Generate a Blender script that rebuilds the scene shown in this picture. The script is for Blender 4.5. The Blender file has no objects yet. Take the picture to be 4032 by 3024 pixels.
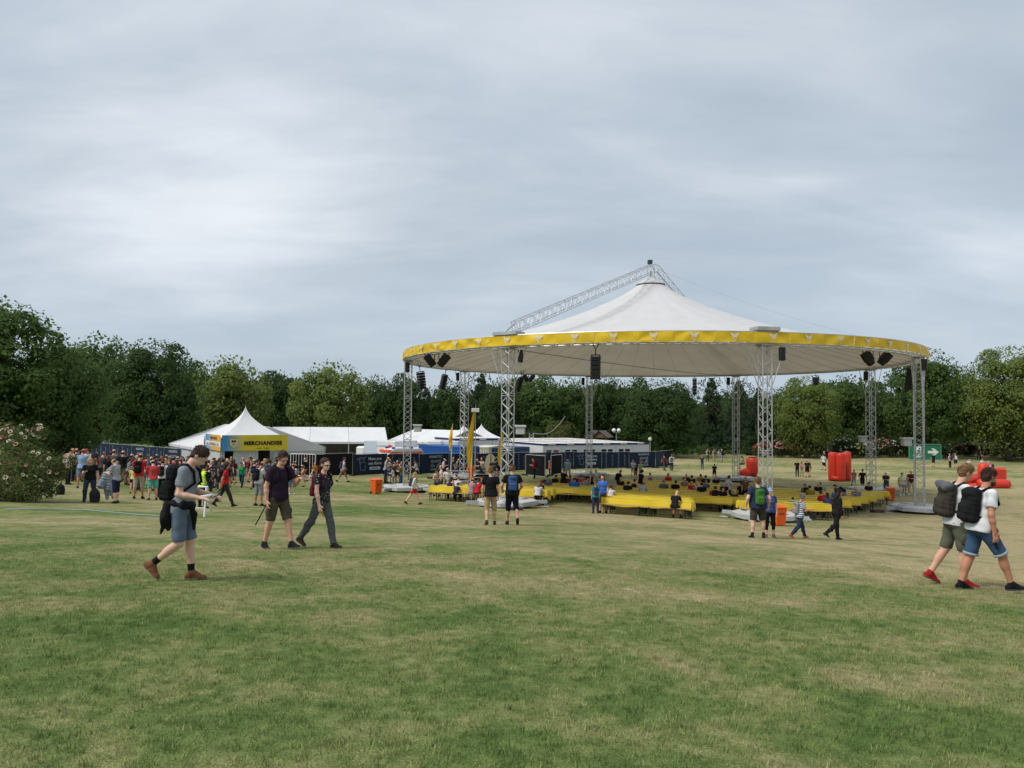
import bpy, bmesh, math, random
import numpy as np
from mathutils import Vector, Matrix
random.seed(7); np.random.seed(7)
S = bpy.context.scene
C = S.collection
R = math.radians
PI = math.pi

# ------------------------------------------------------------------ camera
FPX = 3061.0                       # focal length in pixels of the 4032 px wide photograph
PITCH, ROLL, CAMZ = R(2.18), R(0.529), 5.2
cam_d = bpy.data.cameras.new('camera'); cam_d.sensor_width = 36.0; cam_d.lens = 36.0 * FPX / 4032.0
cam_d.clip_start = 0.05; cam_d.clip_end = 3000
cam = bpy.data.objects.new('camera', cam_d); C.objects.link(cam)
cam.matrix_world = Matrix.Translation((0, 0, CAMZ)) @ (Matrix.Rotation(PI/2 + PITCH, 4, 'X') @ Matrix.Rotation(ROLL, 4, 'Z'))
S.camera = cam

# ------------------------------------------------------------------ light, sky, exposure
SUN_EL, SUN_AZ = R(52), R(-118)      # azimuth measured from +Y (view direction) clockwise to +X
sun_d = bpy.data.lights.new('sun', 'SUN'); sun_d.energy = 1.9; sun_d.angle = R(20); sun_d.color = (1.0, 0.955, 0.89)
sun = bpy.data.objects.new('sun', sun_d); C.objects.link(sun)
sdir = Vector((math.sin(SUN_AZ)*math.cos(SUN_EL), math.cos(SUN_AZ)*math.cos(SUN_EL), math.sin(SUN_EL)))
sun.rotation_euler = sdir.to_track_quat('Z', 'Y').to_euler()
sun.location = (0, 0, 60)
S.view_settings.view_transform = 'Standard'; S.view_settings.look = 'None'
S.view_settings.exposure = 0.58; S.view_settings.gamma = 1.0; S.view_settings.use_curve_mapping = False
S.cycles.use_denoising = True
S.cycles.max_bounces = 5; S.cycles.diffuse_bounces = 2; S.cycles.glossy_bounces = 2
S.cycles.transmission_bounces = 3; S.cycles.transparent_max_bounces = 8
S.cycles.caustics_reflective = False; S.cycles.caustics_refractive = False

world = bpy.data.worlds.new('World'); S.world = world; world.use_nodes = True
def build_world():
    nt = world.node_tree; nt.nodes.clear(); N = nt.nodes.new; L = nt.links.new
    def mth(op, a, b=None, clamp=False):
        n = N('ShaderNodeMath'); n.operation = op; n.use_clamp = clamp
        for i, v in enumerate((a, b)):
            if v is None: continue
            if isinstance(v, (int, float)): n.inputs[i].default_value = v
            else: L(v, n.inputs[i])
        return n.outputs[0]
    out = N('ShaderNodeOutputWorld'); bg = N('ShaderNodeBackground'); bg.inputs[1].default_value = 0.117
    sky = N('ShaderNodeTexSky'); sky.sky_type = 'NISHITA'; sky.sun_disc = False
    sky.sun_elevation = SUN_EL; sky.sun_rotation = SUN_AZ % (2*PI); sky.dust_density = 2.0; sky.ozone_density = 1.5
    tc = N('ShaderNodeTexCoord'); sep = N('ShaderNodeSeparateXYZ'); L(tc.outputs['Generated'], sep.inputs[0])
    den = mth('ADD', mth('MAXIMUM', sep.outputs[2], 0.0), 0.26)
    u = mth('DIVIDE', sep.outputs[0], den); v = mth('DIVIDE', sep.outputs[1], den)
    comb = N('ShaderNodeCombineXYZ'); L(u, comb.inputs[0]); L(v, comb.inputs[1])
    def noise(scale, detail, rough, sx, sy, rot, off, dist=0.0):
        mp = N('ShaderNodeMapping'); mp.inputs['Scale'].default_value = (sx, sy, 1); mp.inputs['Rotation'].default_value = (0, 0, R(rot))
        mp.inputs['Location'].default_value = (off[0], off[1], 0)
        L(comb.outputs[0], mp.inputs[0])
        n = N('ShaderNodeTexNoise'); n.inputs['Scale'].default_value = scale; n.inputs['Detail'].default_value = detail
        n.inputs['Roughness'].default_value = rough; n.inputs['Distortion'].default_value = dist
        L(mp.outputs[0], n.inputs['Vector']); return n.outputs[0]
    big = noise(0.72, 4, 0.5, 0.8, 1.25, -18, (7.7, 7.1), 0.25)
    fine = noise(2.3, 6, 0.56, 0.6, 1.4, -14, (1.2, 8.0), 0.3)
    cov = noise(0.5, 1, 0.5, 0.9, 1.0, 20, (1.4, 7.7), 0.2)
    f = mth('ADD', mth('MULTIPLY', big, 0.64), mth('MULTIPLY', fine, 0.36))
    rmp = N('ShaderNodeValToRGB'); L(f, rmp.inputs[0]); e = rmp.color_ramp
    e.interpolation = 'B_SPLINE'
    e.elements[0].position = 0.34; e.elements[0].color = (.238, .285, .335, 1)
    e.elements[1].position = 0.66; e.elements[1].color = (.51, .535, .57, 1)
    m = e.elements.new(0.50); m.color = (.300, .345, .392, 1)
    # the thin blue between the clouds comes from the sky model
    skyv = N('ShaderNodeVectorMath'); skyv.operation = 'SCALE'; L(sky.outputs[0], skyv.inputs[0]); skyv.inputs['Scale'].default_value = 0.8
    mx = N('ShaderNodeMix'); mx.data_type = 'RGBA'
    cr = N('ShaderNodeMapRange'); L(cov, cr.inputs[0]); cr.inputs[1].default_value = 0.3; cr.inputs[2].default_value = 0.6
    cr.inputs[3].default_value = 0.86; cr.inputs[4].default_value = 1.0
    L(cr.outputs[0], mx.inputs['Factor']); L(skyv.outputs[0], mx.inputs['A'])
    cl = N('ShaderNodeVectorMath'); cl.operation = 'SCALE'; L(rmp.outputs[0], cl.inputs[0]); cl.inputs['Scale'].default_value = 10.0
    hz = N('ShaderNodeMapRange'); hz.interpolation_type = 'SMOOTHSTEP'; L(sep.outputs[2], hz.inputs[0]); hz.inputs[1].default_value = 0.02; hz.inputs[2].default_value = 0.27; hz.inputs[3].default_value = 0.35
    hm = N('ShaderNodeMix'); hm.data_type = 'RGBA'; L(hz.outputs[0], hm.inputs['Factor']); hm.inputs['A'].default_value = (2.75, 3.32, 3.92, 1); L(cl.outputs[0], hm.inputs['B'])
    L(hm.outputs['Result'], mx.inputs['B'])
    L(mx.outputs['Result'], bg.inputs[0]); L(bg.outputs[0], out.inputs[0])
build_world()
world.cycles.sampling_method = 'MANUAL'; world.cycles.sample_map_resolution = 256

# ------------------------------------------------------------------ ground form (thin plate through surveyed points, relative to the camera)
ANCH = np.array([(0,0,-1.55),(0,-25,-.6),(-25,-25,0),(30,-25,-1.4),(-4.33,10.3,-2.17),(6.8,11,-2.47),(-4.3,14.2,-2.55),(-.7,23.9,-3.43),(7.4,23.5,-3.7),(10.4,25,-4.0),
 (-11,29.7,-3.67),(-15.9,29.4,-3.5),(-19.8,35.8,-3.72),(4.6,36.7,-4.7),(12.2,37,-4.95),(-6.8,50.8,-5.15),(23,43.7,-5.3),(26,56,-5.45),(6.8,69.7,-5.55),
 (-4.8,37.8,-4.5),(-11.7,53.7,-4.95),(-18,52,-4.9),(-15.5,61,-5.05),(6,81,-5.73),(15.9,86,-5.85),(0,110,-6.05),(40,100,-6.0),(51,97,-6.05),(65,107,-5.75),
 (-40,90,-5.2),(-28,70,-5.1),(70,60,-5.2),(0,160,-6.1),(60,160,-5.7),(-60,150,-5.2),(110,110,-5.5),(-60,40,-3.3),(-40,20,-2.3),(45,20,-4.2),(45,8,-3.3),(-20,5,-1.5),
 (25,25,-4.5),(-30,55,-4.6),(200,250,-5.5),(-200,250,-5),(0,350,-6),(250,50,-5),(-250,50,-3.5)], float)
def _tps(r2): return np.where(r2 > 0, 0.5*r2*np.log(np.maximum(r2, 1e-12)), 0.0)
def _fit():
    P = ANCH[:, :2]/50.0; z = ANCH[:, 2]; n = len(P)
    r2 = ((P[:, None] - P[None])**2).sum(-1)
    K = _tps(r2) + np.eye(n)*0.012
    Q = np.hstack([np.ones((n, 1)), P]); A = np.block([[K, Q], [Q.T, np.zeros((3, 3))]])
    return P, np.linalg.solve(A, np.concatenate([z, np.zeros(3)]))
_GP, _GW = _fit()
def ground_arr(x, y):
    q = np.stack([np.clip(np.asarray(x, float), -330, 330), np.clip(np.asarray(y, float), -60, 500)], -1)/50.0
    r2 = ((q[..., None, :] - _GP)**2).sum(-1)
    n = len(_GP)
    return _tps(r2) @ _GW[:n] + _GW[n] + q[..., 0]*_GW[n+1] + q[..., 1]*_GW[n+2] + CAMZ
def gz(x, y): return float(ground_arr(np.array([x]), np.array([y]))[0])

_cp, _sp, _cr, _sr = math.cos(PITCH), math.sin(PITCH), math.cos(ROLL), math.sin(ROLL)
def ray(px, py):
    X, Y = (px - 2016)/FPX, (1512 - py)/FPX
    X, Y = X*_cr - Y*_sr, X*_sr + Y*_cr
    d = Vector((X, _cp - Y*_sp, _sp + Y*_cp)); return d/d.y          # y component is 1: parameter is the depth
def at(px, py, Y):
    d = ray(px, py); return Vector((d.x*Y, Y, CAMZ + d.z*Y))
_TS = np.concatenate([np.arange(2, 80, .2), np.arange(80, 260, .5)])
def on_ground(px, py, up=0.0):
    "where the line of sight through a photograph pixel meets the ground (raised by up)"
    d = ray(px, py)
    h = CAMZ + d.z*_TS - ground_arr(d.x*_TS, _TS) - up
    c = np.nonzero((h[:-1] >= 0) & (h[1:] < 0))[0]
    i = int(c[0])+1 if len(c) else (0 if h[0] < 0 else len(_TS)-1)
    if i > 0:
        t = _TS[i-1] + (_TS[i]-_TS[i-1])*h[i-1]/(h[i-1]-h[i]+1e-9)
    else: t = _TS[0]
    return Vector((d.x*t, t, CAMZ + d.z*t))
def project(p):
    x, y, z = p[0], p[1], p[2]-CAMZ
    d = y*_cp + z*_sp; u = -y*_sp + z*_cp; X, Y = x/d, u/d
    return 2016+FPX*(X*_cr+Y*_sr), 1512-FPX*(-X*_sr+Y*_cr)

# ------------------------------------------------------------------ objects
def link(o, parent=None):
    C.objects.link(o)
    if parent is not None: o.parent = parent
    return o
def tag(o, label, cat, group=None):
    o['label'] = label; o['category'] = cat
    if group: o['group'] = group
    return o
def thing(name, label, cat, loc=(0, 0, 0), rz=0.0, group=None, scale=None):
    o = bpy.data.objects.new(name, None); o.empty_display_size = 0.2
    link(o); o.location = loc; o.rotation_euler = (0, 0, rz)
    if scale is not None: o.scale = scale if hasattr(scale, '__len__') else (scale,)*3
    return tag(o, label, cat, group)
def mesh_obj(name, me, m=None, parent=None, loc=None, rot=None, scale=None):
    if m is not None and len(me.materials) == 0: me.materials.append(m)
    o = bpy.data.objects.new(name, me); link(o, parent)
    if loc is not None: o.location = loc
    if rot is not None: o.rotation_euler = rot
    if scale is not None: o.scale = scale if hasattr(scale, '__len__') else (scale,)*3
    if m is not None and me.materials[0] != m:
        o.material_slots[0].link = 'OBJECT'; o.material_slots[0].material = m
    return o
class MB:
    "collects shapes for ONE mesh"
    def __init__(s): s.v = []; s.f = []; s.n = 0; s.mi = []
    def add(s, v, f, mi=0):
        v = [tuple(q) for q in v]
        s.f += [tuple(i + s.n for i in q) for q in f]; s.v += v; s.n += len(v); s.mi += [mi]*len(f); return s
    def box(s, lo, hi, M=None, mi=0):
        x0, y0, z0 = lo; x1, y1, z1 = hi
        v = [Vector(q) for q in ((x0,y0,z0),(x1,y0,z0),(x1,y1,z0),(x0,y1,z0),(x0,y0,z1),(x1,y0,z1),(x1,y1,z1),(x0,y1,z1))]
        if M is not None: v = [M @ q for q in v]
        return s.add(v, [(0,3,2,1),(4,5,6,7),(0,1,5,4),(1,2,6,5),(2,3,7,6),(3,0,4,7)], mi)
    def bbox(s, lo, hi, b, M=None, mi=0):
        "box with chamfered vertical edges and top rim"
        x0, y0, z0 = lo; x1, y1, z1 = hi
        ring = lambda i: [(x0+b+i,y0+i),(x1-b-i,y0+i),(x1-i,y0+b+i),(x1-i,y1-b-i),(x1-b-i,y1-i),(x0+b+i,y1-i),(x0+i,y1-b-i),(x0+i,y0+b+i)]
        v = [Vector((x, y, z)) for (i, z) in ((b*.7, z0), (0, z0+b*.7), (0, z1-b*.7), (b*.7, z1)) for (x, y) in ring(i)]
        if M is not None: v = [M @ q for q in v]
        f = [tuple(range(7, -1, -1)), tuple(range(24, 32))]
        for k in range(3):
            for j in range(8): f.append((k*8+j, k*8+(j+1) % 8, k*8+8+(j+1) % 8, k*8+8+j))
        return s.add(v, f, mi)
    def tube(s, a, b, ra, rb=None, n=6, mi=0, cap=True):
        a, b = Vector(a), Vector(b); rb = ra if rb is None else rb
        d = (b-a)
        if d.length < 1e-6: return s
        q = d.to_track_quat('Z', 'Y').to_matrix()
        v = []
        for c, r in ((a, ra), (b, rb)):
            for i in range(n):
                t = 2*PI*i/n; v.append(c + q @ Vector((math.cos(t)*r, math.sin(t)*r, 0)))
        f = [(i, (i+1) % n, n+(i+1) % n, n+i) for i in range(n)]
        if cap: f += [tuple(range(n-1, -1, -1)), tuple(range(n, 2*n))]
        return s.add(v, f, mi)
    def path(s, pts, r, n=6, mi=0):
        "one continuous swept tube"
        pts = [Vector(p) for p in pts]; v = []; f = []; m = len(pts)
        up = Vector((0, 0, 1))
        for i, p in enumerate(pts):
            d = (pts[min(i+1, m-1)] - pts[max(i-1, 0)]).normalized()
            x = d.cross(up)
            if x.length < 1e-3: x = d.cross(Vector((0, 1, 0)))
            x.normalize(); y = d.cross(x); rr = r[i] if hasattr(r, '__len__') else r
            for k in range(n):
                t = 2*PI*k/n; v.append(p + x*math.cos(t)*rr + y*math.sin(t)*rr)
        for i in range(m-1):
            for k in range(n): f.append((i*n+k, i*n+(k+1) % n, (i+1)*n+(k+1) % n, (i+1)*n+k))
        f += [tuple(range(n-1, -1, -1)), tuple(range((m-1)*n, m*n))]
        return s.add(v, f, mi)
    def lathe(s, prof, n=12, M=None, mi=0, cap=False):
        v = []; m = len(prof)
        for r, z in prof:
            for k in range(n):
                t = 2*PI*k/n; q = Vector((r*math.cos(t), r*math.sin(t), z)); v.append(M @ q if M is not None else q)
        f = [(i*n+k, i*n+(k+1) % n, (i+1)*n+(k+1) % n, (i+1)*n+k) for i in range(m-1) for k in range(n)]
        if cap: f += [tuple(range(n-1, -1, -1)), tuple(range((m-1)*n, m*n))]
        return s.add(v, f, mi)
    def grid(s, fn, nu, nv, mi=0):
        v = [fn(i/nu, j/nv) for j in range(nv+1) for i in range(nu+1)]
        f = [(j*(nu+1)+i, j*(nu+1)+i+1, (j+1)*(nu+1)+i+1, (j+1)*(nu+1)+i) for j in range(nv) for i in range(nu)]
        return s.add(v, f, mi)
    def prism(s, poly, y0, y1, M=None, mi=0):
        "polygon in xz extruded along y"
        n = len(poly)
        v = [Vector((x, y0, z)) for x, z in poly] + [Vector((x, y1, z)) for x, z in poly]
        if M is not None: v = [M @ q for q in v]
        f = [tuple(range(n)), tuple(range(2*n-1, n-1, -1))] + [(i, n+i, n+(i+1) % n, (i+1) % n) for i in range(n)]
        return s.add(v, f, mi)
    def mesh(s, name='mesh', smooth=False):
        me = bpy.data.meshes.new(name); me.from_pydata(s.v, [], s.f)
        if smooth: me.polygons.foreach_set('use_smooth', [True]*len(me.polygons))
        if any(s.mi): me.polygons.foreach_set('material_index', s.mi)
        me.update(); return me
    def build(s, name, m=None, parent=None, smooth=False, loc=None, rot=None, scale=None):
        me = s.mesh(name, smooth)
        if isinstance(m, (list, tuple)):
            for q in m: me.materials.append(q)
            m = None
        return mesh_obj(name, me, m, parent, loc, rot, scale)
def copy_tree(o, parent=None):
    c = o.copy(); C.objects.link(c); c.parent = parent
    for ch in list(o.children): copy_tree(ch, c)
    return c

# ------------------------------------------------------------------ materials
MATS = {}
def srgb(r, g, b):
    f = lambda c: (c/255/12.92 if c/255 <= 0.04045 else ((c/255+0.055)/1.055)**2.4)
    return (f(r), f(g), f(b))
def mat(name, col, rough=0.7, var=0.10, scale=6.0, bump=0.0, bscale=40.0, metal=0.0, spec=0.35, trans=0.0):
    if name in MATS: return MATS[name]
    m = bpy.data.materials.new(name); m.use_nodes = True; nt = m.node_tree; N = nt.nodes.new; L = nt.links.new
    b = nt.nodes['Principled BSDF']; b.inputs['Roughness'].default_value = rough; b.inputs['Metallic'].default_value = metal
    b.inputs['Specular IOR Level'].default_value = spec
    tc = N('ShaderNodeTexCoord')
    n = N('ShaderNodeTexNoise'); n.inputs['Scale'].default_value = scale; n.inputs['Detail'].default_value = 5
    L(tc.outputs['Object'], n.inputs['Vector'])
    mr = N('ShaderNodeMapRange'); mr.inputs[3].default_value = 1-var; mr.inputs[4].default_value = 1+var; mr.inputs[1].default_value = .25; mr.inputs[2].default_value = .75
    L(n.outputs[0], mr.inputs[0])
    mx = N('ShaderNodeVectorMath'); mx.operation = 'SCALE'; mx.inputs[0].default_value = col; L(mr.outputs[0], mx.inputs['Scale'])
    L(mx.outputs[0], b.inputs['Base Color'])
    if bump:
        n2 = N('ShaderNodeTexNoise'); n2.inputs['Scale'].default_value = bscale; n2.inputs['Detail'].default_value = 4
        L(tc.outputs['Object'], n2.inputs['Vector'])
        bp = N('ShaderNodeBump'); bp.inputs['Strength'].default_value = bump; bp.inputs['Distance'].default_value = 0.02
        L(n2.outputs[0], bp.inputs['Height']); L(bp.outputs[0], b.inputs['Normal'])
    if trans:
        ou = nt.nodes['Material Output']; tr = N('ShaderNodeBsdfTranslucent'); L(mx.outputs[0], tr.inputs[0])
        ms = N('ShaderNodeMixShader'); ms.inputs[0].default_value = trans; L(b.outputs[0], ms.inputs[1]); L(tr.outputs[0], ms.inputs[2]); L(ms.outputs[0], ou.inputs[0])
    MATS[name] = m; return m
def cloth(rgb): 
    return mat('cloth_%d_%d_%d' % tuple(rgb), srgb(*rgb), 0.85, 0.14, 5.0, 0.35, 60.0, spec=0.15)

# ------------------------------------------------------------------ grass colour shared by the lawn sheet and the blades on it
def grass_nodes(nt):
    N = nt.nodes.new; L = nt.links.new
    geo = N('ShaderNodeNewGeometry')
    def noise(scale, detail, rough, vs, off=(0, 0, 0), dist=0.0):
        mp = N('ShaderNodeMapping'); mp.inputs['Scale'].default_value = vs; mp.inputs['Location'].default_value = off; L(geo.outputs['Position'], mp.inputs[0])
        n = N('ShaderNodeTexNoise'); n.inputs['Scale'].default_value = scale; n.inputs['Detail'].default_value = detail; n.inputs['Roughness'].default_value = rough
        n.inputs['Distortion'].default_value = dist
        L(mp.outputs[0], n.inputs['Vector']); return n.outputs[0]
    def mth(op, a, b, clamp=False):
        n = N('ShaderNodeMath'); n.operation = op; n.use_clamp = clamp
        for i, v in enumerate((a, b)):
            if isinstance(v, (int, float)): n.inputs[i].default_value = v
            else: L(v, n.inputs[i])
        return n.outputs[0]
    def rng(v, a, b, lo=0.0, hi=1.0):
        n = N('ShaderNodeMapRange'); n.inputs[1].default_value = a; n.inputs[2].default_value = b; n.inputs[3].default_value = lo; n.inputs[4].default_value = hi
        n.interpolation_type = 'SMOOTHSTEP'; L(v, n.inputs[0]); return n.outputs[0]
    sep = N('ShaderNodeSeparateXYZ'); L(geo.outputs['Position'], sep.inputs[0])
    big = noise(0.13, 4, 0.55, (0.75, 1.0, 0), (3, 11, 0), 0.4)         # dry areas, tens of metres
    mid = noise(0.9, 6, 0.66, (0.95, 0.9, 0), (5, 2, 0), 0.6)         # straw patches
    sml = noise(6.0, 5, 0.7, (1.0, 0.9, 0), (1, 9, 0))
    tiny = noise(60.0, 2, 0.6, (1, 1, 0))
    # the lawn is drier where people walk: round the pavilion, towards the right; greener on the slope at the left
    dryx = rng(sep.outputs[0], -9.0, 14.0, -0.045, 0.075)
    dryy = rng(sep.outputs[1], 6.0, 21.0, 0.0, 0.088)
    wet = rng(sep.outputs[1], 56.0, 85.0, 0.0, -0.075)
    dry = mth('ADD', mth('ADD', mth('MULTIPLY', big, 0.70), mth('SUBTRACT', mth('MULTIPLY', mid, 0.72), 0.21)), mth('ADD', mth('ADD', dryx, dryy), wet))
    dry = mth('ADD', dry, mth('MULTIPLY', mth('SUBTRACT', sml, 0.5), 0.30))
    dry = mth('ADD', dry, mth('MULTIPLY', mth('SUBTRACT', tiny, 0.5), 0.12))
    r = N('ShaderNodeValToRGB'); L(dry, r.inputs[0]); e = r.color_ramp
    e.elements[0].position = 0.36; e.elements[0].color = (0.094, 0.147, 0.040, 1)
    e.elements[1].position = 0.70; e.elements[1].color = (0.39, 0.325, 0.180, 1)
    for p, c in ((0.45, (0.138, 0.185, 0.056, 1)), (0.53, (0.215, 0.226, 0.090, 1)), (0.61, (0.280, 0.255, 0.125, 1))):
        q = e.elements.new(p); q.color = c
    return r.outputs[0], sml, tiny, mth, rng
def make_lawn_mat():
    m = bpy.data.materials.new('lawn'); m.use_nodes = True; nt = m.node_tree; N = nt.nodes.new; L = nt.links.new
    b = nt.nodes['Principled BSDF']; b.inputs['Roughness'].default_value = 0.95; b.inputs['Specular IOR Level'].default_value = 0.08
    col, sml, tiny, mth, rng = grass_nodes(nt)
    k = mth('ADD', mth('MULTIPLY', tiny, 0.7), mth('MULTIPLY', sml, 0.5))
    k = rng(k, 0.35, 0.85, 0.66, 1.35)
    sc = N('ShaderNodeVectorMath'); sc.operation = 'SCALE'; L(col, sc.inputs[0]); L(k, sc.inputs['Scale']); L(sc.outputs[0], b.inputs['Base Color'])
    bp = N('ShaderNodeBump'); bp.inputs['Strength'].default_value = 0.8; bp.inputs['Distance'].default_value = 0.04; L(tiny, bp.inputs['Height']); L(bp.outputs[0], b.inputs['Normal'])
    return m
def make_blade_mat():
    m = bpy.data.materials.new('grass_blade'); m.use_nodes = True; nt = m.node_tree; N = nt.nodes.new; L = nt.links.new
    b = nt.nodes['Principled BSDF']; b.inputs['Roughness'].default_value = 0.6; b.inputs['Specular IOR Level'].default_value = 0.2
    col, sml, tiny, mth, rng = grass_nodes(nt)
    oi = N('ShaderNodeObjectInfo')
    k = rng(oi.outputs['Random'], 0.0, 1.0, 1.1, 1.8)
    st = N('ShaderNodeMix'); st.data_type = 'RGBA'; L(rng(oi.outputs['Random'], 0.86, 0.99, 0.0, 0.5), st.inputs['Factor']); L(col, st.inputs['A']); st.inputs['B'].default_value = (.30, .26, .14, 1)
    sc = N('ShaderNodeVectorMath'); sc.operation = 'SCALE'; L(st.outputs['Result'], sc.inputs[0]); L(k, sc.inputs['Scale']); L(sc.outputs[0], b.inputs['Base Color'])
    tr = N('ShaderNodeBsdfTranslucent'); L(sc.outputs[0], tr.inputs[0]); ms = N('ShaderNodeMixShader'); ms.inputs[0].default_value = 0.35
    L(b.outputs[0], ms.inputs[1]); L(tr.outputs[0], ms.inputs[2]); L(ms.outputs[0], nt.nodes['Material Output'].inputs[0])
    return m

def build_lawn():
    xs = np.concatenate([-np.geomspace(900, 60, 12), np.linspace(-56, 56, 90), np.geomspace(60, 900, 12)])
    ys = np.concatenate([[-300, -120, -60, -30], np.linspace(-20, 110, 105), np.geomspace(113, 1500, 18)])
    X, Y = np.meshgrid(xs, ys); Z = ground_arr(X.ravel(), Y.ravel())
    nx, ny = len(xs), len(ys)
    i, j = np.meshgrid(np.arange(nx-1), np.arange(ny-1)); a = (j*nx+i).ravel()
    F = np.stack([a, a+1, a+nx+1, a+nx], -1)
    me = bpy.data.meshes.new('lawn'); me.from_pydata(np.stack([X.ravel(), Y.ravel(), Z], -1).tolist(), [], F.tolist())
    me.polygons.foreach_set('use_smooth', [True]*len(me.polygons)); me.update()
    o = mesh_obj('lawn', me, make_lawn_mat()); o['kind'] = 'structure'
    return o
LAWN = build_lawn()

def build_blades():
    bm_mat = make_blade_mat(); rnd = random.Random(3)
    lib = bpy.data.collections.new('grass_library')          # prototypes only, never linked to the scene
    for k in range(5):
        mb = MB()
        for q in range(8):
            a = rnd.uniform(0, 2*PI); r = 0.055*math.sqrt(rnd.random()); h = rnd.uniform(.016, .038); w = rnd.uniform(.0022, .0040)
            bx, by = r*math.cos(a), r*math.sin(a); t = rnd.uniform(0, 2*PI); ln = rnd.uniform(.1, .9)*h
            dx, dy = math.cos(t), math.sin(t); sx, sy = -dy*w, dx*w
            p1 = (bx+dx*ln*.35, by+dy*ln*.35, h*.6); p2 = (bx+dx*ln, by+dy*ln, h)
            mb.add([(bx-sx, by-sy, -.004), (bx+sx, by+sy, -.004), (p1[0]+sx*.8, p1[1]+sy*.8, p1[2]), (p1[0]-sx*.8, p1[1]-sy*.8, p1[2]), p2], [(0, 1, 2, 3), (3, 2, 4)])
        me = mb.mesh('grass_tuft'); me.materials.append(bm_mat)
        lib.objects.link(bpy.data.objects.new('grass_tuft', me))
    # patch of ground the tufts grow on: nearest stretch in front of the camera, thinning out with distance
    n = 16; V = []; y0, y1 = 2.2, 17.0
    for j in range(n+1):
        y = y0+(y1-y0)*j/n; w = y*0.72+0.8
        for i in range(n+1): V.append((-w+2*w*i/n, y, 0))
    V = np.array(V); V[:, 2] = ground_arr(V[:, 0], V[:, 1])
    F = [(j*(n+1)+i, j*(n+1)+i+1, (j+1)*(n+1)+i+1, (j+1)*(n+1)+i) for j in range(n) for i in range(n)]
    me = bpy.data.meshes.new('grass'); me.from_pydata(V.tolist(), [], F); me.update()
    o = bpy.data.objects.new('grass', me); link(o); o['kind'] = 'stuff'
    tag(o, 'short mown grass blades covering the lawn in the foreground', 'grass')
    ng = bpy.data.node_groups.new('grass_scatter', 'GeometryNodeTree')
    ng.interface.new_socket('Geometry', in_out='INPUT', socket_type='NodeSocketGeometry'); ng.interface.new_socket('Geometry', in_out='OUTPUT', socket_type='NodeSocketGeometry')
    N = ng.nodes.new; L = ng.links.new
    gi = N('NodeGroupInput'); go = N('NodeGroupOutput')
    ds = N('GeometryNodeDistributePointsOnFaces'); ds.inputs['Seed'].default_value = 1
    po = N('GeometryNodeInputPosition'); sx = N('ShaderNodeSeparateXYZ'); L(po.outputs[0], sx.inputs[0])
    mr = N('ShaderNodeMapRange'); mr.inputs[1].default_value = 3.0; mr.inputs[2].default_value = 16.5; mr.inputs[3].default_value = 300; mr.inputs[4].default_value = 3
    L(sx.outputs[1], mr.inputs[0]); L(mr.outputs[0], ds.inputs['Density'])
    ci = N('GeometryNodeCollectionInfo'); ci.inputs['Collection'].default_value = lib; ci.inputs['Separate Children'].default_value = True; ci.inputs['Reset Children'].default_value = True
    ip = N('GeometryNodeInstanceOnPoints'); ip.inputs['Pick Instance'].default_value = True
    rv = N('FunctionNodeRandomValue'); rv.data_type = 'FLOAT_VECTOR'; rv.inputs[0].default_value = (-.2, -.2, 0); rv.inputs[1].default_value = (.2, .2, 6.28)
    rs = N('FunctionNodeRandomValue'); rs.data_type = 'FLOAT'; rs.inputs[2].default_value = .6; rs.inputs[3].default_value = 1.15
    L(gi.outputs[0], ds.inputs[0]); L(ds.outputs['Points'], ip.inputs['Points']); L(ci.outputs[0], ip.inputs['Instance'])
    L(rv.outputs[0], ip.inputs['Rotation']); L(rs.outputs[1], ip.inputs['Scale']); L(ip.outputs[0], go.inputs[0])
    md = o.modifiers.new('scatter', 'NODES'); md.node_group = ng
build_blades()
# ------------------------------------------------------------------ the round pavilion
PR = 16.5
PCX, PCY, PROT = 0.57618*PR, 3.23423*PR, -0.23643
RZ = CAMZ + 0.20586*PR                      # underside of the ring truss
M_alu = mat('aluminium_truss', (0.50, 0.51, 0.52), 0.42, 0.15, 3.0, metal=0.55)
M_galv = mat('galvanised_steel', (0.40, 0.415, 0.42), 0.6, 0.22, 2.5, 0.2, 20, metal=0.25)
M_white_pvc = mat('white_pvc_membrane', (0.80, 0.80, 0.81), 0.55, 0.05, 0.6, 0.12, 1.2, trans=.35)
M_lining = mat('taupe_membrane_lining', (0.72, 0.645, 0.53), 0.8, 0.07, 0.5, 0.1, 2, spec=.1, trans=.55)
M_seam = mat('dark_seam', (0.05, 0.047, 0.043), 0.8)
M_yellow = mat('yellow_banner_cloth', (0.68, 0.46, 0.018), 0.5, 0.10, 1.3, 0.25, 5.0, spec=.3)
M_black = mat('black_plastic', (0.009, 0.009, 0.010), 0.55, 0.2)
M_print = mat('white_print', (0.74, 0.74, 0.72), 0.6, 0.05)
M_rubber = mat('black_rubber', (0.02, 0.02, 0.02), 0.9)
M_conc = mat('grey_ballast_steel', (0.40, 0.42, 0.43), 0.7, 0.16, 2.2, 0.3, 14)
M_conc2 = mat('pale_ballast_top', (0.50, 0.50, 0.475), 0.75, 0.12, 2.5, 0.2, 12)
M_wood_dark = mat('brown_timber_block', (0.085, 0.05, 0.035), 0.85, 0.25, 9)

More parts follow.
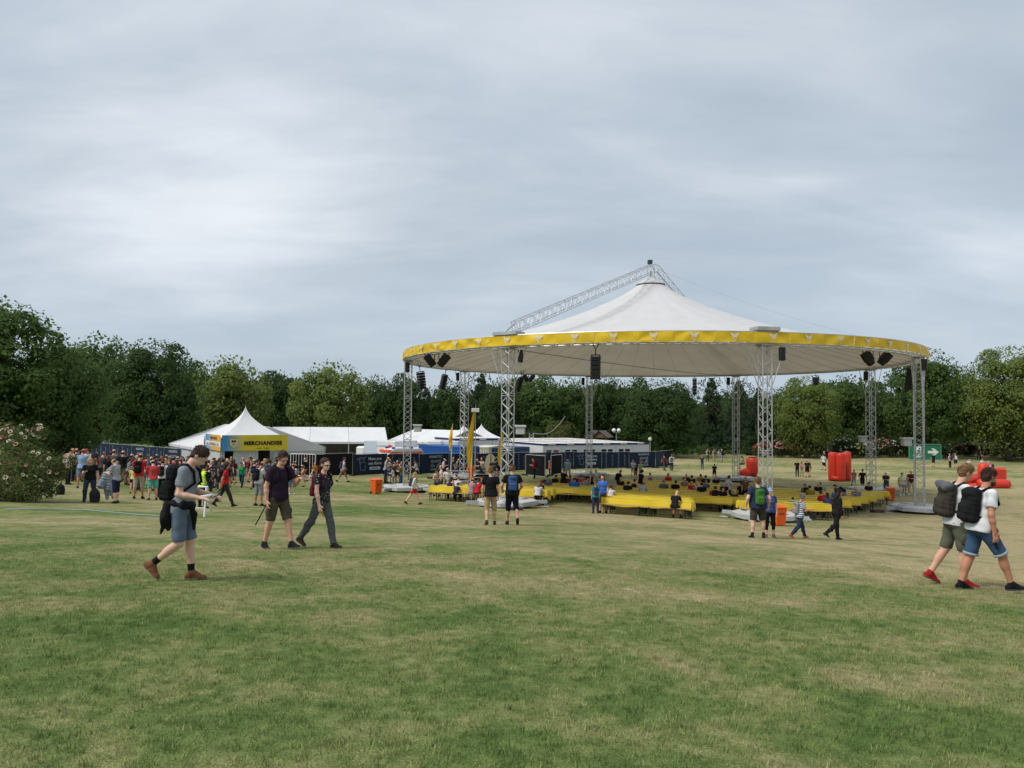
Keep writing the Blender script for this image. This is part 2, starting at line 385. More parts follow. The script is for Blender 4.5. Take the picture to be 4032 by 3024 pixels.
def ring_pt(a, r, z): return Vector((PCX + r*math.cos(a), PCY + r*math.sin(a), z))
TW = [PROT - PI/2 - PI/8 - i*PI/4 for i in range(8)]       # angles of T3 T1 T2 T4 T5 T7 T8 T6
pav = thing('pavilion', 'round open canopy on eight lattice towers with white peaked roof and yellow banner', 'pavilion', (PCX, PCY, 0))
PI_INV = Matrix.Translation((-PCX, -PCY, 0))
def pbuild(mb, name, m, parent=None, smooth=False):
    "build world-space geometry under the pavilion"
    o = mb.build(name, m, parent or pav, smooth)
    o.data.transform(PI_INV) if o.data.users == 1 else None
    return o

def lattice(mb, a, b, w, step, rc=.025, rd=.014, axis=None, nd=5):
    "square lattice truss between two points (chords, lacing)"
    a, b = Vector(a), Vector(b); d = (b-a); L = d.length; d.normalize()
    x = (axis or Vector((0, 0, 1))).cross(d)
    if x.length < 1e-3: x = Vector((1, 0, 0))
    x.normalize(); y = d.cross(x)
    co = [x*sx*w/2 + y*sy*w/2 for sx, sy in ((-1, -1), (1, -1), (1, 1), (-1, 1))]
    for c in co: mb.tube(a+c, b+c, rc, n=6)
    n = max(2, int(round(L/step))); st = L/n
    for f in range(4):
        c0, c1 = co[f], co[(f+1) % 4]
        for i in range(n):
            p, q = (c0, c1) if (i + f) % 2 == 0 else (c1, c0)
            mb.tube(a + d*st*i + p, a + d*st*(i+1) + q, rd, n=nd, cap=False)
    for k in range(0, n+1, 6):
        for f in range(4): mb.tube(a+d*st*k+co[f], a+d*st*k+co[(f+1) % 4], rd, n=nd, cap=False)

def tower(i):
    a = TW[i]; c = Vector((math.cos(a), math.sin(a), 0)); t = Vector((-c.y, c.x, 0))
    top = ring_pt(a, PR, RZ); g = gz(top.x, top.y)
    root = bpy.data.objects.new('tower', None); link(root, pav); root.location = (top.x-PCX, top.y-PCY, g); root.rotation_euler = (0, 0, a)
    H = RZ - g
    w = .46
    # chords
    for sx in (-1, 1):
        for sy in (-1, 1):
            MB().tube((sx*w/2, sy*w/2, .38), (sx*w/2, sy*w/2, H-.02), .027, n=8).build('chord', M_alu, root, smooth=False)
    lac = MB(); n = int((H-.45)/.34); st = (H-.45)/n
    cs = [(-w/2, -w/2), (w/2, -w/2), (w/2, w/2), (-w/2, w/2)]
    for f in range(4):
        p, q = cs[f], cs[(f+1) % 4]
        for k in range(n):
            A, B = (p, q) if (k+f) % 2 else (q, p)
            lac.tube((A[0], A[1], .43+st*k), (B[0], B[1], .43+st*(k+1)), .015, n=5, cap=False)
        for z in (.46, .43+st*int(n*.36), .43+st*int(n*.36)+.12, .43+st*int(n*.70), .43+st*int(n*.70)+.12, H-.06):
            lac.tube((p[0], p[1], z), (q[0], q[1], z), .017, n=5, cap=False)
    lac.build('lacing', M_alu, root)
    # knee braces to the ring
    for sx in (-1, 1):
        for sy in (-1, 1):
            MB().tube((sx*w/2*.9, sy*w/2*1.05, H-2.0), (sx*.24, sy*.95, H+.0), .024, n=6).build('knee_brace', M_alu, root)
    MB().box((-.34, -.34, H-.03), (.34, .34, H+.0)).box((-.2, -.55, H+.0), (.2, .55, H+.06)).build('head_plate', M_galv, root)
    # ballast: eight-sided slab with outrigger arms and feet
    b = MB(); r0, r1, z0, z1 = 1.95, 1.75, .12, .38
    pr = lambda rx, ry, z: [(-rx, -ry*.45, z), (-rx*.45, -ry, z), (rx*.45, -ry, z), (rx, -ry*.45, z), (rx, ry*.45, z), (rx*.45, ry, z), (-rx*.45, ry, z), (-rx, ry*.45, z)]
    V = pr(1.34, 1.34, z0) + pr(1.44, 1.44, z0+.04) + pr(1.44, 1.44, z1-.03) + pr(1.41, 1.41, z1)
    F = [tuple(range(7, -1, -1))]
    for k in range(3):
        for j in range(8): F.append((k*8+j, k*8+(j+1) % 8, k*8+8+(j+1) % 8, k*8+8+j))
    b.add(V, F); base = b.build('ballast_base', M_conc, root)
    t_ = MB().add(pr(1.41, 1.41, z1), [tuple(range(8))]); tp = t_.build('top_plate', M_conc2, base)
    for k in range(4):
        ang = PI/4 + k*PI/2; d = Vector((math.cos(ang), math.sin(ang), 0)); M4 = Matrix.Rotation(ang, 4, 'Z')
        arm = MB().box((1.05, -.09, .17), (2.1, .09, .33), M4).tube(M4 @ Vector((1.98, 0, .02)), M4 @ Vector((1.98, 0, .2)), .03).box((1.78, -.2, .0), (2.18, .2, .03), M4)
        arm.build('outrigger', M_conc, base)
    for (sx, sy) in ((-.9, .5), (.85, .55), (-.8, -.7), (.9, -.6)):
        MB().box((sx-.22, sy-.07, z1+.004), (sx+.22, sy+.07, z1+.012)).build('lifting_slot', M_black, base)
    if i in (0, 7, 6, 2):
        sg = Vector((2.42, 0, 0)); ang = PI/4
        o = MB().bbox((-.34, -.2, 0), (.34, .2, .15), .01).build('timber_block', M_wood_dark)
        q = Matrix.Translation((top.x, top.y, g)) @ Matrix.Rotation(a + PI/4 + (PI/2 if i in (7,) else PI*1.0 if i == 6 else 0), 4, 'Z') @ Vector((2.6, 0, 0))
        o.location = (q.x, q.y, gz(q.x, q.y)); o.rotation_euler = (0, 0, .3)
        nm = {0: 'left front', 7: 'right front', 6: 'far right', 2: 'left rear'}[i]
        tag(o, 'brown timber support block on the grass by the %s canopy tower' % nm, 'timber block')
    return root, top, g, H
TWR = [tower(i) for i in range(8)]

# ring truss, banner
def ring_truss():
    NS = 128; mb = MB()
    ro, ri, zb, zt = PR+.30, PR-.30, RZ+.03, RZ+.56
    def circ(r, z, rad): 
        pts = [ring_pt(2*PI*k/NS, r, z) for k in range(NS+1)]; mb.path(pts, rad, n=6)
    circ(ro, zb, .035); circ(ro, zt+.03, .035); circ(ri, zb, .035); circ(ri, zt+.03, .03)
    for k in range(NS):
        a0, a1 = 2*PI*k/NS, 2*PI*(k+1)/NS; am = (a0+a1)/2
        mb.tube(ring_pt(a0, ro, zb), ring_pt(am, ri, zb), .018, n=4, cap=False); mb.tube(ring_pt(am, ri, zb), ring_pt(a1, ro, zb), .018, n=4, cap=False)
        mb.tube(ring_pt(a0, ro, zb), ring_pt(am, ro, zt), .018, n=4, cap=False); mb.tube(ring_pt(am, ro, zt), ring_pt(a1, ro, zb), .018, n=4, cap=False)
        mb.tube(ring_pt(a0, ri, zb), ring_pt(am, ri, zt), .016, n=4, cap=False)
    pbuild(mb, 'ring_truss', M_alu)
ring_truss()

M_emb = mat('white_emblem_print', (0.72, 0.71, 0.66), .6, .05)
def banner():
    NP = 56; r = PR + .345; z0, z1 = RZ+.07, RZ+.57; rnd = random.Random(5)
    def emblem():
        # downward triangle outline holding a spread-wing mark, flat print
        mb = MB(); s = .40
        def pl(p): mb.add([(x*s, 0, z*s) for x, z in p], [tuple(range(len(p)))])
        for (x0, z0_), (x1, z1_) in (((-.5, .42), (0, -.55)), ((0, -.55), (.5, .42)),):
            d = Vector((x1-x0, z1_-z0_)).normalized(); nx, nz = -d.y*.022, d.x*.022
            pl([(x0-nx, z0_-nz), (x1-nx, z1_-nz), (x1+nx, z1_+nz), (x0+nx, z0_+nz)])
        for sg in (-1, 1):
            pl([(sg*.05, .18), (sg*.16, .26), (sg*.42, .50), (sg*.36, .24), (sg*.22, .04)])
            pl([(sg*.05, .12), (sg*.2, .0), (sg*.17, -.12), (sg*.06, -.02)])
        pl([(-.045, .32), (.0, .42), (.045, .32), (.04, -.05), (0, -.33), (-.04, -.05)])
        return mb.mesh('emblem')
    em = emblem()
    for k in range(NP):
        a0, a1 = 2*PI*k/NP, 2*PI*(k+1)/NP; am = (a0+a1)/2
        ph = [rnd.uniform(0, 6.28) for _ in range(5)]; st = rnd.choice((-1, 1)); amp = rnd.uniform(.45, 1.0)
        nu, nv = 26, 9
        fans = [(rnd.choice((0, .5, 1, rnd.random())), rnd.choice((1.05, 1.05, -.05)), rnd.uniform(3, 7), rnd.uniform(.02, .045), rnd.uniform(0, 6.28)) for _ in range(2)]
        def fn(u, v):
            a = a0 + (a1-a0)*u
            # pull folds that fan out from the two top fixings, plus slack waves
            x = u-.5; e = math.sin(PI*u)**.5
            off = 0
            for (cx, cz, kf, w, pp) in fans:
                an = math.atan2(u-cx, (cz-v)*.45+.08); dist = math.hypot(u-cx, (v-cz)*.45)
                off += w*math.sin(an*kf+pp)*min(1, dist*2.2)
            off = amp*off*e + .018*math.sin(7*u+ph[2])*math.sin(PI*v)
            sag = -.025*math.sin(PI*u)*(1-v)*rnd_s + .02*math.cos(2*PI*u*2+ph[3])*(1-v)
            p = ring_pt(a, r+off+.03, z0+(z1-z0)*v + sag*.5); return p
        rnd_s = rnd.uniform(-1, 1)
        mb = MB().grid(fn, nu, nv); o = pbuild(mb, 'banner_panel', M_yellow, smooth=False)
        if math.sin(am) < .45 or k % 2 == 0:
            c = ring_pt(am, r+.085, (z0+z1)/2+.01)
            e = mesh_obj('emblem', em, M_emb, o); e.location = (c.x-PCX, c.y-PCY, c.z); e.rotation_euler = (0, 0, am+PI/2)
banner()

# roof: concave cone with radial seams, darker lining below
APZ = 14.58
_RR = [.9, 1.5, 2.2, 3.0, 4.0, 5.0, 6.5, 8.2, 10, 12, 14, 16.15]; _RZ = [8.94, 8.48, 8.06, 7.66, 7.2, 6.78, 6.22, 5.65, 5.12, 4.58, 4.07, 3.56]
def roof_z(r): return CAMZ + float(np.interp(r, _RR, _RZ))
def roof():
    NS, NR = 96, 30; mb = MB(); ml = MB()
    rs = [.9 + (PR-.35-.9)*(k/NR) for k in range(NR+1)]
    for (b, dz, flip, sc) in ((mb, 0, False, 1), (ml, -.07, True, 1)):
        V = []
        for k, r in enumerate(rs):
            for j in range(NS):
                a = 2*PI*j/NS; s = .045*math.sin(PI*k/NR)*(1 if j % 3 == 0 else -.25)
                V.append(ring_pt(a, r, roof_z(r)+dz+s))
        F = [(k*NS+j, (k+1)*NS+j, (k+1)*NS+(j+1) % NS, k*NS+(j+1) % NS) for k in range(NR) for j in range(NS)]
        if flip: F = [f[::-1] for f in F]
        b.add(V, F)
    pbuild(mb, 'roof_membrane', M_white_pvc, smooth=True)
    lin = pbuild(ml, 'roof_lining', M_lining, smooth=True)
    for j in range(0, NS, 2):
        a = 2*PI*(j+1)/NS; s = MB()
        pts = [ring_pt(a, r, roof_z(r)-.115) for r in rs]
        s.path(pts, .007, n=4); pbuild(s, 'seam', M_seam, lin)
    # white lacing edge between membrane and ring
    e = MB(); 
    e.lathe([(PR-.50, RZ+.10), (PR-.44, RZ+.19), (PR-.33, RZ+.12), (PR-.30, RZ-.0)], 96, Matrix.Translation((PCX, PCY, 0)))
    pbuild(e, 'edge_strip', M_white_pvc)
    cap = MB().lathe([(.0, APZ+.16), (.10, APZ+.14), (.35, APZ+.02), (.7, APZ-.20), (.98, APZ-.34), (1.02, APZ-.39), (.99, APZ-.43)], 32, Matrix.Translation((PCX, PCY, 0)))
    cp = pbuild(cap, 'apex_cap', M_white_pvc, smooth=True)
    rim = MB().lathe([(1.0, APZ-.43), (.99, APZ-.49), (.90, APZ-.47)], 32, Matrix.Translation((PCX, PCY, 0)))
    pbuild(rim, 'cap_rim', M_black, cp)
roof()
def arch():
    node = Vector((PCX+.2, PCY, CAMZ+10.15))
    for i in (0, 4):
        foot = ring_pt(TW[i], PR-.15, RZ+1.0); mb = MB()
        d = (node-foot).normalized(); foot2 = foot + d*.5
        lattice(mb, foot2, node, .52, .46, .024, .013)
        pbuild(mb, 'roof_truss', M_alu)
        sh = MB(); q = Matrix.Translation(ring_pt(TW[i], PR, 0)) @ Matrix.Rotation(TW[i], 4, 'Z')
        sh.box((-.4, -.75, RZ+.64), (.4, .75, RZ+.8), q).tube(q @ Vector((-.2, -.5, RZ+.8)), foot2+Vector((0, 0, .2)), .05).tube(q @ Vector((-.2, .5, RZ+.8)), foot2+Vector((0, 0, .2)), .05)
        pbuild(sh, 'truss_shoe', M_galv)
    q = Matrix.Translation(ring_pt(TW[7], PR, 0)) @ Matrix.Rotation(TW[7], 4, 'Z')
    pbuild(MB().bbox((-.4, -.62, RZ+.64), (.4, .62, RZ+.86), .05, q), 'truss_shoe', M_galv)
    # chain block from the node to the cap
    ch = MB(); z = node.z-.35
    for k in range(6):
        M4 = Matrix.Translation((PCX, PCY, z)) @ Matrix.Rotation(k % 2*PI/2, 4, 'Z') @ Matrix.Rotation(PI/2, 4, 'X')
        n = 8; pts = [M4 @ Vector((.05*math.cos(2*PI*j/n), .085*math.sin(2*PI*j/n), 0)) for j in range(n+1)]
        ch.path(pts, .017, 4); z -= .125
    pbuild(ch, 'hanging_chain', M_black)
    pbuild(MB().bbox((-.16, -.16, -.05), (.16, .16, .22), .03, Matrix.Translation(node+Vector((-.25, 0, .32)))), 'winch_block', mat('dark_green_paint', (.03, .06, .05), .5))
    # stay cable down to the right and a cable under the roof
    e = ring_pt(TW[6]+.32, PR, RZ+.75); pts = []
    for k in range(15):
        t = k/14; p = node.lerp(e, t); p.z -= 0.5*math.sin(PI*t)*.8; pts.append(p)
    pbuild(MB().path(pts, .007, 4), 'stay_cable', M_galv)
    a, b = ring_pt(TW[0], PR-.4, RZ-.05), ring_pt(TW[4], PR-.4, RZ-.05)
    pbuild(MB().path([a.lerp(b, k/10)+Vector((0, 0, -.15*math.sin(PI*k/10))) for k in range(11)], .016, 4), 'tension_cable', M_seam)
arch()

# things that hang from the ring
def speaker_box(px, py, Y, tilt, roll, label, big=1.0):
    p = at(px, py, Y)
    t = thing('stage_spotlight', label, 'spotlight', p, 0, 'spotlights hung in pairs from the canopy ring', big)
    M4 = Matrix.Rotation(R(tilt), 4, 'Y') @ Matrix.Rotation(R(roll), 4, 'X')
    b = MB()
    # tapered housing: square back, round snout
    V = []; n = 12
    for z, r, sq in ((.42, .27, 1), (.40, .29, 1), (-.15, .29, .9), (-.28, .27, .4), (-.46, .25, 0), (-.48, .22, 0)):
        for k in range(n):
            a = 2*PI*(k+.5)/n; c, s = math.cos(a), math.sin(a); m = max(abs(c), abs(s)); rr = r*(sq/m*.9 + (1-sq)) if sq else r
            V.append(M4 @ Vector((rr*c, rr*s, z)))
    F = [tuple(range(n-1, -1, -1))[::-1], tuple(range(5*n, 6*n))[::-1]]
    F += [(i*n+k, (i+1)*n+k, (i+1)*n+(k+1) % n, i*n+(k+1) % n) for i in range(5) for k in range(n)]
    b.add(V, F).build('housing', M_black, t)
    y = MB(); 
    y.tube((-.34, 0, .0), (-.34, 0, .58), .03).tube((.34, 0, 0), (.34, 0, .58), .03).tube((-.34, 0, .58), (.34, 0, .58), .03).tube((0, 0, .58), (0, 0, .78), .03).tube((-.34, 0, 0), (.34, 0, 0), .02)
    y.build('yoke', M_black, t)
    return t
speaker_box(1692, 1418, 45.5, -38, 10, 'black spotlight under the left canopy edge, left of its pair', .85)
speaker_box(1748, 1418, 44.5, 38, 10, 'black spotlight under the left canopy edge, right of its pair', .85)
speaker_box(3418, 1411, 41.0, -35, 10, 'black spotlight under the right canopy edge, left of its pair', .8)
speaker_box(3484, 1411, 41.5, 38, 10, 'black spotlight under the right canopy edge, right of its pair', .8)
speaker_box(2070, 1488, 68.0, -30, 0, 'black spotlight hung at the far canopy rim, left of the pair behind the front tower', .75)
speaker_box(2094, 1488, 68.0, 35, 0, 'black spotlight hung at the far canopy rim, right of the pair behind the front tower', .75)
speaker_box(3212, 1500, 68.0, 0, 5, 'black spotlight hung at the far canopy rim before the light green tree', .8)

def line_array(px, pt, pb, Y, tilt, nbox, label, w=.6, lean=0):
    top = at(px, pt, Y); bot = at(px, pb, Y); H = (top-bot).length
    t = thing('line_array_loudspeaker', label, 'loudspeaker', (top.x, top.y, top.z), R(tilt), 'loudspeaker columns hung from the canopy ring')
    t.rotation_euler = (0, R(lean), R(tilt))
    h = H/nbox
    for k in range(nbox):
        M4 = Matrix.Translation((0, .02*k*k/nbox, -h*(k+1))) 
        c = MB().bbox((-w/2, -.22, .012), (w/2, .22, h-.012), .02, M4).build('cabinet', M_black, t)
    MB().box((-w/2*.95, -.2, .01), (-w/2*.8, .2, .06)).box((w/2*.8, -.2, .01), (w/2*.95, .2, .06)).box((-w/2, -.05, .04), (w/2, .05, .09)).tube((0, 0, .07), (0, 0, .36), .03).path([(-.18, 0, .95), (-.1, 0, .5), (0, 0, .36), (.1, 0, .5), (.18, 0, .95)], .03).build('rigging_frame', M_black, t)
    return t
line_array(2345, 1403, 1494, 37.6, 0, 5, 'black loudspeaker column hung front and centre under the yellow banner', .46)
line_array(1655, 1467, 1533, 56, 35, 6, 'tilted black loudspeaker column hung at the left beside the tower, nearer one', .5, -10)
line_array(1752, 1478, 1535, 61, 35, 6, 'tilted black loudspeaker column hung at the left, further one', .38, 12)
line_array(2050, 1490, 1545, 66, 30, 5, 'small leaning loudspeaker column behind the left front tower', .34, 14)
line_array(3585, 1450, 1535, 50, -30, 6, 'black loudspeaker column half behind the right tower', .42, 6)
line_array(2735, 1492, 1555, 70, 0, 5, 'dark loudspeaker column hung at the far rim against the dark trees', .3, 0)
def small_speaker(i, dx, label):
    root, top, g, H = TWR[i]; t = Vector((1, 0, 0))
    p = Vector((top.x+dx, top.y-.4, RZ-.5))
    o = thing('wall_loudspeaker', label, 'loudspeaker', p, 0, 'small loudspeakers on the tower heads')
    MB().bbox((-.13, -.14, -.28), (.13, .14, .36), .04).build('cabinet', M_black, o)
    MB().box((-.05, .14, .0), (.05, .3, .06)).build('bracket', M_galv, o)
for i, dx, nm in ((1, .0, 'the leftmost tower'), (0, .62, 'the left front tower'), (7, .68, 'the right front tower'), (2, -.55, 'the left rear tower'), (3, -.6, 'the far centre left tower'), (4, -.75, 'the far centre right tower'), (5, -.5, 'the right rear tower'), (6, .1, 'the rightmost tower')):
    small_speaker(i, dx, 'small black loudspeaker at the head of ' + nm)
def junction_box(i, dx, py, label):
    root, top, g, H = TWR[i]; p = at(project(top)[0], py, top.y); p.x += dx
    o = thing('floodlight_box', label, 'floodlight', (p.x, p.y-.1, p.z), 0, 'grey floodlight boxes on the towers')
    M_g = mat('pale_grey_plastic', (.47, .48, .47), .5, .08)
    MB().bbox((-.24, -.2, -.26), (.24, .2, .10), .05).build('housing', M_g, o)
    MB().bbox((-.29, -.25, .10), (.29, .25, .22), .03).build('lid', M_g, o)
    s = -1 if dx > 0 else 1
    MB().tube((0, 0, .17), (s*(abs(dx)-.2), 0, .22), .035).build('bracket', M_galv, o)
junction_box(1, .62, 1684, 'grey floodlight box on the leftmost tower')
junction_box(0, .62, 1690, 'grey floodlight box on the left front tower')
junction_box(2, .35, 1705, 'small grey floodlight box on the left rear tower')
junction_box(6, -.72, 1738, 'grey floodlight box on the rightmost tower above the exit sign')
junction_box(5, -.60, 1728, 'grey floodlight box on the right rear tower')
# ------------------------------------------------------------------ lettering
def text_mesh(s, h, bold=0.0, sp=1.0):
    cu = bpy.data.curves.new('lettering', 'FONT'); cu.body = s; cu.size = h; cu.offset = bold; cu.align_x = 'CENTER'; cu.align_y = 'CENTER'; cu.space_character = sp; cu.resolution_u = 3
    o = bpy.data.objects.new('lettering', cu); me = bpy.data.meshes.new_from_object(o)
    bpy.data.objects.remove(o); me.transform(Matrix.Rotation(PI/2, 4, 'X')); return me
def frame_to(p, d):
    "matrix: origin p, x along horizontal direction d, local -y is the front"
    return Matrix.Translation(p) @ Matrix.Rotation(math.atan2(d[1], d[0]), 4, 'Z')
def flat(polys):
    mb = MB()
    for p in polys: mb.add([(x, 0, z) for x, z in p], [tuple(range(len(p)))])
    return mb
def stroke(pts, w):
    "flat line drawn in the xz plane"
    out = []
    for (x0, z0), (x1, z1) in zip(pts[:-1], pts[1:]):
        d = Vector((x1-x0, z1-z0)); 
        if d.length < 1e-6: continue
        d.normalize(); nx, nz = -d.y*w/2, d.x*w/2; ex, ez = d.x*w*.3, d.y*w*.3
        out.append([(x0-nx-ex, z0-nz-ez), (x1-nx+ex, z1-nz+ez), (x1+nx+ex, z1+nz+ez), (x0+nx-ex, z0+nz-ez)])
    return out
def circ2(cx, cz, r, n=14): return [(cx+r*math.cos(2*PI*k/n), cz+r*math.sin(2*PI*k/n)) for k in range(n+1)]

# ------------------------------------------------------------------ mobile fence with printed navy screens
M_navy = mat('navy_fence_screen', srgb(27, 38, 60), 0.75, 0.12, 1.5, 0.3, 7, spec=.2)
M_blackscreen = mat('black_fence_screen', srgb(30, 31, 34), 0.85, 0.12, 2, 0.3, 7, spec=.1)
M_fprint = mat('pale_fence_print', srgb(178, 186, 196), .7, .05)
M_fprint2 = mat('dim_fence_print', srgb(118, 130, 148), .7, .05)
def trophy(s):
    P = stroke(circ2(0, .18*s, .17*s, 8), .06*s) + stroke([(-.26*s, .24*s), (-.17*s, .05*s)], .05*s) + stroke([(.26*s, .24*s), (.17*s, .05*s)], .05*s) + stroke([(0, 0), (0, -.3*s)], .14*s) + [[(-.12*s, -.3*s), (.12*s, -.3*s), (.12*s, -.36*s), (-.12*s, -.36*s)]]
    P += [[(-.25*s, -.46*s), (.25*s, -.46*s), (.25*s, -.5*s), (-.25*s, -.5*s)]]
    return P
def shift(P, dx, dz): return [[(x+dx, z+dz) for x, z in q] for q in P]
def icon_block(s):
    "rows of simple line symbols as printed under the word"
    P = []
    P += stroke(circ2(-.42*s, .30*s, .13*s, 10), .03*s) + stroke([(-.5*s, .26*s), (-.34*s, .34*s)], .03*s)
    P += stroke(circ2(-.12*s, .30*s, .10*s, 10), .03*s) + stroke(circ2(.12*s, .32*s, .09*s, 10), .03*s) + stroke([(.03*s, .32*s), (-.02*s, .31*s)], .03*s)
    P += stroke([(.55*s, .45*s), (.28*s, .36*s), (.55*s, .22*s), (.55*s, .45*s)], .03*s) + stroke([(.55*s, .3*s), (.55*s, -.3*s)], .035*s)
    P += stroke([(.28*s, .12*s), (.40*s, .18*s), (.44*s, .08*s), (.32*s, .02*s), (.28*s, .12*s)], .03*s)
    P += stroke([(-.55*s, -.02*s), (-.4*s, .06*s), (-.32*s, -.04*s), (-.14*s, -.06*s), (-.12*s, -.16*s), (-.55*s, -.16*s), (-.55*s, -.02*s)], .03*s)
    P += stroke(circ2(.20*s, -.08*s, .08*s, 9), .03*s) + stroke(circ2(.40*s, -.08*s, .08*s, 9), .03*s)
    P += stroke([(.10*s, -.22*s), (.30*s, -.22*s), (.30*s, -.52*s), (.10*s, -.52*s), (.10*s, -.22*s)], .035*s)
    for x in (-.48, -.28, -.08): P += stroke(circ2(x*s, -.42*s, .08*s, 8), .03*s)
    P += stroke(circ2(.50*s, -.44*s, .10*s, 10), .03*s) + stroke([(.42*s, -.44*s), (.58*s, -.44*s)], .02*s)
    return P
T_NI = text_mesh('NIANTIC', .30, .006, 1.25); T_M1 = text_mesh('Meet you', .34, .008); T_M2 = text_mesh('out there', .34, .008)
T_BOX = text_mesh('NIANTIC', .15, .006, 1.15)
ME_TRO = flat(trophy(.42)).mesh('trophy_print'); ME_ICON = flat(icon_block(.95)).mesh('symbol_print')
ME_BIRD = flat(stroke([(-.5, .1), (-.15, .22), (.0, .05), (.35, .3), (.1, -.05), (.3, -.25), (-.05, -.15), (-.25, -.3), (-.2, -.02), (-.5, .1)], .035) + stroke(circ2(0, -.05, .3, 10)[2:8], .03) + stroke([(-.2, -.35), (-.15, -.8), (.25, -.85), (.3, -.4)], .04)).mesh('drawing_print')
def place(me, name, m, parent, x, z, y=-.022): return mesh_obj(name, me, m, parent, (x, y, z))
def fence_run(pts, seq, label, H=1.78):
    root = thing('mobile_fence', label, 'fence', (pts[0][0], pts[0][1], gz(*pts[0])))
    inv = Matrix.Translation(-Vector(root.location))
    k = 0; M_post = mat('fence_tube', (.42, .43, .44), .5, .1, metal=.4)
    for a, b in zip(pts[:-1], pts[1:]):
        a, b = Vector(a).to_2d(), Vector(b).to_2d(); L = (b-a).length; n = max(1, round(L/3.45)); d = (b-a)/n
        for i in range(n):
            p = a+d*i; q = p+d; w = d.length; zg = gz((p.x+q.x)/2, (p.y+q.y)/2)
            t = seq[k % len(seq)]; rnd = random.Random(k*7+len(seq))
            pan = bpy.data.objects.new('fence_panel', None); link(pan, root); pan.matrix_local = inv @ frame_to(Vector((p.x, p.y, zg)), d)
            wav = rnd.uniform(0, 6)
            MB().grid(lambda u, v: (u*(w-.06)+.03, -.008+.012*math.sin(u*9+wav)*math.sin(v*3.1), .06+v*(H-.08)), 10, 3).build('screen', M_blackscreen if t == 'K' else M_navy, pan, smooth=True)
            fr = MB()
            for x in (.02, w-.02): fr.tube((x, .03, 0), (x, .03, H+.06), .021)
            for z in (.12, H+.03): fr.tube((.02, .03, z), (w-.02, .03, z), .02)
            fr.build('frame', M_post, pan)
            fo = MB().bbox((-.36, -.12, 0), (.36, .12, .12), .02, Matrix.Translation((0, .02, 0)) @ Matrix.Rotation(PI/2, 4, 'Z')); fo.build('foot', M_rubber, pan)
            if t == 'A':
                place(T_M1, 'lettering', M_fprint, pan, w*.64, 1.36); place(T_M2, 'lettering', M_fprint, pan, w*.64, .99)
                place(flat([[(-.52, -.12), (.52, -.12), (.52, .12), (-.52, .12)]]).mesh('print_box'), 'printed_box', M_fprint, pan, w*.64, .58)
                place(T_BOX, 'lettering', M_navy, pan, w*.64, .58, -.026); place(ME_BIRD, 'printed_drawing', M_fprint2, pan, w*.27, 1.28)
            elif t == 'B':
                for c in range(4):
                    for r_ in range(4):
                        z = 1.52-.42*r_ - (.2 if c % 2 else 0)
                        if z > .25: place(ME_TRO, 'printed_symbol', M_fprint2, pan, w*(.16+.225*c), z)
            elif t == 'C':
                place(T_NI, 'lettering', M_fprint, pan, w*.55, 1.50); place(ME_ICON, 'printed_symbol', M_fprint, pan, w*.55, .80, -.022)
            k += 1
    return root
fence_run([(-48.5, 81), (-41.2, 76), (-34.5, 70.8), (-27.6, 65.2)], 'BCCBBC', 'navy printed fence screens behind the crowd at the left')
fence_run([(-16.9, 58.4), (-15.3, 61), (6.5, 81.6), (15.9, 86), (19.2, 92.6)], 'KKABCBABCBABCB', 'long navy printed fence screens behind the pavilion')

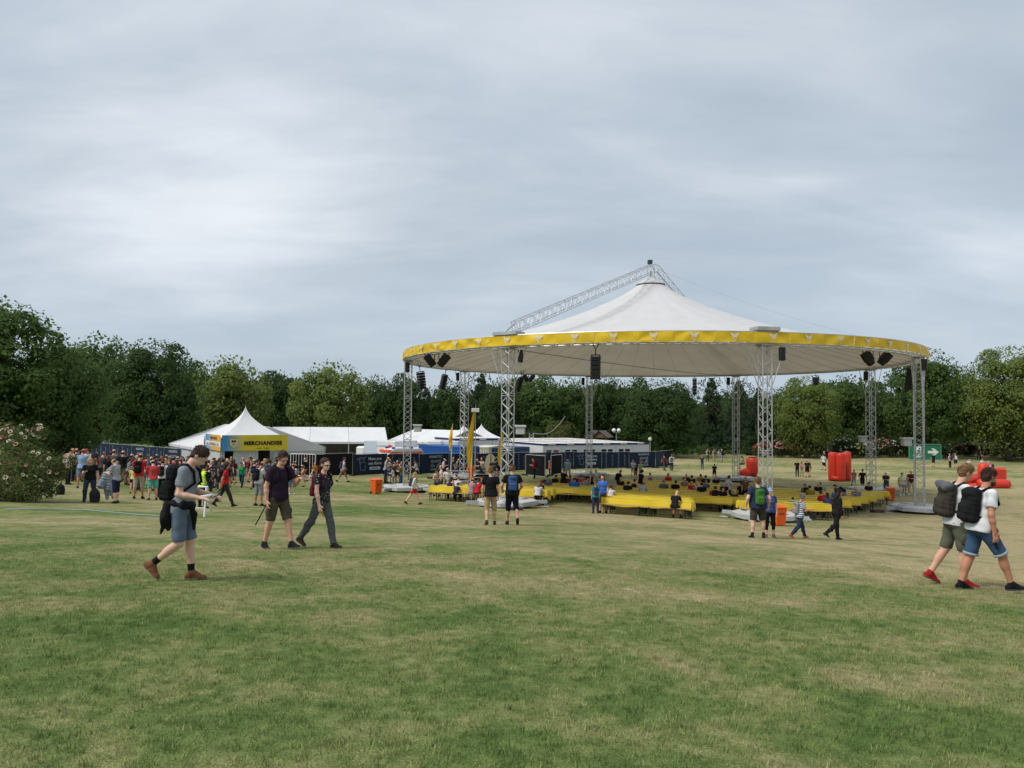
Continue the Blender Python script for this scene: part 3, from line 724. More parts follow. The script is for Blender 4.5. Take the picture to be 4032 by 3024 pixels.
# ------------------------------------------------------------------ tents
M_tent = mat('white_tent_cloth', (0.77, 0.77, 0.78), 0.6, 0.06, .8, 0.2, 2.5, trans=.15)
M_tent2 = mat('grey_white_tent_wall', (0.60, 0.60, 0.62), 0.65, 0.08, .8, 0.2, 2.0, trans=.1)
M_shade = mat('interior_shade', (0.012, 0.012, 0.013), .9)  # near-black colour standing in for the shade inside the tent
M_gable = mat('grey_gable_net', (0.12, 0.125, 0.13), .8)
def hall(G, dw, hw, L, eave, ridge, label, nb, walls='white', gable=True, gmat=None, open_side=False):
    "marquee: G ground point under the middle of the front gable, dw direction along the gable"
    dw = Vector(dw).normalized(); g = gz(G[0], G[1]); root = thing('marquee_tent', label, 'tent', (G[0], G[1], g), math.atan2(dw.y, dw.x))
    rnd = random.Random(int(L*10))
    for k in range(nb):
        y0, y1 = L*k/nb, L*(k+1)/nb-.03
        for s in (-1, 1):
            def fn(u, v, s=s):
                x = s*(hw+.12)*(1-v); z = eave-.04+(ridge-eave)*v - .10*math.sin(PI*v)*math.sin(PI*u) ; return (x, y0+(y1-y0)*u, z)
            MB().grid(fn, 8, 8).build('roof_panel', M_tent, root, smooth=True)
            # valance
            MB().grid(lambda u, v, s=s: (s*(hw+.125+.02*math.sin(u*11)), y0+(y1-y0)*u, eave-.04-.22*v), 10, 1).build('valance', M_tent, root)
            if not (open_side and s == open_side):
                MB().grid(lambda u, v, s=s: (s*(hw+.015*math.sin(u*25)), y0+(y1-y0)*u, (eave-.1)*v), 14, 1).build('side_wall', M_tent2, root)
    fr = MB()
    for k in range(nb+1):
        y = min(L*k/nb, L-.05)+.02
        for s in (-1, 1):
            fr.box((s*hw-.06, y-.05, 0), (s*hw+.06, y+.05, eave)); fr.tube((s*hw, y, eave-.1), (0, y, ridge-.12), .06, n=4)
        fr.tube((-hw*.5, y, eave+(ridge-eave)*.45), (hw*.5, y, eave+(ridge-eave)*.45), .03, n=4)
    fr.build('frame', M_alu, root)
    if gable:
        m = gmat or M_tent
        for s in (-1, 1):
            V = [(0, -.03, eave-.35), (s*hw, -.03, eave-.35), (s*hw, -.03, eave), (0, -.03, ridge)]
            MB().add(V, [(0, 1, 2, 3)]).build('gable_panel', m, root)
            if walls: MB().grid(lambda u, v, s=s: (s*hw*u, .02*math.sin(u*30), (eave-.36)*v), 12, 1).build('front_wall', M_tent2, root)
    return root
def pagoda(c, rz, w, eave, top, label, sign=False, walls=(True, True, True)):
    g = gz(c[0], c[1]); root = thing('pagoda_tent', label, 'tent', (c[0], c[1], g), rz)
    h = w/2; n = 12
    for k in range(4):
        a = k*PI/2
        def fn(u, v):
            t = v; r = h*((1-t)**2.0*.86 + (1-t)*.14); z = eave + (top-eave)*(1-(1-t)**1.0*(1-.0*t)) 
            x = (u-.5)*2*r; p = Vector((x, -r, z)); p.z -= .06*math.sin(PI*u)*(1-t)
            return Matrix.Rotation(a, 3, 'Z') @ p
        MB().grid(fn, 6, 14).build('roof_panel', M_tent, root, smooth=True)
        MB().grid(lambda u, v: Matrix.Rotation(a, 3, 'Z') @ Vector(((u-.5)*w, -h-.01-.02*math.sin(u*20), eave+.02-.28*v)), 12, 1).build('valance', M_tent, root)
    MB().tube((0, 0, top-.3), (0, 0, top+.06), .035, .01).build('finial', M_tent, root)
    for sx in (-1, 1):
        for sy in (-1, 1): MB().box((sx*h-.05, sy*h-.05, 0), (sx*h+.05, sy*h+.05, eave)).build('post', M_alu, root)
    return root
# big merchandise marquee with a pagoda and sign in front
UW = Vector((.82, .57, 0)).normalized(); UL = Vector((-UW.y, UW.x, 0))
mh = hall((-20.4, 65.2), UW, 5.0, 13.5, 2.05, 3.85, 'wide white marquee behind the merchandise sign', 3)
FL = Vector((-22.0, 59.0, 0)); pc = FL + UW*2.5 + UL*2.5
pg = pagoda((pc.x, pc.y), math.atan2(UW.y, UW.x), 5.0, 2.95, 5.45, 'white pagoda tent with a tall pointed peak above the merchandise sign')
# pagoda curtains, and an added near-black sheet that paints the shade inside
gp = gz(pc.x, pc.y)
for x0, x1, m in ((-2.45, -2.2, M_tent2), (-1.55, -1.3, M_tent2), (-1.3, .05, M_tent2), (.05, .35, M_tent2), (1.6, 2.45, M_tent2)):
    MB().grid(lambda u, v: (x0+(x1-x0)*u, -2.42+.035*math.sin(u*(x1-x0)*22), 2.1*v), max(6, int((x1-x0)*10)), 1).build('curtain', m, pg, smooth=True)
MB().box((-2.4, 1.2, 0), (2.4, 1.3, 2.8)).build('interior_shade_sheet', M_shade, pg)
MB().box((-2.45, -2.2, .0), (-2.42, 2.3, 2.0)).build('side_curtain', M_tent2, pg)
def grad_mat(name, c0, c1, x0, x1):
    m = bpy.data.materials.new(name); m.use_nodes = True; nt = m.node_tree; N = nt.nodes.new; L = nt.links.new; b = nt.nodes['Principled BSDF']; b.inputs['Roughness'].default_value = .6
    tc = N('ShaderNodeTexCoord'); sx = N('ShaderNodeSeparateXYZ'); L(tc.outputs['Object'], sx.inputs[0]); mr = N('ShaderNodeMapRange'); mr.inputs[1].default_value = x0; mr.inputs[2].default_value = x1; L(sx.outputs[0], mr.inputs[0])
    mx = N('ShaderNodeMix'); mx.data_type = 'RGBA'; L(mr.outputs[0], mx.inputs['Factor']); mx.inputs['A'].default_value = (*c0, 1); mx.inputs['B'].default_value = (*c1, 1); L(mx.outputs['Result'], b.inputs['Base Color']); return m
def merch_sign():
    p = FL - UL*.22 + Vector((0, 0, gp+1.98)); p.z = gp+1.98
    root = thing('merchandise_sign', 'blue to yellow banner sign reading MERCHANDISE over the tent entrance', 'sign', p, math.atan2(UW.y, UW.x))
    W, H = 5.05, 1.2
    gm = grad_mat('blue_to_yellow_print', srgb(62, 148, 196), srgb(226, 203, 46), .3, 1.75)
    MB().grid(lambda u, v: (u*W, .02*math.sin(u*17)*math.sin(v*4), v*H), 24, 4).build('front_banner', gm, root, smooth=True)
    ink = mat('black_ink', (.012, .012, .014), .6)
    mesh_obj('lettering', text_mesh('MERCHANDISE', .40, .021, 1.12), ink, root, (3.12, -.035, .56))
    flat([[(2.45+.09*k, .14), (2.51+.09*k, .14), (2.51+.09*k, .14+.03+.03*((k*7) % 3)), (2.45+.09*k, .14+.03+.03*((k*5) % 3))] for k in (0, 2, 3, 4, 5, 8, 9, 10, 11, 12)]).build('small_print', ink, root, loc=(0, -.035, 0))
    # crest: pale shield with a dark disc and a dark bar
    cr = MB(); sh = [(-.27, .36), (.27, .36), (.3, .05), (.22, -.22), (0, -.36), (-.22, -.22), (-.3, .05)]
    cr.add([(x, 0, z) for x, z in sh], [tuple(range(7))]); c = cr.build('crest', mat('pale_crest', srgb(214, 205, 160), .6), root, loc=(.88, -.035, .60))
    e = [(.62*math.cos(2*PI*k/20)*.3, .16*math.sin(2*PI*k/20)) for k in range(20)]
    for dx in (-.085, .085): flat([circ2(dx, .13, .09, 12)[:-1]]).build('crest_mark', ink, c, loc=(0, -.006, 0))
    mesh_obj('crest_lettering', text_mesh('FEST', .11, .004), ink, c, (0, -.006, -.12))
    for k in range(7): flat([circ2(-.22+.073*k, .33+.03*math.sin(PI*k/6), .03, 8)[:-1]]).build('crest_mark', mat('orange_ink', srgb(190, 105, 40)), c, loc=(0, -.005, 0))
    # side banner: three stripes, going back along the left side of the tent
    s = bpy.data.objects.new('side_banner', None); link(s, root); s.rotation_euler = (0, 0, PI/2); s.location = (-.06, .1, 0)
    D = 4.6; g2 = grad_mat('blue_to_orange_print', srgb(230, 172, 50), srgb(60, 150, 205), 1.6, 4.2)
    M_w = mat('white_banner_cloth', (.78, .78, .78), .6)
    # seen from outside (x decreasing to the left), normals face -x
    for z0, z1, m in ((.0, .30, g2), (.304, .68, M_w), (.684, 1.2, g2)):
        MB().grid(lambda u, v: (u*D, .012*math.sin(u*13), z0+(z1-z0)*v), 12, 2).build('stripe', m, s, smooth=True)
    tm = text_mesh('MERCHANDISE', .28, .008); tm.transform(Matrix.Scale(-1, 4, (1, 0, 0))); mesh_obj('lettering', tm, ink, s, (2.0, .03, .93))
    rr = random.Random(2); q = []
    for k in range(34):
        x = .3+k*.12; h = rr.uniform(.08, .28)
        if rr.random() < .85: q.append([(x, .36+rr.uniform(0, .04)), (x+rr.uniform(.04, .09), .36), (x+.07, .36+h), (x, .36+h)])
    flat(q).build('small_print', mat('brown_ink', srgb(120, 90, 100)), s, loc=(0, .03, 0))
merch_sign()
# marquees further back
def long_marquee():
    # ridge runs left to right, long eave faces the camera, open bays
    a, b = at(1115, 1747, 84), at(1526, 1746, 86.5); d = (b-a); d.z = 0; L = d.length; d.normalize(); n = Vector((-d.y, d.x, 0))
    G = b + n*5.0
    return hall((G.x, G.y), Vector((n.x, n.y, 0)), 5.0, L+1.5, 2.45, 3.95, 'long white marquee with open bays behind the fence', 3, gable=True, gmat=M_tent2, open_side=-1)
long_marquee()
def centre_marquee():
    g = at(1845, 1740, 96); return hall((g.x, g.y), (.62, .78, 0), 4.7, 9.5, 2.35, 3.75, 'white marquee with dark netted gable behind the containers', 3, gmat=M_gable)
centre_marquee()
for px, Y, l in ((1826, 106, 'small white pagoda tent with pointed peak behind the left rear tower'), (1895, 104, 'small white pagoda tent with pointed peak beside the office containers')):
    p = at(px, 1720, Y); pagoda((p.x, p.y), .35, 4.2, CAMZ + ray(px, 1722).z*Y - gz(p.x, p.y), CAMZ + ray(px, 1668).z*Y - gz(p.x, p.y), l)
# trestle tables and tarpaulin wall under the long marquee
pz = at(1330, 1760, 92)
o = MB().grid(lambda u, v: (-8+16*u, .08*math.sin(u*70), 2.3*v), 60, 1).build('tarpaulin_wall', mat('brown_tarpaulin', srgb(112, 104, 92), .8, .2, 1.5), None, smooth=True)
o.location = (pz.x, pz.y, gz(pz.x, pz.y)); o.rotation_euler = (0, 0, .25); tag(o, 'brown tarpaulin wall hanging inside the long marquee', 'tarpaulin')

# ------------------------------------------------------------------ containers
M_cblue = mat('blue_container_paint', srgb(34, 84, 152), .5, .15, 1.5, .15, 9)
M_cblue2 = mat('dark_blue_container_paint', srgb(38, 66, 104), .55, .15, 1.5, .15, 9)
M_cbeige = mat('beige_container_paint', srgb(186, 180, 160), .55, .12, 1.5)
M_trim = mat('navy_container_trim', srgb(32, 44, 98), .5, .1)
M_cwhite = mat('white_container_panel', srgb(208, 208, 206), .5, .06, 1.2)
M_croof = mat('pale_container_roof', srgb(216, 212, 202), .7, .14, 0.8)
M_glass = mat('dark_window_glass', (.02, .022, .025), .1, .2, spec=.6)
M_red = mat('red_paint', srgb(205, 58, 44), .5, .1)
def shipping(pa, pb, wd, H, m, label, door=None):
    "corrugated container, front long side from pa to pb"
    a, b = Vector(pa), Vector(pb); d = b-a; L = d.length; g = gz((a.x+b.x)/2, (a.y+b.y)/2)
    root = thing('shipping_container', label, 'container', (a.x, a.y, g), math.atan2(d.y, d.x))
    def corr(x0, x1, fn, name):
        n = int(abs(x1-x0)/.13); mb = MB(); V = []; 
        for i in range(n*2+2):
            x = x0+(x1-x0)*i/(n*2+1); o = .035 if (i//2) % 2 else 0
            V += [fn(x, o, .16), fn(x, o, H-.12)]
        F = [(2*i, 2*i+2, 2*i+3, 2*i+1) for i in range(n*2+1)]
        mb.add(V, F).build(name, m, root)
    corr(.08, L-.08, lambda x, o, z: (x, o, z), 'long_side'); corr(L-.08, .08, lambda x, o, z: (x, wd-o, z), 'long_side')
    corr(.08, wd-.08, lambda x, o, z: (L-o, x, z), 'end_wall'); corr(wd-.08, .08, lambda x, o, z: (o, x, z), 'end_wall')
    fr = MB()
    for x in (0, L-.1):
        for y in (0, wd-.1): fr.box((x, y, 0), (x+.1, y+.1, H))
    for z0 in (0, H-.12):
        for y in (0, wd-.1): fr.box((.1, y-.004, z0), (L-.1, y+.1, z0+.14))
        for x in (0, L-.1): fr.box((x-.004, .1, z0+.003), (x+.1, wd-.1, z0+.143))
    fr.build('frame', m, root)
    MB().grid(lambda u, v: (.1+u*(L-.2), .1+v*(wd-.2), H-.02+.015*((int(u*40)) % 2)), 40, 1).build('roof', m if m != M_cbeige else M_croof, root)
    return root
c1 = at(1648, 1757, 75.5); c2 = at(1815, 1766, 72.0)
shipping((c1.x, c1.y), (c2.x, c2.y), 2.6, CAMZ+ray(1720, 1756).z*74-gz(c1.x, c1.y), M_cblue, 'bright blue shipping container behind the fence beside the ambulance')
c3 = at(1817, 1764, 76.5); c4 = at(1838, 1764, 77)
c5 = at(1843, 1763, 79.5); c6 = at(1924, 1763, 79.0)
shipping((c5.x, c5.y), (c6.x, c6.y), 5.5, CAMZ+ray(1880, 1761).z*79-gz(c5.x, c5.y), M_cbeige, 'short beige shipping container between two blue ones behind the fence')
c7 = at(1927, 1764, 80); c8 = at(2086, 1764, 84.5)
shipping((c7.x, c7.y), (c8.x, c8.y), 4.8, CAMZ+ray(2000, 1761).z*82-gz(c7.x, c7.y), M_cblue2, 'dull blue shipping container behind the fence left of the office containers')

def offices():
    A = at(2137, 1752, 83.0); B = at(2556, 1744, 89.8); A.z = B.z = 0; d = B-A; n = 6; w = d.length/n; D = 5.9
    u = d.normalized(); v = Vector((-u.y, u.x, 0)); H = 2.55; g0 = gz(A.x, A.y)
    red_cloth = mat('red_curtain', srgb(150, 44, 38), .8)  # plain red cloth colour for one pane and the blinds
    for row in range(3):
        for k in range(n):
            p = A + u*w*k + v*(D+.02)*row
            lab = ('white office container with windows and navy trim, %s from the left in the front row' % ('first', 'second', 'third', 'fourth', 'fifth', 'sixth')[k]) if row == 0 else ('white office container showing only its roof, %s from the left in the %s row' % (('first', 'second', 'third', 'fourth', 'fifth', 'sixth')[k], ('middle', 'back')[row-1]))
            t = thing('office_container', lab, 'container', (p.x, p.y, g0), math.atan2(u.y, u.x), 'office containers joined into one block' if row == 0 else 'office containers of the %s row' % ('middle', 'back')[row-1])
            MB().bbox((.02, .02, .1), (w-.02, D, H-.2), .03).build('wall', M_cwhite, t)
            rf = MB(); rf.box((.0, -.02, H-.2), (w-.01, .12, H)); rf.box((0, .12, H-.19), (.1, D-.1, H-.003)); rf.box((w-.11, .12, H-.19), (w-.01, D-.1, H-.003)); rf.box((0, D-.1, H-.2), (w-.01, D, H)); rf.build('roof_trim', M_trim, t)
            MB().grid(lambda a, b: (.1+(w-.2)*a, .12+(D-.22)*b, H-.015+.02*math.sin(a*PI)*math.sin(b*PI)), 4, 6).build('roof_sheet', M_croof, t)
            if row == 0:
                pl = MB().box((w*.3, -.028, H-.16), (w*.66, -.022, H-.04)).build('name_plate', M_print, t)
                flat([[(w*.36+.09*q, H-.13), (w*.36+.09*q+.06, H-.13), (w*.36+.09*q+.06, H-.07), (w*.36+.09*q, H-.07)] for q in range(6)]).build('plate_print', M_red, pl, loc=(0, -.032, 0))
                for x in (0.015, w-.125): MB().box((x, -.015, .1), (x+.11, .06, H-.2)).build('corner_post', M_cwhite, t)
                if k < 5:
                    for q, x0 in enumerate((w*.16, w*.53)):
                        wd = MB(); x1 = x0+w*.33; z0, z1 = .95, H-.62
                        for (l, h) in (((x0, z0), (x1, z0+.06)), ((x0, z1-.06), (x1, z1)), ((x0, z0+.06), (x0+.06, z1-.06)), ((x1-.06, z0+.06), (x1, z1-.06))): wd.box((l[0], -.03, l[1]), (h[0], .03, h[1]))
                        wo = wd.build('window', M_cwhite, t)
                        MB().box((x0+.06, .0, z0+.06), (x1-.06, .012, z1-.06)).build('pane', red_cloth if (k == 0 and q == 1) else M_glass, wo)
                        if k < 2: MB().box((x0+.08, -.006, z0+.3), (x1-.08, -.002, z0+.5)).build('blind', red_cloth, wo)
    # second block set back at the left
    p2 = A - u*w*2.6 + v*9.0
    for k in range(3):
        p = p2 + u*w*k
        t = thing('office_container', 'white office container with navy trim set back left of the office block, %s of three' % ('left', 'middle', 'right')[k], 'container', (p.x, p.y, g0), math.atan2(u.y, u.x), 'office containers set back')
        MB().bbox((.02, .02, .1), (w-.02, D, H+.1), .03).build('wall', M_cwhite, t)
        MB().box((.0, -.02, H+.1), (w-.01, .12, H+.32)).box((.0, .12, H+.105), (w-.01, D, H+.29)).build('roof_trim', M_trim, t)
        MB().box((.1, .2, H+.294), (w-.11, D-.1, H+.315)).build('roof_sheet', M_croof, t)
        MB().box((w*.3, -.028, H+.15), (w*.66, -.022, H+.28)).build('name_plate', M_print, t)
offices()

# ------------------------------------------------------------------ vehicles behind the fence
M_van = mat('white_vehicle_paint', (.74, .74, .75), .35, .03, 1, spec=.5)
M_orange = mat('signal_orange_paint', srgb(226, 84, 30), .4, .05, spec=.5)
M_bluelamp = mat('blue_lamp_glass', srgb(40, 62, 150), .2, .1, spec=.6)
def wheels(t, xs, w, r=.36):
    for x in xs:
        for y in (.0, w-.24):
            wo = MB().lathe([(r*.55, 0), (r, .02), (r, .22), (r*.55, .24)], 16, Matrix.Translation((x, y+.24, r)) @ Matrix.Rotation(PI/2, 4, 'X'), cap=True).build('wheel', M_rubber, t)
            MB().lathe([(.02, -.01), (r*.5, -.01), (r*.55, .0)], 12, Matrix.Translation((x, y+.24 if y else .0, r)) @ Matrix.Rotation(PI/2, 4, 'X')).build('rim', M_galv, wo)
def truck(pa, pb, H, label, face2=True, txt=True):
    a, b = Vector(pa), Vector(pb); d = b-a; L = d.length; g = gz(a.x, a.y); W = 2.1
    t = thing('box_truck', label, 'truck', (a.x, a.y, g), math.atan2(d.y, d.x), 'rental box trucks behind the fence')
    MB().bbox((0, 0, .75), (L, W*1.9, H), .04).build('cargo_box', M_van, t)
    MB().bbox((L+.05, .1, .35), (L+1.6, W*1.9-.1, 1.9), .2).build('cab', M_van, t)
    MB().box((L+1.61, .3, 1.1), (L+1.63, W*1.9-.3, 1.7)).build('windscreen', M_glass, t)
    MB().box((.1, .2, .45), (L, W*1.9-.2, .75)).build('chassis', M_rubber, t)
    wheels(t, (.8, L+.7), W*1.9)
    cz = H-1.15; P = [(L*.72+.55*math.cos(PI*k/12)*.9, cz+.05+.75*math.sin(PI*k/12)) for k in range(13)]
    flat([P]).build('red_half_disc', M_red, t, loc=(0, -.006, 0))
    tb = mat('blue_ink', srgb(60, 82, 128), .6)
    if txt:
        mesh_obj('lettering', text_mesh('Rent-a-Car', .36, .003), tb, t, (L*.34, -.006, H-1.35)); mesh_obj('lettering', text_mesh('www.buchbinder.de', .19, .003), tb, t, (L*.32, -.006, H-.5))
    else: mesh_obj('lettering', text_mesh('www.buchbinder.de', .19, .003), tb, t, (L*.36, -.006, H-.55))
    # rear face with a red disc
    M4 = Matrix.Rotation(-PI/2, 4, 'Z')
    return t
p1, p2 = at(1484, 1740, 78.5), at(1556, 1740, 77.5)
t1 = truck((p1.x, p1.y), (p2.x, p2.y), CAMZ+ray(1520, 1737).z*78-gz(p1.x, p1.y), 'white rental box truck with red half disc reading Rent-a-Car behind the fence')
p3, p4 = at(1557, 1741, 79.5), at(1626, 1741, 82)
def truck_rear(pa, pb, H, label):
    a, b = Vector(pa), Vector(pb); d = b-a; L = d.length; g = gz(a.x, a.y)
    t = thing('box_truck', label, 'truck', (a.x, a.y, g), math.atan2(d.y, d.x), 'rental box trucks behind the fence')
    MB().bbox((0, 0, .75), (L, 4.2, H), .04).build('cargo_box', mat('pale_grey_blue_vehicle_paint', srgb(190, 200, 214), .4, .03), t)
    MB().box((.1, .2, .45), (L-.1, 4.2, .75)).build('chassis', M_rubber, t); wheels(t, (.5, L-.5), 4.0)
    MB().bbox((.2, 4.25, .35), (L-.2, 5.6, 1.9), .2).build('cab', M_van, t)
    c = flat([circ2(L*.5, H-.75, .42, 20)[:-1]]).build('red_disc', M_red, t, loc=(0, -.006, 0)); flat([[(L*.5-.3, H-.82), (L*.5+.3, H-.82), (L*.5+.3, H-.68), (L*.5-.3, H-.68)]]).build('white_bar', M_print, c, loc=(0, -.004, 0))
    return t
truck_rear((p3.x, p3.y), (p4.x, p4.y), CAMZ+ray(1590, 1738).z*80.5-gz(p3.x, p3.y), 'pale grey rental truck seen from behind with a red disc, left of the tower')
p5, p6 = at(1682, 1742, 84), at(1735, 1742, 84)
truck((p5.x, p5.y), (p6.x, p6.y), CAMZ+ray(1700, 1738).z*84-gz(p5.x, p5.y), 'white rental box truck with red half disc above the blue container', txt=False)
p7, p8 = at(1737, 1745, 86), at(1805, 1745, 86)
truck_rear((p7.x, p7.y), (p8.x, p8.y), CAMZ+ray(1770, 1739).z*86-gz(p7.x, p7.y), 'pale grey rental truck seen from behind with a red disc, above the blue container')
def ambulance():
    a, b = at(1512, 1790, 71.0), at(1668, 1790, 73.5); d = b-a; d.z = 0; L = d.length; g = gz(a.x, a.y); H = CAMZ+ray(1590, 1768).z*72-g
    t = thing('ambulance', 'orange and white ambulance with blue lamps, roof showing above the fence', 'ambulance', (a.x, a.y, g), math.atan2(d.y, d.x)); W = 2.0
    b_ = MB(); P = [(0, .35), (.0, 1.1), (.25, 1.25), (.75, H-.18), (1.1, H), (L-.25, H), (L-.05, H-.3), (L, 1.0), (L, .35)]
    b_.prism([(x, z) for x, z in P][::-1], 0, W); b_.build('body', M_van, t)
    flat([[(.45, H-.55), (L-.08, H-.55), (L-.14, H-.26), (.68, H-.26)]]).build('orange_stripe', M_orange, t, loc=(0, -.006, 0))
    flat([[(.05, .75), (L-.02, .75), (L-.02, 1.15), (.05, 1.15)]]).build('orange_stripe', M_orange, t, loc=(0, -.006, 0))
    MB().bbox((.5, .05, H-.30), (1.15, W-.05, H-.08), .04).build('roof_front', M_orange, t)
    for x in (1.0, L-1.3): 
        for y in (.25, W-.45): MB().bbox((x, y, H+.001), (x+.32, y+.2, H+.16), .03).build('blue_lamp', M_bluelamp, t)
    MB().bbox((1.5, .4, H+.001), (L-1.5, W-.4, H+.1), .04).build('roof_box', M_van, t)
    for x in (1.2, 2.1): MB().box((x, -.012, 1.25), (x+.8, -.006, H-.6)).build('window', M_glass, t)
    flat([[(L*.35+.13*q, H-.46), (L*.35+.13*q+.08, H-.46), (L*.35+.13*q+.08, H-.36), (L*.35+.13*q, H-.36)] for q in range(11)]).build('stripe_print', M_van, t, loc=(0, -.012, 0)); wheels(t, (.8, L-.8), W)
ambulance()

# ------------------------------------------------------------------ trees
def leaf_mat(name, c, tr=.48):
    m = bpy.data.materials.new(name); m.use_nodes = True; nt = m.node_tree; N = nt.nodes.new; L = nt.links.new
    b = nt.nodes['Principled BSDF']; b.inputs['Roughness'].default_value = .7; b.inputs['Specular IOR Level'].default_value = .12
    at_ = N('ShaderNodeAttribute'); at_.attribute_name = 'tint'
    r = N('ShaderNodeValToRGB'); L(at_.outputs['Fac'], r.inputs[0]); e = r.color_ramp
    e.elements[0].color = (c[0]*.75, c[1]*.78, c[2]*.85, 1); e.elements[1].color = (c[0]*1.45, c[1]*1.28, c[2]*1.05, 1); q = e.elements.new(.5); q.color = (*c, 1)
    L(r.outputs[0], b.inputs['Base Color']); t = N('ShaderNodeBsdfTranslucent'); L(r.outputs[0], t.inputs[0]); ms = N('ShaderNodeMixShader'); ms.inputs[0].default_value = tr
    L(b.outputs[0], ms.inputs[1]); L(t.outputs[0], ms.inputs[2]); L(ms.outputs[0], nt.nodes['Material Output'].inputs[0]); MATS[name] = m; return m
LM = {'dark': leaf_mat('dark_foliage', (.062, .108, .034)), 'mid': leaf_mat('mid_green_foliage', (.090, .150, .044)), 'light': leaf_mat('light_green_foliage', (.170, .225, .064)),
      'conifer': leaf_mat('conifer_foliage', (.050, .084, .040)), 'olive': leaf_mat('olive_shrub_foliage', (.115, .132, .046)), 'rose': leaf_mat('rose_bush_foliage', (.110, .145, .048)), 'hedge': leaf_mat('hedge_foliage', (.065, .10, .04))}
def leaf_mesh(name, pos, nrm, size, rng, tint):
    N_ = len(pos); nrm = nrm/np.linalg.norm(nrm, axis=1, keepdims=True)
    t = np.cross(nrm, rng.normal(size=(N_, 3))); t /= np.linalg.norm(t, axis=1, keepdims=True)+1e-9; b = np.cross(nrm, t)
    s = size*rng.uniform(.6, 1.35, (N_, 1)); w = s*rng.uniform(.5, .8, (N_, 1))
    V = np.empty((N_, 4, 3)); V[:, 0] = pos - t*s; V[:, 1] = pos - b*w - nrm*s*.15; V[:, 2] = pos + t*s - nrm*s*.25; V[:, 3] = pos + b*w - nrm*s*.15
    me = bpy.data.meshes.new(name); me.vertices.add(N_*4); me.vertices.foreach_set('co', V.ravel())
    me.loops.add(N_*4); me.loops.foreach_set('vertex_index', np.arange(N_*4, dtype=np.int32))
    me.polygons.add(N_); me.polygons.foreach_set('loop_start', np.arange(0, N_*4, 4, dtype=np.int32)); me.polygons.foreach_set('loop_total', np.full(N_, 4, np.int32))
    a = me.attributes.new('tint', 'FLOAT', 'FACE'); a.data.foreach_set('value', np.clip(tint, 0, 1).astype(np.float32)); me.update(); me.validate(); return me
def crown(kind, seed, n, leaf, nl=46, lr=(.20, .36)):
    "unit crown: radius 1, from z=-1 to 1; built of leaf clumps on an uneven outline"
    rng = np.random.default_rng(seed); P = []; Nn = []; T = []
    u = rng.normal(size=(nl, 3)); u /= np.linalg.norm(u, axis=1, keepdims=True)
    if kind == 'conifer':
        z = rng.uniform(-1, 1, nl); a = rng.uniform(0, 2*PI, nl); r = (1-z)/2*.9+.06
        c = np.stack([r*np.cos(a)*.8, r*np.sin(a)*.8, z*.92], -1); rad = .10+.22*(1-z)/2*rng.uniform(.7, 1.3, nl)
    else:
        q = rng.uniform(.62, .84, (nl, 1)); q[: nl//4] = rng.uniform(.1, .5, (nl//4, 1)); c = u*q; rad = rng.uniform(*lr, nl)
        # leave a few notches, let a few boughs stick out
        for _ in range(5):
            d = rng.normal(size=3); d /= np.linalg.norm(d); k = (u @ d) > .86; c[k] *= rng.uniform(.72, 1.12)
    wts = rad**2/np.sum(rad**2)
    for i in range(nl):
        m = max(20, int(n*wts[i])); d = rng.normal(size=(m, 3)); d[:, 2] += .35; d /= np.linalg.norm(d, axis=1, keepdims=True)
        fl = np.array([1.0, 1.0, .72 if kind != 'conifer' else .5]); rr = rad[i]*rng.uniform(.72, 1.06, (m, 1))**.8
        p = c[i] + d*rr*fl; P.append(p)
        o = d + np.array([0, 0, .7]) + rng.normal(scale=.4, size=(m, 3)); Nn.append(o)
        T.append(np.clip(.5 + rng.normal(scale=.16, size=m) + rng.normal(scale=.13), 0, 1))
    m = n//10; d = rng.normal(size=(m, 3)); d /= np.linalg.norm(d, axis=1, keepdims=True)     # loose sprays on the outline
    P.append(d*rng.uniform(.86, 1.04, (m, 1))); Nn.append(d+rng.normal(scale=.7, size=(m, 3))); T.append(rng.uniform(.35, .85, m))
    P = np.concatenate(P); return leaf_mesh('crown', P, np.concatenate(Nn), leaf, rng, np.concatenate(T))
CR = {'a': crown('b', 1, 15000, .036), 'b': crown('b', 2, 15000, .034, 60, (.17, .30)), 'c': crown('b', 3, 13000, .038, 36, (.24, .42)), 'd': crown('conifer', 4, 11000, .034, 70), 'near': crown('b', 5, 42000, .024, 90, (.14, .27)), 'near2': crown('b', 6, 40000, .024, 80, (.15, .28)), 'shrub': crown('b', 8, 9000, .045, 30, (.25, .42))}
M_bark = mat('tree_bark', (.07, .055, .042), .95, .3, 4, .6, 12)
def trunk_mesh(seed):
    rnd = random.Random(seed); mb = MB()
    pts = [(0, 0, 0)]; 
    for k in range(1, 8): pts.append((pts[-1][0]+rnd.uniform(-.03, .03), pts[-1][1]+rnd.uniform(-.03, .03), k/7*.8))
    mb.path(pts, [.035, .027, .024, .021, .018, .014, .010, .004], 7)
    for k in range(7):
        z = rnd.uniform(.22, .62); a = rnd.uniform(0, 2*PI); l = rnd.uniform(.18, .34)
        q = [(0, 0, z)] + [(math.cos(a)*l*t+rnd.uniform(-.02, .02), math.sin(a)*l*t+rnd.uniform(-.02, .02), z+l*.9*t) for t in (.35, .7, 1)]
        mb.path(q, [.014, .010, .007, .003], 5)
    return mb.mesh('trunk', True)
TRK = [trunk_mesh(k) for k in range(3)]
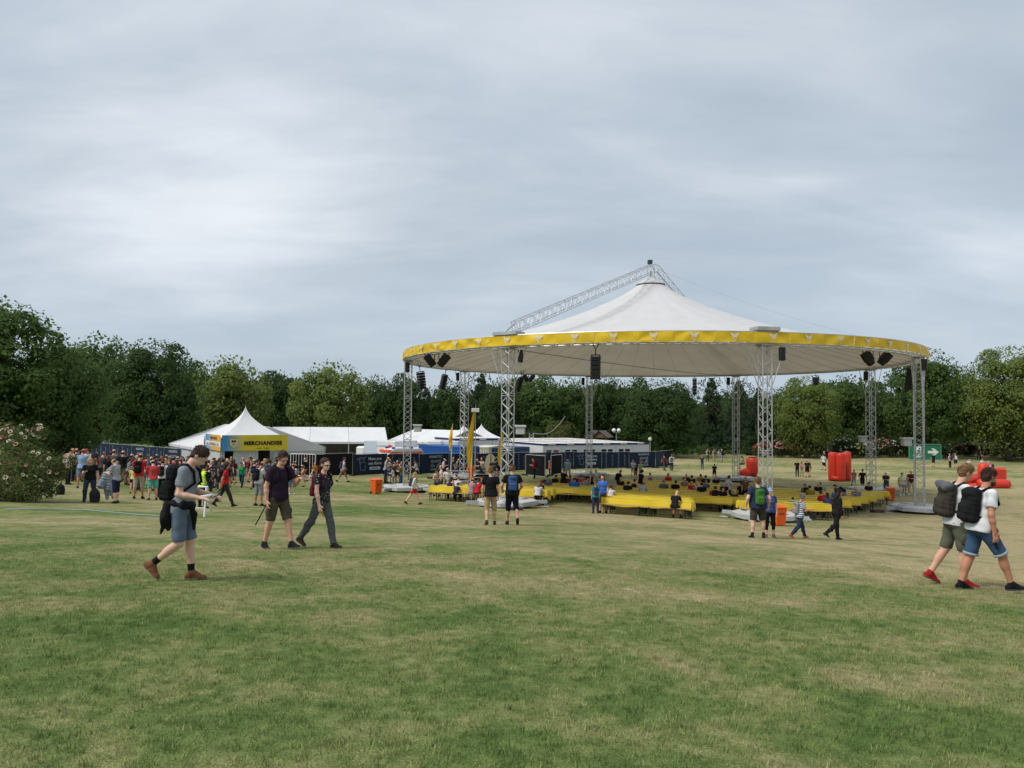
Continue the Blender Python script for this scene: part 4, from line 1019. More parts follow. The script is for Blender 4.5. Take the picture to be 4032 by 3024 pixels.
def tree(px, Y, top, half, kind, cm, label, name='broadleaf_tree', cat='tree', base=None, squash=1.0, group='trees round the lawn', cb=.10, seed=0):
    d = ray(px, top); x = d.x*Y; g = gz(x, Y); H = (CAMZ + d.z*Y - g); s = FPX/Y; r = half/s
    t = thing(name, label, cat, (x, Y, g-.05), seed*1.7+px*.01, group)
    rz = H*(1-cb)/2; 
    o = mesh_obj('crown', CR[cm], LM[kind], t, (0, 0, H*cb+rz), (0, 0, 0), (r, r*squash, rz)); o['kind'] = 'stuff'
    if cat == 'tree': mesh_obj('trunk', TRK[seed % 3], M_bark, t, (0, 0, 0), None, (H, H, H))
    return t
T = tree
T(-40, 50, 1165, 330, 'mid', 'near', 'tall dark chestnut tree at the left edge of the picture', cb=.04, seed=1)
T(225, 56, 1345, 205, 'mid', 'near2', 'drooping green tree beside the left edge above the rose bush', cb=.02, seed=2)
T(400, 84, 1310, 175, 'mid', 'b', 'tall airy tree between the left edge trees and the broad chestnut', seed=1)
T(615, 76, 1335, 195, 'dark', 'near', 'broad dark chestnut tree left of the merchandise tent', cb=.03, seed=0)
T(905, 90, 1398, 165, 'light', 'a', 'light green tree behind the peak of the merchandise tent', cb=.05, seed=2)
T(1095, 112, 1458, 110, 'dark', 'c', 'dark tree between the two light green trees', cb=.0, seed=1)
T(1310, 100, 1420, 165, 'light', 'b', 'pale green feathery tree behind the long marquee', cb=.05, seed=0)
T(740, 108, 1420, 120, 'dark', 'c', 'dark tree in the gap right of the broad chestnut', cb=.0, seed=1)
T(1480, 125, 1475, 95, 'dark', 'a', 'dark tree just left of the leftmost tower', cb=0, seed=1)
T(1590, 122, 1468, 90, 'dark', 'c', 'dark tree behind the leftmost tower', cb=0, seed=2)
T(1680, 128, 1520, 75, 'conifer', 'd', 'dark conifer right of the leftmost tower', 'conifer_tree', cb=0, seed=1)
T(1775, 122, 1490, 95, 'dark', 'b', 'dark tree left of the left rear tower', cb=0, seed=0)
T(1895, 126, 1462, 85, 'conifer', 'd', 'tall dark conifer just right of the left rear tower', 'conifer_tree', cb=0, seed=2)
T(1985, 118, 1485, 100, 'dark', 'a', 'dark tree behind the left front tower', cb=0, seed=1)
T(2120, 120, 1470, 110, 'mid', 'c', 'green tree between the left front tower and the far centre tower', cb=0, seed=0)
T(2245, 122, 1482, 100, 'mid', 'a', 'green tree left of the far centre left tower', cb=0, seed=2)
T(2380, 124, 1470, 105, 'dark', 'b', 'dark tree right of the hanging loudspeaker column', cb=0, seed=0)
T(2500, 122, 1485, 95, 'dark', 'c', 'dark tree left of the broad dark lime tree', cb=0, seed=1)
T(2615, 112, 1488, 165, 'dark', 'near2', 'broad dark lime tree standing forward beyond the office containers', cb=.0, seed=2)
T(2800, 126, 1480, 90, 'conifer', 'd', 'dark conifer left of the far centre right tower', 'conifer_tree', cb=0, seed=0)
T(2910, 124, 1490, 90, 'conifer', 'd', 'dark conifer behind the far centre right tower', 'conifer_tree', cb=0, seed=1)
T(2985, 120, 1520, 75, 'conifer', 'd', 'dark conifer left of the right front tower', 'conifer_tree', cb=0, seed=2)
T(3060, 128, 1525, 85, 'dark', 'a', 'dark tree behind the right front tower', cb=0, seed=0)
T(3175, 112, 1478, 130, 'light', 'near', 'light green layered tree right of the right front tower', cb=.03, seed=1)
T(3330, 122, 1475, 120, 'mid', 'a', 'green tree behind the right rear tower', cb=.0, seed=2)
T(3440, 120, 1500, 90, 'dark', 'c', 'dark tree between the right rear and rightmost towers', cb=0, seed=0)
T(3640, 112, 1372, 165, 'mid', 'near2', 'tall dark chestnut tree behind the rightmost tower', cb=.02, seed=1)
T(3790, 122, 1440, 100, 'mid', 'b', 'airy green tree between the chestnut and the right edge tree', cb=.05, seed=2)
T(3970, 104, 1362, 185, 'light', 'near', 'tall light green tree at the right edge of the picture', cb=.03, seed=0)
T(4120, 108, 1420, 150, 'mid', 'a', 'green tree cut by the right edge of the picture', cb=.02, seed=1)
T(1020, 122, 1500, 90, 'dark', 'b', 'dark tree low behind the two light green trees', cb=0, seed=2)
T(2216, 108, 1655, 72, 'olive', 'shrub', 'round olive green shrub behind the office containers', 'shrub', 'shrub', group='shrubs beyond the office containers', cb=.02)
T(2098, 112, 1685, 40, 'hedge', 'shrub', 'small dark green shrub left of the olive shrub', 'shrub', 'shrub', group='shrubs beyond the office containers', cb=.02)
T(2330, 112, 1705, 42, 'hedge', 'shrub', 'low green shrub right of the olive shrub', 'shrub', 'shrub', group='shrubs beyond the office containers', cb=.02)
def woodland():
    rng = np.random.default_rng(12); n = 52000
    x = rng.uniform(-190, 210, n); y = rng.uniform(132, 158, n); t = rng.random(n)**.75
    topz = 9.5 + 1.7*np.sin(x*.11+1) + 1.1*np.sin(x*.31+2) + .7*np.sin(x*.83)
    z = ground_arr(x, y) + t*topz; y = y - (1-t)*2.0*np.abs(np.sin(x*.25))
    nn = np.stack([rng.normal(scale=.6, size=n), -1+rng.normal(scale=.6, size=n), .6+rng.normal(scale=.5, size=n)], -1)
    me = leaf_mesh('woodland', np.stack([x, y, z], -1), nn, .62, rng, .42+rng.normal(scale=.16, size=n)+.1*np.sin(x*.2))
    o = mesh_obj('woodland', me, LM['dark']); o['kind'] = 'stuff'; tag(o, 'dark belt of woodland closing off the lawn behind the trees', 'woodland')
    # low undergrowth along the far edge of the lawn
    n = 22000; x = rng.uniform(-120, 190, n); y = 118 + rng.uniform(0, 12, n) + .02*x; t = rng.random(n)
    z = ground_arr(x, y) + t*(2.0+1.1*np.sin(x*.37)+.6*np.sin(x*1.1))
    nn = np.stack([rng.normal(scale=.6, size=n), -.7+rng.normal(scale=.6, size=n), .8+rng.normal(scale=.5, size=n)], -1)
    me = leaf_mesh('undergrowth', np.stack([x, y, z], -1), nn, .34, rng, .45+rng.normal(scale=.18, size=n))
    o = mesh_obj('undergrowth', me, LM['dark']); o['kind'] = 'stuff'; tag(o, 'dark undergrowth along the far edge of the lawn', 'undergrowth')
woodland()

# rose bush at the left edge
M_pink = mat('pink_rose_petal', srgb(200, 108, 132), .6, .15, 20); M_cream = mat('cream_rose_petal', srgb(222, 206, 184), .6, .1, 20); M_salmon = mat('salmon_rose_petal', srgb(206, 150, 136), .6, .12, 20)
def rose_flower():
    mb = MB(); 
    for ring, (k, r, z, tl) in enumerate(((6, .05, .0, .5), (5, .034, .014, 1.0), (4, .020, .022, 1.2))):
        for i in range(k):
            a = 2*PI*i/k+ring*.4; c, s = math.cos(a), math.sin(a); q = Vector((c*r, s*r, z)); n = Vector((-s, c, 0)); o = Vector((c*math.cos(tl), s*math.cos(tl), math.sin(tl)))
            w = r*.62; mb.add([q-n*w*.4-o*w*.3, q+n*w*.4-o*w*.3, q+n*w+o*w*.5, q+o*w*1.1, q-n*w+o*w*.5], [(0, 1, 2, 3, 4)])
    return mb.mesh('flower', True)
ME_ROSE = rose_flower()
def rose_bush():
    base = on_ground(100, 1972); rng = np.random.default_rng(21)
    t = thing('rose_bush', 'big rose bush with cream and pink flowers at the left edge', 'rose bush', base)
    s = FPX/base.y
    def L(px, py, dy): p = at(px, py, base.y+dy); return np.array([p.x-base.x, dy, p.z-base.z])
    lobes = [(-40, 1790, .3, 150), (60, 1730, .2, 60), (95, 1800, .0, 95), (150, 1845, -.3, 75), (215, 1830, -.1, 50), (265, 1818, .1, 38), (170, 1900, -.3, 60), (40, 1900, -.6, 110), (110, 1930, -.7, 60), (160, 1700, .4, 30), (20, 1705, .2, 40), (-60, 1900, 0, 120), (200, 1930, -.2, 32), (235, 1855, .2, 35), (285, 1800, .2, 14), (-30, 1955, -.7, 60), (60, 1960, -.7, 50)]
    P = []; Nn = []; TT = []
    for px, py, dy, rad in lobes:
        c = L(px, py, dy); r = rad/s; m = int(420*(rad/40)**1.7)
        d = rng.normal(size=(m, 3)); d /= np.linalg.norm(d, axis=1, keepdims=True); q = c+d*r*rng.uniform(.45, 1.08, (m, 1)); 
        P.append(q); Nn.append(d+np.array([0, -.3, .5])+rng.normal(scale=.6, size=(m, 3))); TT.append(.5+rng.normal(scale=.2, size=m)+rng.normal(scale=.08))
    P = np.concatenate(P); ok = P[:, 2] > .05; me = leaf_mesh('foliage', P[ok], np.concatenate(Nn)[ok], .040, rng, np.concatenate(TT)[ok])
    o = mesh_obj('foliage', me, LM['rose'], t); o['kind'] = 'stuff'
    st = MB(); rnd = random.Random(4)
    for k in range(16):
        a = rnd.uniform(-.9, .9); st.path([(a*.5, rnd.uniform(-.3, .3), 0), (a*.9, rnd.uniform(-.3, .3), .7), (a*1.5, rnd.uniform(-.4, .4), 1.5), (a*2.0, 0, 2.1)], [.02, .015, .01, .005], 5)
    st.build('stems', mat('rose_stem', (.06, .05, .03), .9), t)
    n = 0
    for k in range(400):
        px, py, dy, rad = lobes[rng.integers(len(lobes))]; c = L(px, py, dy); d = rng.normal(size=3); d[1] = -abs(d[1])-.15; d[2] += .45; d /= np.linalg.norm(d)
        q = c+d*rad/s*1.04
        ix, iy = project((q[0]+base.x, q[1]+base.y, q[2]+base.z))
        if q[2] < .25 or ix < -30 or (iy > 1880 and rng.random() < .75): continue
        pk = rng.random(); low_left = ix < 90 and iy > 1770
        m = M_pink if (pk < .62 and low_left) or pk < .10 else (M_salmon if pk < .25 else M_cream)
        f = mesh_obj('flower', ME_ROSE, m, t, q.tolist(), Vector(d).to_track_quat('Z', 'Y').to_euler(), float(rng.uniform(.7, 1.15))); n += 1
        if n > 95: break
rose_bush()
def flower_shrubs():
    rnd = random.Random(9)
    spots = [(2995, 1765, 34, 'red'), (3060, 1770, 40, 'pink'), (3125, 1772, 34, 'red'), (3205, 1775, 46, 'white'), (3255, 1772, 26, 'pink'), (3320, 1774, 48, 'white'), (3375, 1776, 34, 'yellow'), (3425, 1778, 36, 'white'), (3475, 1782, 44, 'pink'), (3520, 1784, 40, 'white'), (3560, 1786, 30, 'red'),
             (3725, 1790, 26, 'white'), (3790, 1795, 30, 'pink'), (3830, 1798, 36, 'cream'), (3905, 1800, 40, 'white'), (3960, 1806, 44, 'white'), (4010, 1806, 40, 'white'), (2120, 1735, 16, 'cream'), (2380, 1735, 22, 'red'), (2405, 1734, 18, 'cream')]
    cols = {'red': mat('red_blossom', srgb(170, 62, 54), .6), 'pink': mat('pink_blossom', srgb(196, 128, 126), .6), 'white': mat('white_blossom', srgb(214, 212, 204), .6), 'yellow': mat('yellow_blossom', srgb(206, 200, 120), .6), 'cream': mat('cream_blossom', srgb(206, 176, 150), .6)}
    for i, (px, py, hp, c) in enumerate(spots):
        p = on_ground(px, py); 
        if p.y > 118: p = at(px, py, 114); p.z = gz(p.x, p.y)
        s = FPX/p.y; r = hp*1.05/s; h = hp*1.7/s
        t = thing('flowering_shrub', '', 'shrub', p, i*1.3, 'flowering shrubs along the far edge of the lawn')
        where = ('left of the right front tower' if px < 3040 else 'by the red inflatable column' if 3190 < px < 3345 else 'between the right front tower and the red inflatable' if px < 3200 else 'left of the green exit sign' if px < 3570 else 'right of the green exit sign') if px > 2500 else 'behind the office containers'
        t['label'] = '%s flowering shrub %s' % (c, where)
        same = [q for q in spots[:i] if q[3] == c]; SEEN = globals().setdefault('_SH', {}); key = t['label']; SEEN[key] = SEEN.get(key, 0)+1
        if SEEN[key] > 1: t['label'] = '%s, %s from the left' % (key, ('', 'first', 'second', 'third', 'fourth', 'fifth')[SEEN[key]])
        o = mesh_obj('foliage', CR['shrub'], LM['hedge'], t, (0, 0, h*.5), None, (r, r, h*.52)); o['kind'] = 'stuff'
        rng = np.random.default_rng(i+50); m = 130; d = rng.normal(size=(m, 3)); d[:, 2] += .5; d /= np.linalg.norm(d, axis=1, keepdims=True)
        me = leaf_mesh('blossoms', d*np.array([r, r, h*.52])*rng.uniform(.86, 1.05, (m, 1))+np.array([0, 0, h*.5]), d, .14, rng, np.full(m, .5)); ob = mesh_obj('blossoms', me, cols[c], t); ob['kind'] = 'stuff'
flower_shrubs()
# ------------------------------------------------------------------ beer tables, benches, yellow cloths
M_board = mat('varnished_bench_board', (.42, .27, .10), .55, .15, 5); M_leg = mat('green_bench_steel', (.012, .032, .022), .5, .1)
M_clothy = mat('yellow_table_cloth', (.72, .53, .028), .42, .08, 1.5, .2, 6, spec=.4)
def leg_mesh(w, h, n):
    mb = MB()
    for s in (-1, 1): mb.tube((0, s*w, 0), (0, s*w*.86, h), .017, n=5)
    mb.tube((0, -w*.93, h*.42), (0, w*.93, h*.42), .014, n=5).tube((0, -w*.9, h-.03), (0, w*.9, h-.03), .015, n=5)
    return mb.mesh('leg')
ME_TL, ME_BL = leg_mesh(.22, .745, 1), leg_mesh(.105, .455, 1)
ME_TT = MB().bbox((-1.1, -.25, .745), (1.1, .25, .775), .008).mesh('tabletop'); ME_BT = MB().bbox((-1.1, -.125, .455), (1.1, .125, .482), .008).mesh('seat')
ME_TS = MB().tube((-.75, 0, .35), (-.4, 0, .73), .011, n=4).tube((.75, 0, .35), (.4, 0, .73), .011, n=4).mesh('strut')
def proto(name, top, topn, leg, x):
    o = bpy.data.objects.new(name, None); link(o)
    mesh_obj(topn, top, M_board, o)
    for s in (-1, 1): mesh_obj('leg', leg, M_leg, o, (s*x, 0, 0))
    return o
TPROTO = proto('beer_table', ME_TT, 'tabletop', ME_TL, .82); mesh_obj('strut', ME_TS, M_leg, TPROTO); BPROTO = proto('beer_bench', ME_BT, 'seat', ME_BL, .86)
first = {'t': True, 'b': True}
def put(pr, key, loc, rz, label, cat, group):
    o = pr if first[key] else copy_tree(pr); first[key] = False
    o.location = loc; o.rotation_euler = (0, 0, rz); tag(o, label, cat, group); return o
ORD = ['first', 'second', 'third', 'fourth', 'fifth', 'sixth', 'seventh', 'eighth', 'ninth', 'tenth', 'eleventh', 'twelfth', 'thirteenth', 'fourteenth']
ROWS = []
def cloth_row(a, u, n, tables, label, seed):
    "one length of yellow sheeting over a row of tables, hanging down both sides and the ends"
    rnd = random.Random(seed); Lx = tables*2.2+.0; d1, d2 = rnd.uniform(.28, .38), rnd.uniform(.26, .36); hw = .27
    g = gz(a.x, a.y); root_z = g
    tops = [-.27, -.21, -.15, -.09, -.03, .03, .09, .15, .21, .27]
    prof = [(-hw-.03, -1.0), (-hw-.018, -.5), (-hw, -.02)] + [(y, 0) for y in tops] + [(hw, -.02), (hw+.018, -.5), (hw+.03, -1.0)]
    ph = [rnd.uniform(0, 6.28) for _ in range(16)]; nu = int(Lx*7); V = []; b = a + u*Lx; m = len(prof)
    for i in range(nu+1):
        t = i/nu; p = a+u*(Lx*t); z = gz(p.x, p.y); X = Lx*t
        for j, (y, dr) in enumerate(prof):
            wv = .025*math.sin(X*2.1+ph[0])+.022*math.sin(X*5.3+ph[1])+.014*math.sin(X*11+ph[2])
            drop = (d1 if y < 0 else d2)*(1+.10*math.sin(X*1.3+ph[2])+.07*math.sin(X*3.7+ph[3])) if dr < 0 else 0
            zz = .785 + dr*drop
            if dr == 0 and abs(y) < .26: zz += .013*math.sin(ph[j % 16]*5+X*(.5+.12*j)) + .006*math.sin(X*7+j*2.3)
            q = p + n*(y + wv*abs(dr)*.9); V.append((q.x, q.y, z+zz))
    F = [(i*m+j, (i+1)*m+j, (i+1)*m+j+1, i*m+j+1) for i in range(nu) for j in range(m-1) if j not in (2, 12)]
    # end flaps
    for e, sg, c in ((0, -1, a), (nu, 1, b)):
        base = len(V); fd = rnd.uniform(.3, .5)
        for r_ in range(1, 4):
            for j in range(3, 13):
                q = Vector(V[e*m+j]); dz = fd*r_/3*(1+.22*math.sin(j*.8+ph[5])); qq = q + u.to_3d()*sg*(.015*r_ + .03*math.sin(j*1.1+r_)); V.append((qq.x, qq.y, q.z-dz))
        rows = [[e*m+j for j in range(3, 13)]] + [[base+r_*10+j for j in range(10)] for r_ in range(3)]
        for r_ in range(3):
            for j in range(9):
                f = (rows[r_][j], rows[r_][j+1], rows[r_+1][j+1], rows[r_+1][j]); F.append(f if sg < 0 else f[::-1])
    me = bpy.data.meshes.new('tablecloth'); V = [(x-a.x, y-a.y, z-root_z) for x, y, z in V]; me.from_pydata(V, [], F); me.polygons.foreach_set('use_smooth', [True]*len(F)); me.update()
    o = mesh_obj('tablecloth', me, M_clothy); o.location = (a.x, a.y, root_z); tag(o, label, 'tablecloth', 'yellow tablecloths on the rows of tables')
def table_row(a, ang, tables, block, i, bench=(True, True)):
    a = Vector((a[0], a[1])); u = Vector((math.cos(ang), math.sin(ang))); n = Vector((-u.y, u.x))
    where = '%s row of the %s block' % (ORD[i], block)
    for k in range(tables):
        c = a+u*(1.1+2.2*k); z = gz(c.x, c.y)
        put(TPROTO, 't', (c.x, c.y, z), ang, 'folding beer table under yellow cloth, %s, place %s' % (where, ORD[k]), 'table', 'beer tables under the canopy')
        for s in (-1, 1):
            if not bench[0 if s < 0 else 1]: continue
            q = c+n*s*.50; put(BPROTO, 'b', (q.x, q.y, gz(q.x, q.y)), ang, 'folding wooden bench on the %s side, %s, place %s' % ('near' if s < 0 else 'far', where, ORD[k]), 'bench', 'benches along the tables')
    cloth_row(a, u, n, tables, 'yellow tablecloth on the %s' % where, i*13+len(block)); ROWS.append((a, u, n, tables, block, i))
ang1 = math.atan2(-2.3, 6.9)
for i in range(8):
    sh = Vector((.38, 1.42))*i; nT = 3; st = Vector((-4.55, 44.0))+sh
    if i > 2: k_ = 1 if i < 6 else 2; st = st + Vector((math.cos(ang1), math.sin(ang1)))*2.2*k_; nT = 3 if i < 6 else 2
    table_row(st, ang1, nT, 'left', i)
ang2 = math.atan2(-2.1, 3.9)
for i in range(13):
    st = Vector((4.5, 38.0)) + Vector((.28, 1.46))*i
    table_row(st, ang2 + .03*i, 2 if i < 4 else 3, 'middle', i)
for i in range(8):
    e = Vector((15.6, 38.2)) + Vector((1.1, 1.42))*i; ang3 = -.10-.015*i; nT = (2, 2, 3, 3, 3, 3, 4, 4)[i]
    table_row(e - Vector((math.cos(ang3), math.sin(ang3)))*2.2*nT, ang3, nT, 'right', i)

# ------------------------------------------------------------------ orange wheeled bins
M_bin = mat('orange_bin_plastic', srgb(222, 92, 28), .45, .08, 3, spec=.4)
def make_bin():
    t = bpy.data.objects.new('wheeled_bin', None); link(t)
    b = MB(); V = []
    for z, x, y in ((.05, .23, .24), (.10, .24, .26), (.93, .285, .345), (.97, .29, .35)):
        for sx, sy in ((-1, -1), (1, -1), (1, 1), (-1, 1)): V.append((sx*x, sy*y, z))
    b.add(V, [(3, 2, 1, 0)] + [(k*4+j, k*4+(j+1) % 4, k*4+4+(j+1) % 4, k*4+4+j) for k in range(3) for j in range(4)]).build('body', M_bin, t)
    MB().bbox((-.31, -.37, .965), (.31, .36, 1.0), .02).build('rim', M_bin, t)
    l = MB(); l.add([(-.32, -.39, 1.0), (.32, -.39, 1.0), (.32, .40, 1.0), (-.32, .40, 1.0), (-.29, -.34, 1.05), (.29, -.34, 1.05), (.27, .33, 1.09), (-.27, .33, 1.09)], [(0, 1, 5, 4), (1, 2, 6, 5), (2, 3, 7, 6), (3, 0, 4, 7), (4, 5, 6, 7), (3, 2, 1, 0)]); l.build('lid', M_bin, t)
    MB().tube((-.22, .42, 1.0), (.22, .42, 1.0), .02).build('handle', M_bin, t)
    for s in (-1, 1): MB().lathe([(.02, -.03), (.1, -.03), (.1, .03), (.02, .03)], 14, Matrix.Translation((s*.27, .26, .1)) @ Matrix.Rotation(PI/2, 4, 'Y'), cap=True).build('wheel', M_rubber, t)
    mesh_obj('lettering', text_mesh('EDG', .15, .008), M_black, t, (0, -.325, .70), (-.1, 0, 0))
    return t
b0 = make_bin(); fb = True
for px, py, tp_, rz, lab in ((1481, 1945, 1883, .75, 'orange wheeled bin on the grass left of the leftmost tower'), (3066, 2071, 1988, .15, 'orange wheeled bin behind the couple at the right front tower'), (3506, 1971, 1917, -.25, 'orange wheeled bin beside the right end of the tables'), (2345, 1882, 1862, 0, 'small looking orange wheeled bin by the far centre tower')):
    o = b0 if fb else copy_tree(b0); fb = False
    p = on_ground(px, py); o.location = p; o.rotation_euler = (0, 0, rz); tag(o, lab, 'bin', 'orange wheeled bins'); o.scale = ((py-tp_)/FPX*p.y/1.12,)*3

# ------------------------------------------------------------------ red inflatables
M_infl = mat('red_inflatable_vinyl', srgb(206, 56, 36), .42, .1, 2, .15, 4, spec=.4); M_infl2 = mat('red_vinyl_seam', srgb(178, 40, 28), .5)
def pillow_tube(mb, pts, r, n=14, caps=True):
    "inflated tube: swept circle with squashed joints"
    mb.path(pts, r, n)
def bunker_U():
    # two upright columns joined at the foot in front, a third column behind
    p = on_ground(3300, 1895); s = FPX/p.y; t = thing('inflatable_bunker', 'red inflatable of three upright columns on the lawn right of the right front tower', 'inflatable', p, .0, 'red inflatables on the lawn')
    def w(px, py, dy): q = at(px, py, p.y+dy); return Vector((q.x-p.x, dy, q.z-p.z))
    rr = 33/s
    zt, zb = w(3300, 1783, 0).z, w(3300, 1893, 0).z
    def cyl(px, dy, r, H):
        c = w(px, 1800, dy); m = MB(); z0, z1 = .02, H
        m.lathe([(r*.80, z0), (r*.96, z0+.05), (r*1.0, z0+.3), (r*1.0, (z0+z1)/2), (r*1.0, z1-.25), (r*.95, z1-.03), (r*.80, z1), (r*.3, z1+.03), (.01, z1+.03)], 20, Matrix.Translation((c.x, dy, 0))); m.build('column', M_infl, t, smooth=True)
        MB().lathe([(r*.90, z1-.012), (r*.97, z1-.02), (r*.975, z1-.045)], 20, Matrix.Translation((c.x, dy, 0))).build('top_seam', M_infl2, t)
        return c
    r = 17.5/s
    H = zt
    a = cyl(3280, .30, r*1.05, H); b = cyl(3310, -.20, r, H*.99); c = cyl(3334, .75, r*.95, H*1.02)
    MB().path([(a.x-.3, -.05, r*.7), (a.x+.1, -.25, r*.62), (b.x+.1, -.40, r*.7)], [r*.60, r*.55, r*.60], 14).build('foot_tube', M_infl, t, smooth=True)
    for q, y in ((a, .35-r), (b, -.25-r)): MB().lathe([(.0, .03), (.05, .025), (.06, 0)], 8, Matrix.Translation((q.x, y-.01, H*.55)) @ Matrix.Rotation(PI/2, 4, 'X')).build('valve', M_infl2, t)
    # cable-like person support is separate
bunker_U()
def bunker_L():
    p = on_ground(2952, 1880); s = FPX/p.y; t = thing('inflatable_bunker', 'red inflatable L shape beside the right front tower', 'inflatable', p, 0, 'red inflatables on the lawn')
    def w(px, py, dy=0): q = at(px, py, p.y+dy); return Vector((q.x-p.x, dy, q.z-p.z))
    r = 20/s*1.0; a, b, c = w(2924, 1866), w(2962, 1858), w(2962, 1800)
    up = MB().path([b+Vector((0, 0, -r*.9)), b+Vector((0, 0, -.1)), (b+c)/2, c+Vector((0, 0, -.1)), c+Vector((0, 0, .02))], [r*1.0, r*1.12, r*1.16, r*1.12, r*.8], 16).build('upright', M_infl, t, smooth=True)
    MB().path([a+Vector((-.15, -.5, -.02)), a+Vector((-.1, -.4, 0)), (a+b)/2, b+Vector((.1, .1, -.05))], [r*.8, r*1.0, r*1.05, r*.95], 16).build('foot_tube', M_infl, t, smooth=True)
    MB().lathe([(r*.8, 0), (r*.83, .01), (.01, .02)], 16, Matrix.Translation(a+Vector((-.15, -.5, -.02))) @ Matrix.Rotation(PI/2, 4, 'X') @ Matrix.Rotation(-.3, 4, 'Y')).build('end_cap', M_infl2, t)
bunker_L()
def bunker_pile():
    p = on_ground(3880, 1922); s = FPX/p.y; t = thing('inflatable_bunker', 'red inflatable like a big armchair behind the two men at the right', 'inflatable', p, 0, 'red inflatables on the lawn')
    def w(px, py, dy=0): q = at(px, py, p.y+dy); return Vector((q.x-p.x, dy, q.z-p.z))
    r = 19/s
    MB().path([w(3855, 1905)-Vector((.1, 0, 0)), w(3860, 1905), w(3960, 1906), w(3972, 1906)], [r*.8, r, r, r*.82], 14).build('seat_tube', M_infl, t, smooth=True)
    MB().path([w(3800, 1893, .2), w(3830, 1885, 1.0), w(3860, 1880, 1.8)], [r*.85, r, r], 14).build('arm_tube', M_infl, t, smooth=True)
    MB().path([w(3872, 1895, 1.8), w(3872, 1868, 1.8), w(3872, 1832, 1.8), w(3872, 1824, 1.8)], [r, r*1.1, r*1.1, r*.7], 14).build('back_column', M_infl, t, smooth=True)
    a = w(3900, 1842, 1.6); b = w(3966, 1890, 1.4)
    MB().bbox((a.x, 1.3, b.z-.2), (b.x, 2.3, a.z), .18).build('back_panel', M_infl, t)
    MB().path([w(3812, 1918, -.6), w(3830, 1922, -.8), w(3850, 1925, -.6)], [r*.8, r*.9, r*.8], 12).build('foot_tube', M_infl, t, smooth=True)
bunker_pile()

# ------------------------------------------------------------------ exit sign
M_exit = mat('exit_green', srgb(30, 118, 80), .5, .06, 1.2)
def exit_sign():
    a, b = on_ground(3581, 1812), on_ground(3702, 1813); a.y = b.y = (a.y+b.y)/2; s = FPX/a.y; W = 121/s; H = 62/s
    a = at(3581, 1811, a.y); g = gz(a.x+W/2, a.y)
    t = thing('exit_sign', 'big green emergency exit sign with running figure and white arrow on the lawn', 'sign', (a.x, a.y, g), -.05)
    MB().bbox((0, 0, .12), (W, .35, H), .03).build('panel', M_exit, t); MB().box((-.1, -.5, 0), (W+.1, .9, .1)).build('base', M_galv, t)
    fr = MB()
    for x in (.0, W*.48, W): fr.tube((x, -.04, .1), (x, -.04, H+.04), .04, n=5)
    fr.tube((0, -.04, H+.03), (W, -.04, H+.03), .04, n=5); fr.build('frame', mat('green_grey_tube', (.2, .28, .25), .5), t)
    m = M_print; h = H*.5+.06; q = H*.78
    ar = [(-.42, .10), (.02, .10), (-.14, .30), (.06, .30), (.46, 0), (.06, -.30), (-.14, -.30), (.02, -.10), (-.42, -.10)]
    flat([[(x*q*1.0, z*q) for x, z in ar]]).build('arrow', m, t, loc=(W*.75, -.012, h))
    # doorway with the running figure left out of it
    run = flat([[(-.06*q, -.45*q), (.34*q, -.45*q), (.34*q, .45*q), (-.06*q, .45*q)]]).build('doorway', m, t, loc=(W*.24, -.012, h))
    body = stroke([(.10*q, .14*q), (.13*q, -.08*q)], .13*q) + stroke([(.12*q, .12*q), (.26*q, .03*q), (.30*q, .12*q)], .05*q) + stroke([(.08*q, .13*q), (-.04*q, .04*q)], .05*q) + stroke([(.13*q, -.08*q), (.22*q, -.2*q), (.20*q, -.38*q)], .06*q) + stroke([(.13*q, -.08*q), (.02*q, -.2*q), (-.06*q, -.28*q)], .06*q)
    flat([[(x+.03*q, z) for x, z in P] for P in body] + [circ2(.2*q, .26*q, .075*q, 12)[:-1]]).build('running_figure', M_exit, run, loc=(0, -.006, 0))
    flat(stroke([(-.06*q, -.28*q), (-.3*q, -.28*q)], .06*q) + stroke([(-.1*q, .1*q), (-.22*q, -.02*q)], .05*q)).build('running_leg', m, t, loc=(W*.24, -.012, h))
exit_sign()

# ------------------------------------------------------------------ flags, gate, mast, stage steps
M_flag = mat('yellow_flag_cloth', srgb(248, 200, 44), .6, .1, 2, .15, 5, trans=.5)
def flag(px, pb, ptop, ftop, fbot, Y, w0, w1, lean, label, pole_lean=0):
    b = at(px, pb, Y); g = gz(b.x, Y); t = thing('feather_flag', label, 'flag', (b.x, Y, g), 0, 'yellow flags on white poles')
    zt = at(px, ptop, Y).z-g; z1 = at(px, ftop, Y).z-g; z0 = at(px, fbot, Y).z-g
    tx = at(px+pole_lean, ptop, Y).x-b.x
    fx = lambda z: tx*(z/zt)
    MB().tube((0, 0, .0), (fx(zt), 0, zt), .05, .025, n=8).build('pole', mat('white_pole', (.62, .62, .62), .5), t)
    def fn(u, v):
        z = z0+(z1-z0)*v; wd = (w0*math.sin(PI*(v*.86+.1))**.7)*(1-.35*v)+.03
        x = fx(z) - wd*u*lean; y = .12*math.sin(u*3+v*6)+.08*math.sin(v*11)*u; return (x, y-.03, z)
    MB().grid(fn, 6, 22).build('cloth', M_flag, t, smooth=True)
    for a in (0, 2.1, 4.2): MB().tube((0, 0, .55), (.55*math.cos(a), .55*math.sin(a), .0), .02, n=5).build('leg', M_galv, t)
flag(1774, 1890, 1668, 1681, 1775, 62, .26, 1, 1, 'narrow yellow flag on a white pole left of the left rear tower', 8)
flag(1853, 1893, 1620, 1626, 1842, 58, .46, 1, 1, 'tall yellow feather flag between the left rear and front towers', 16)
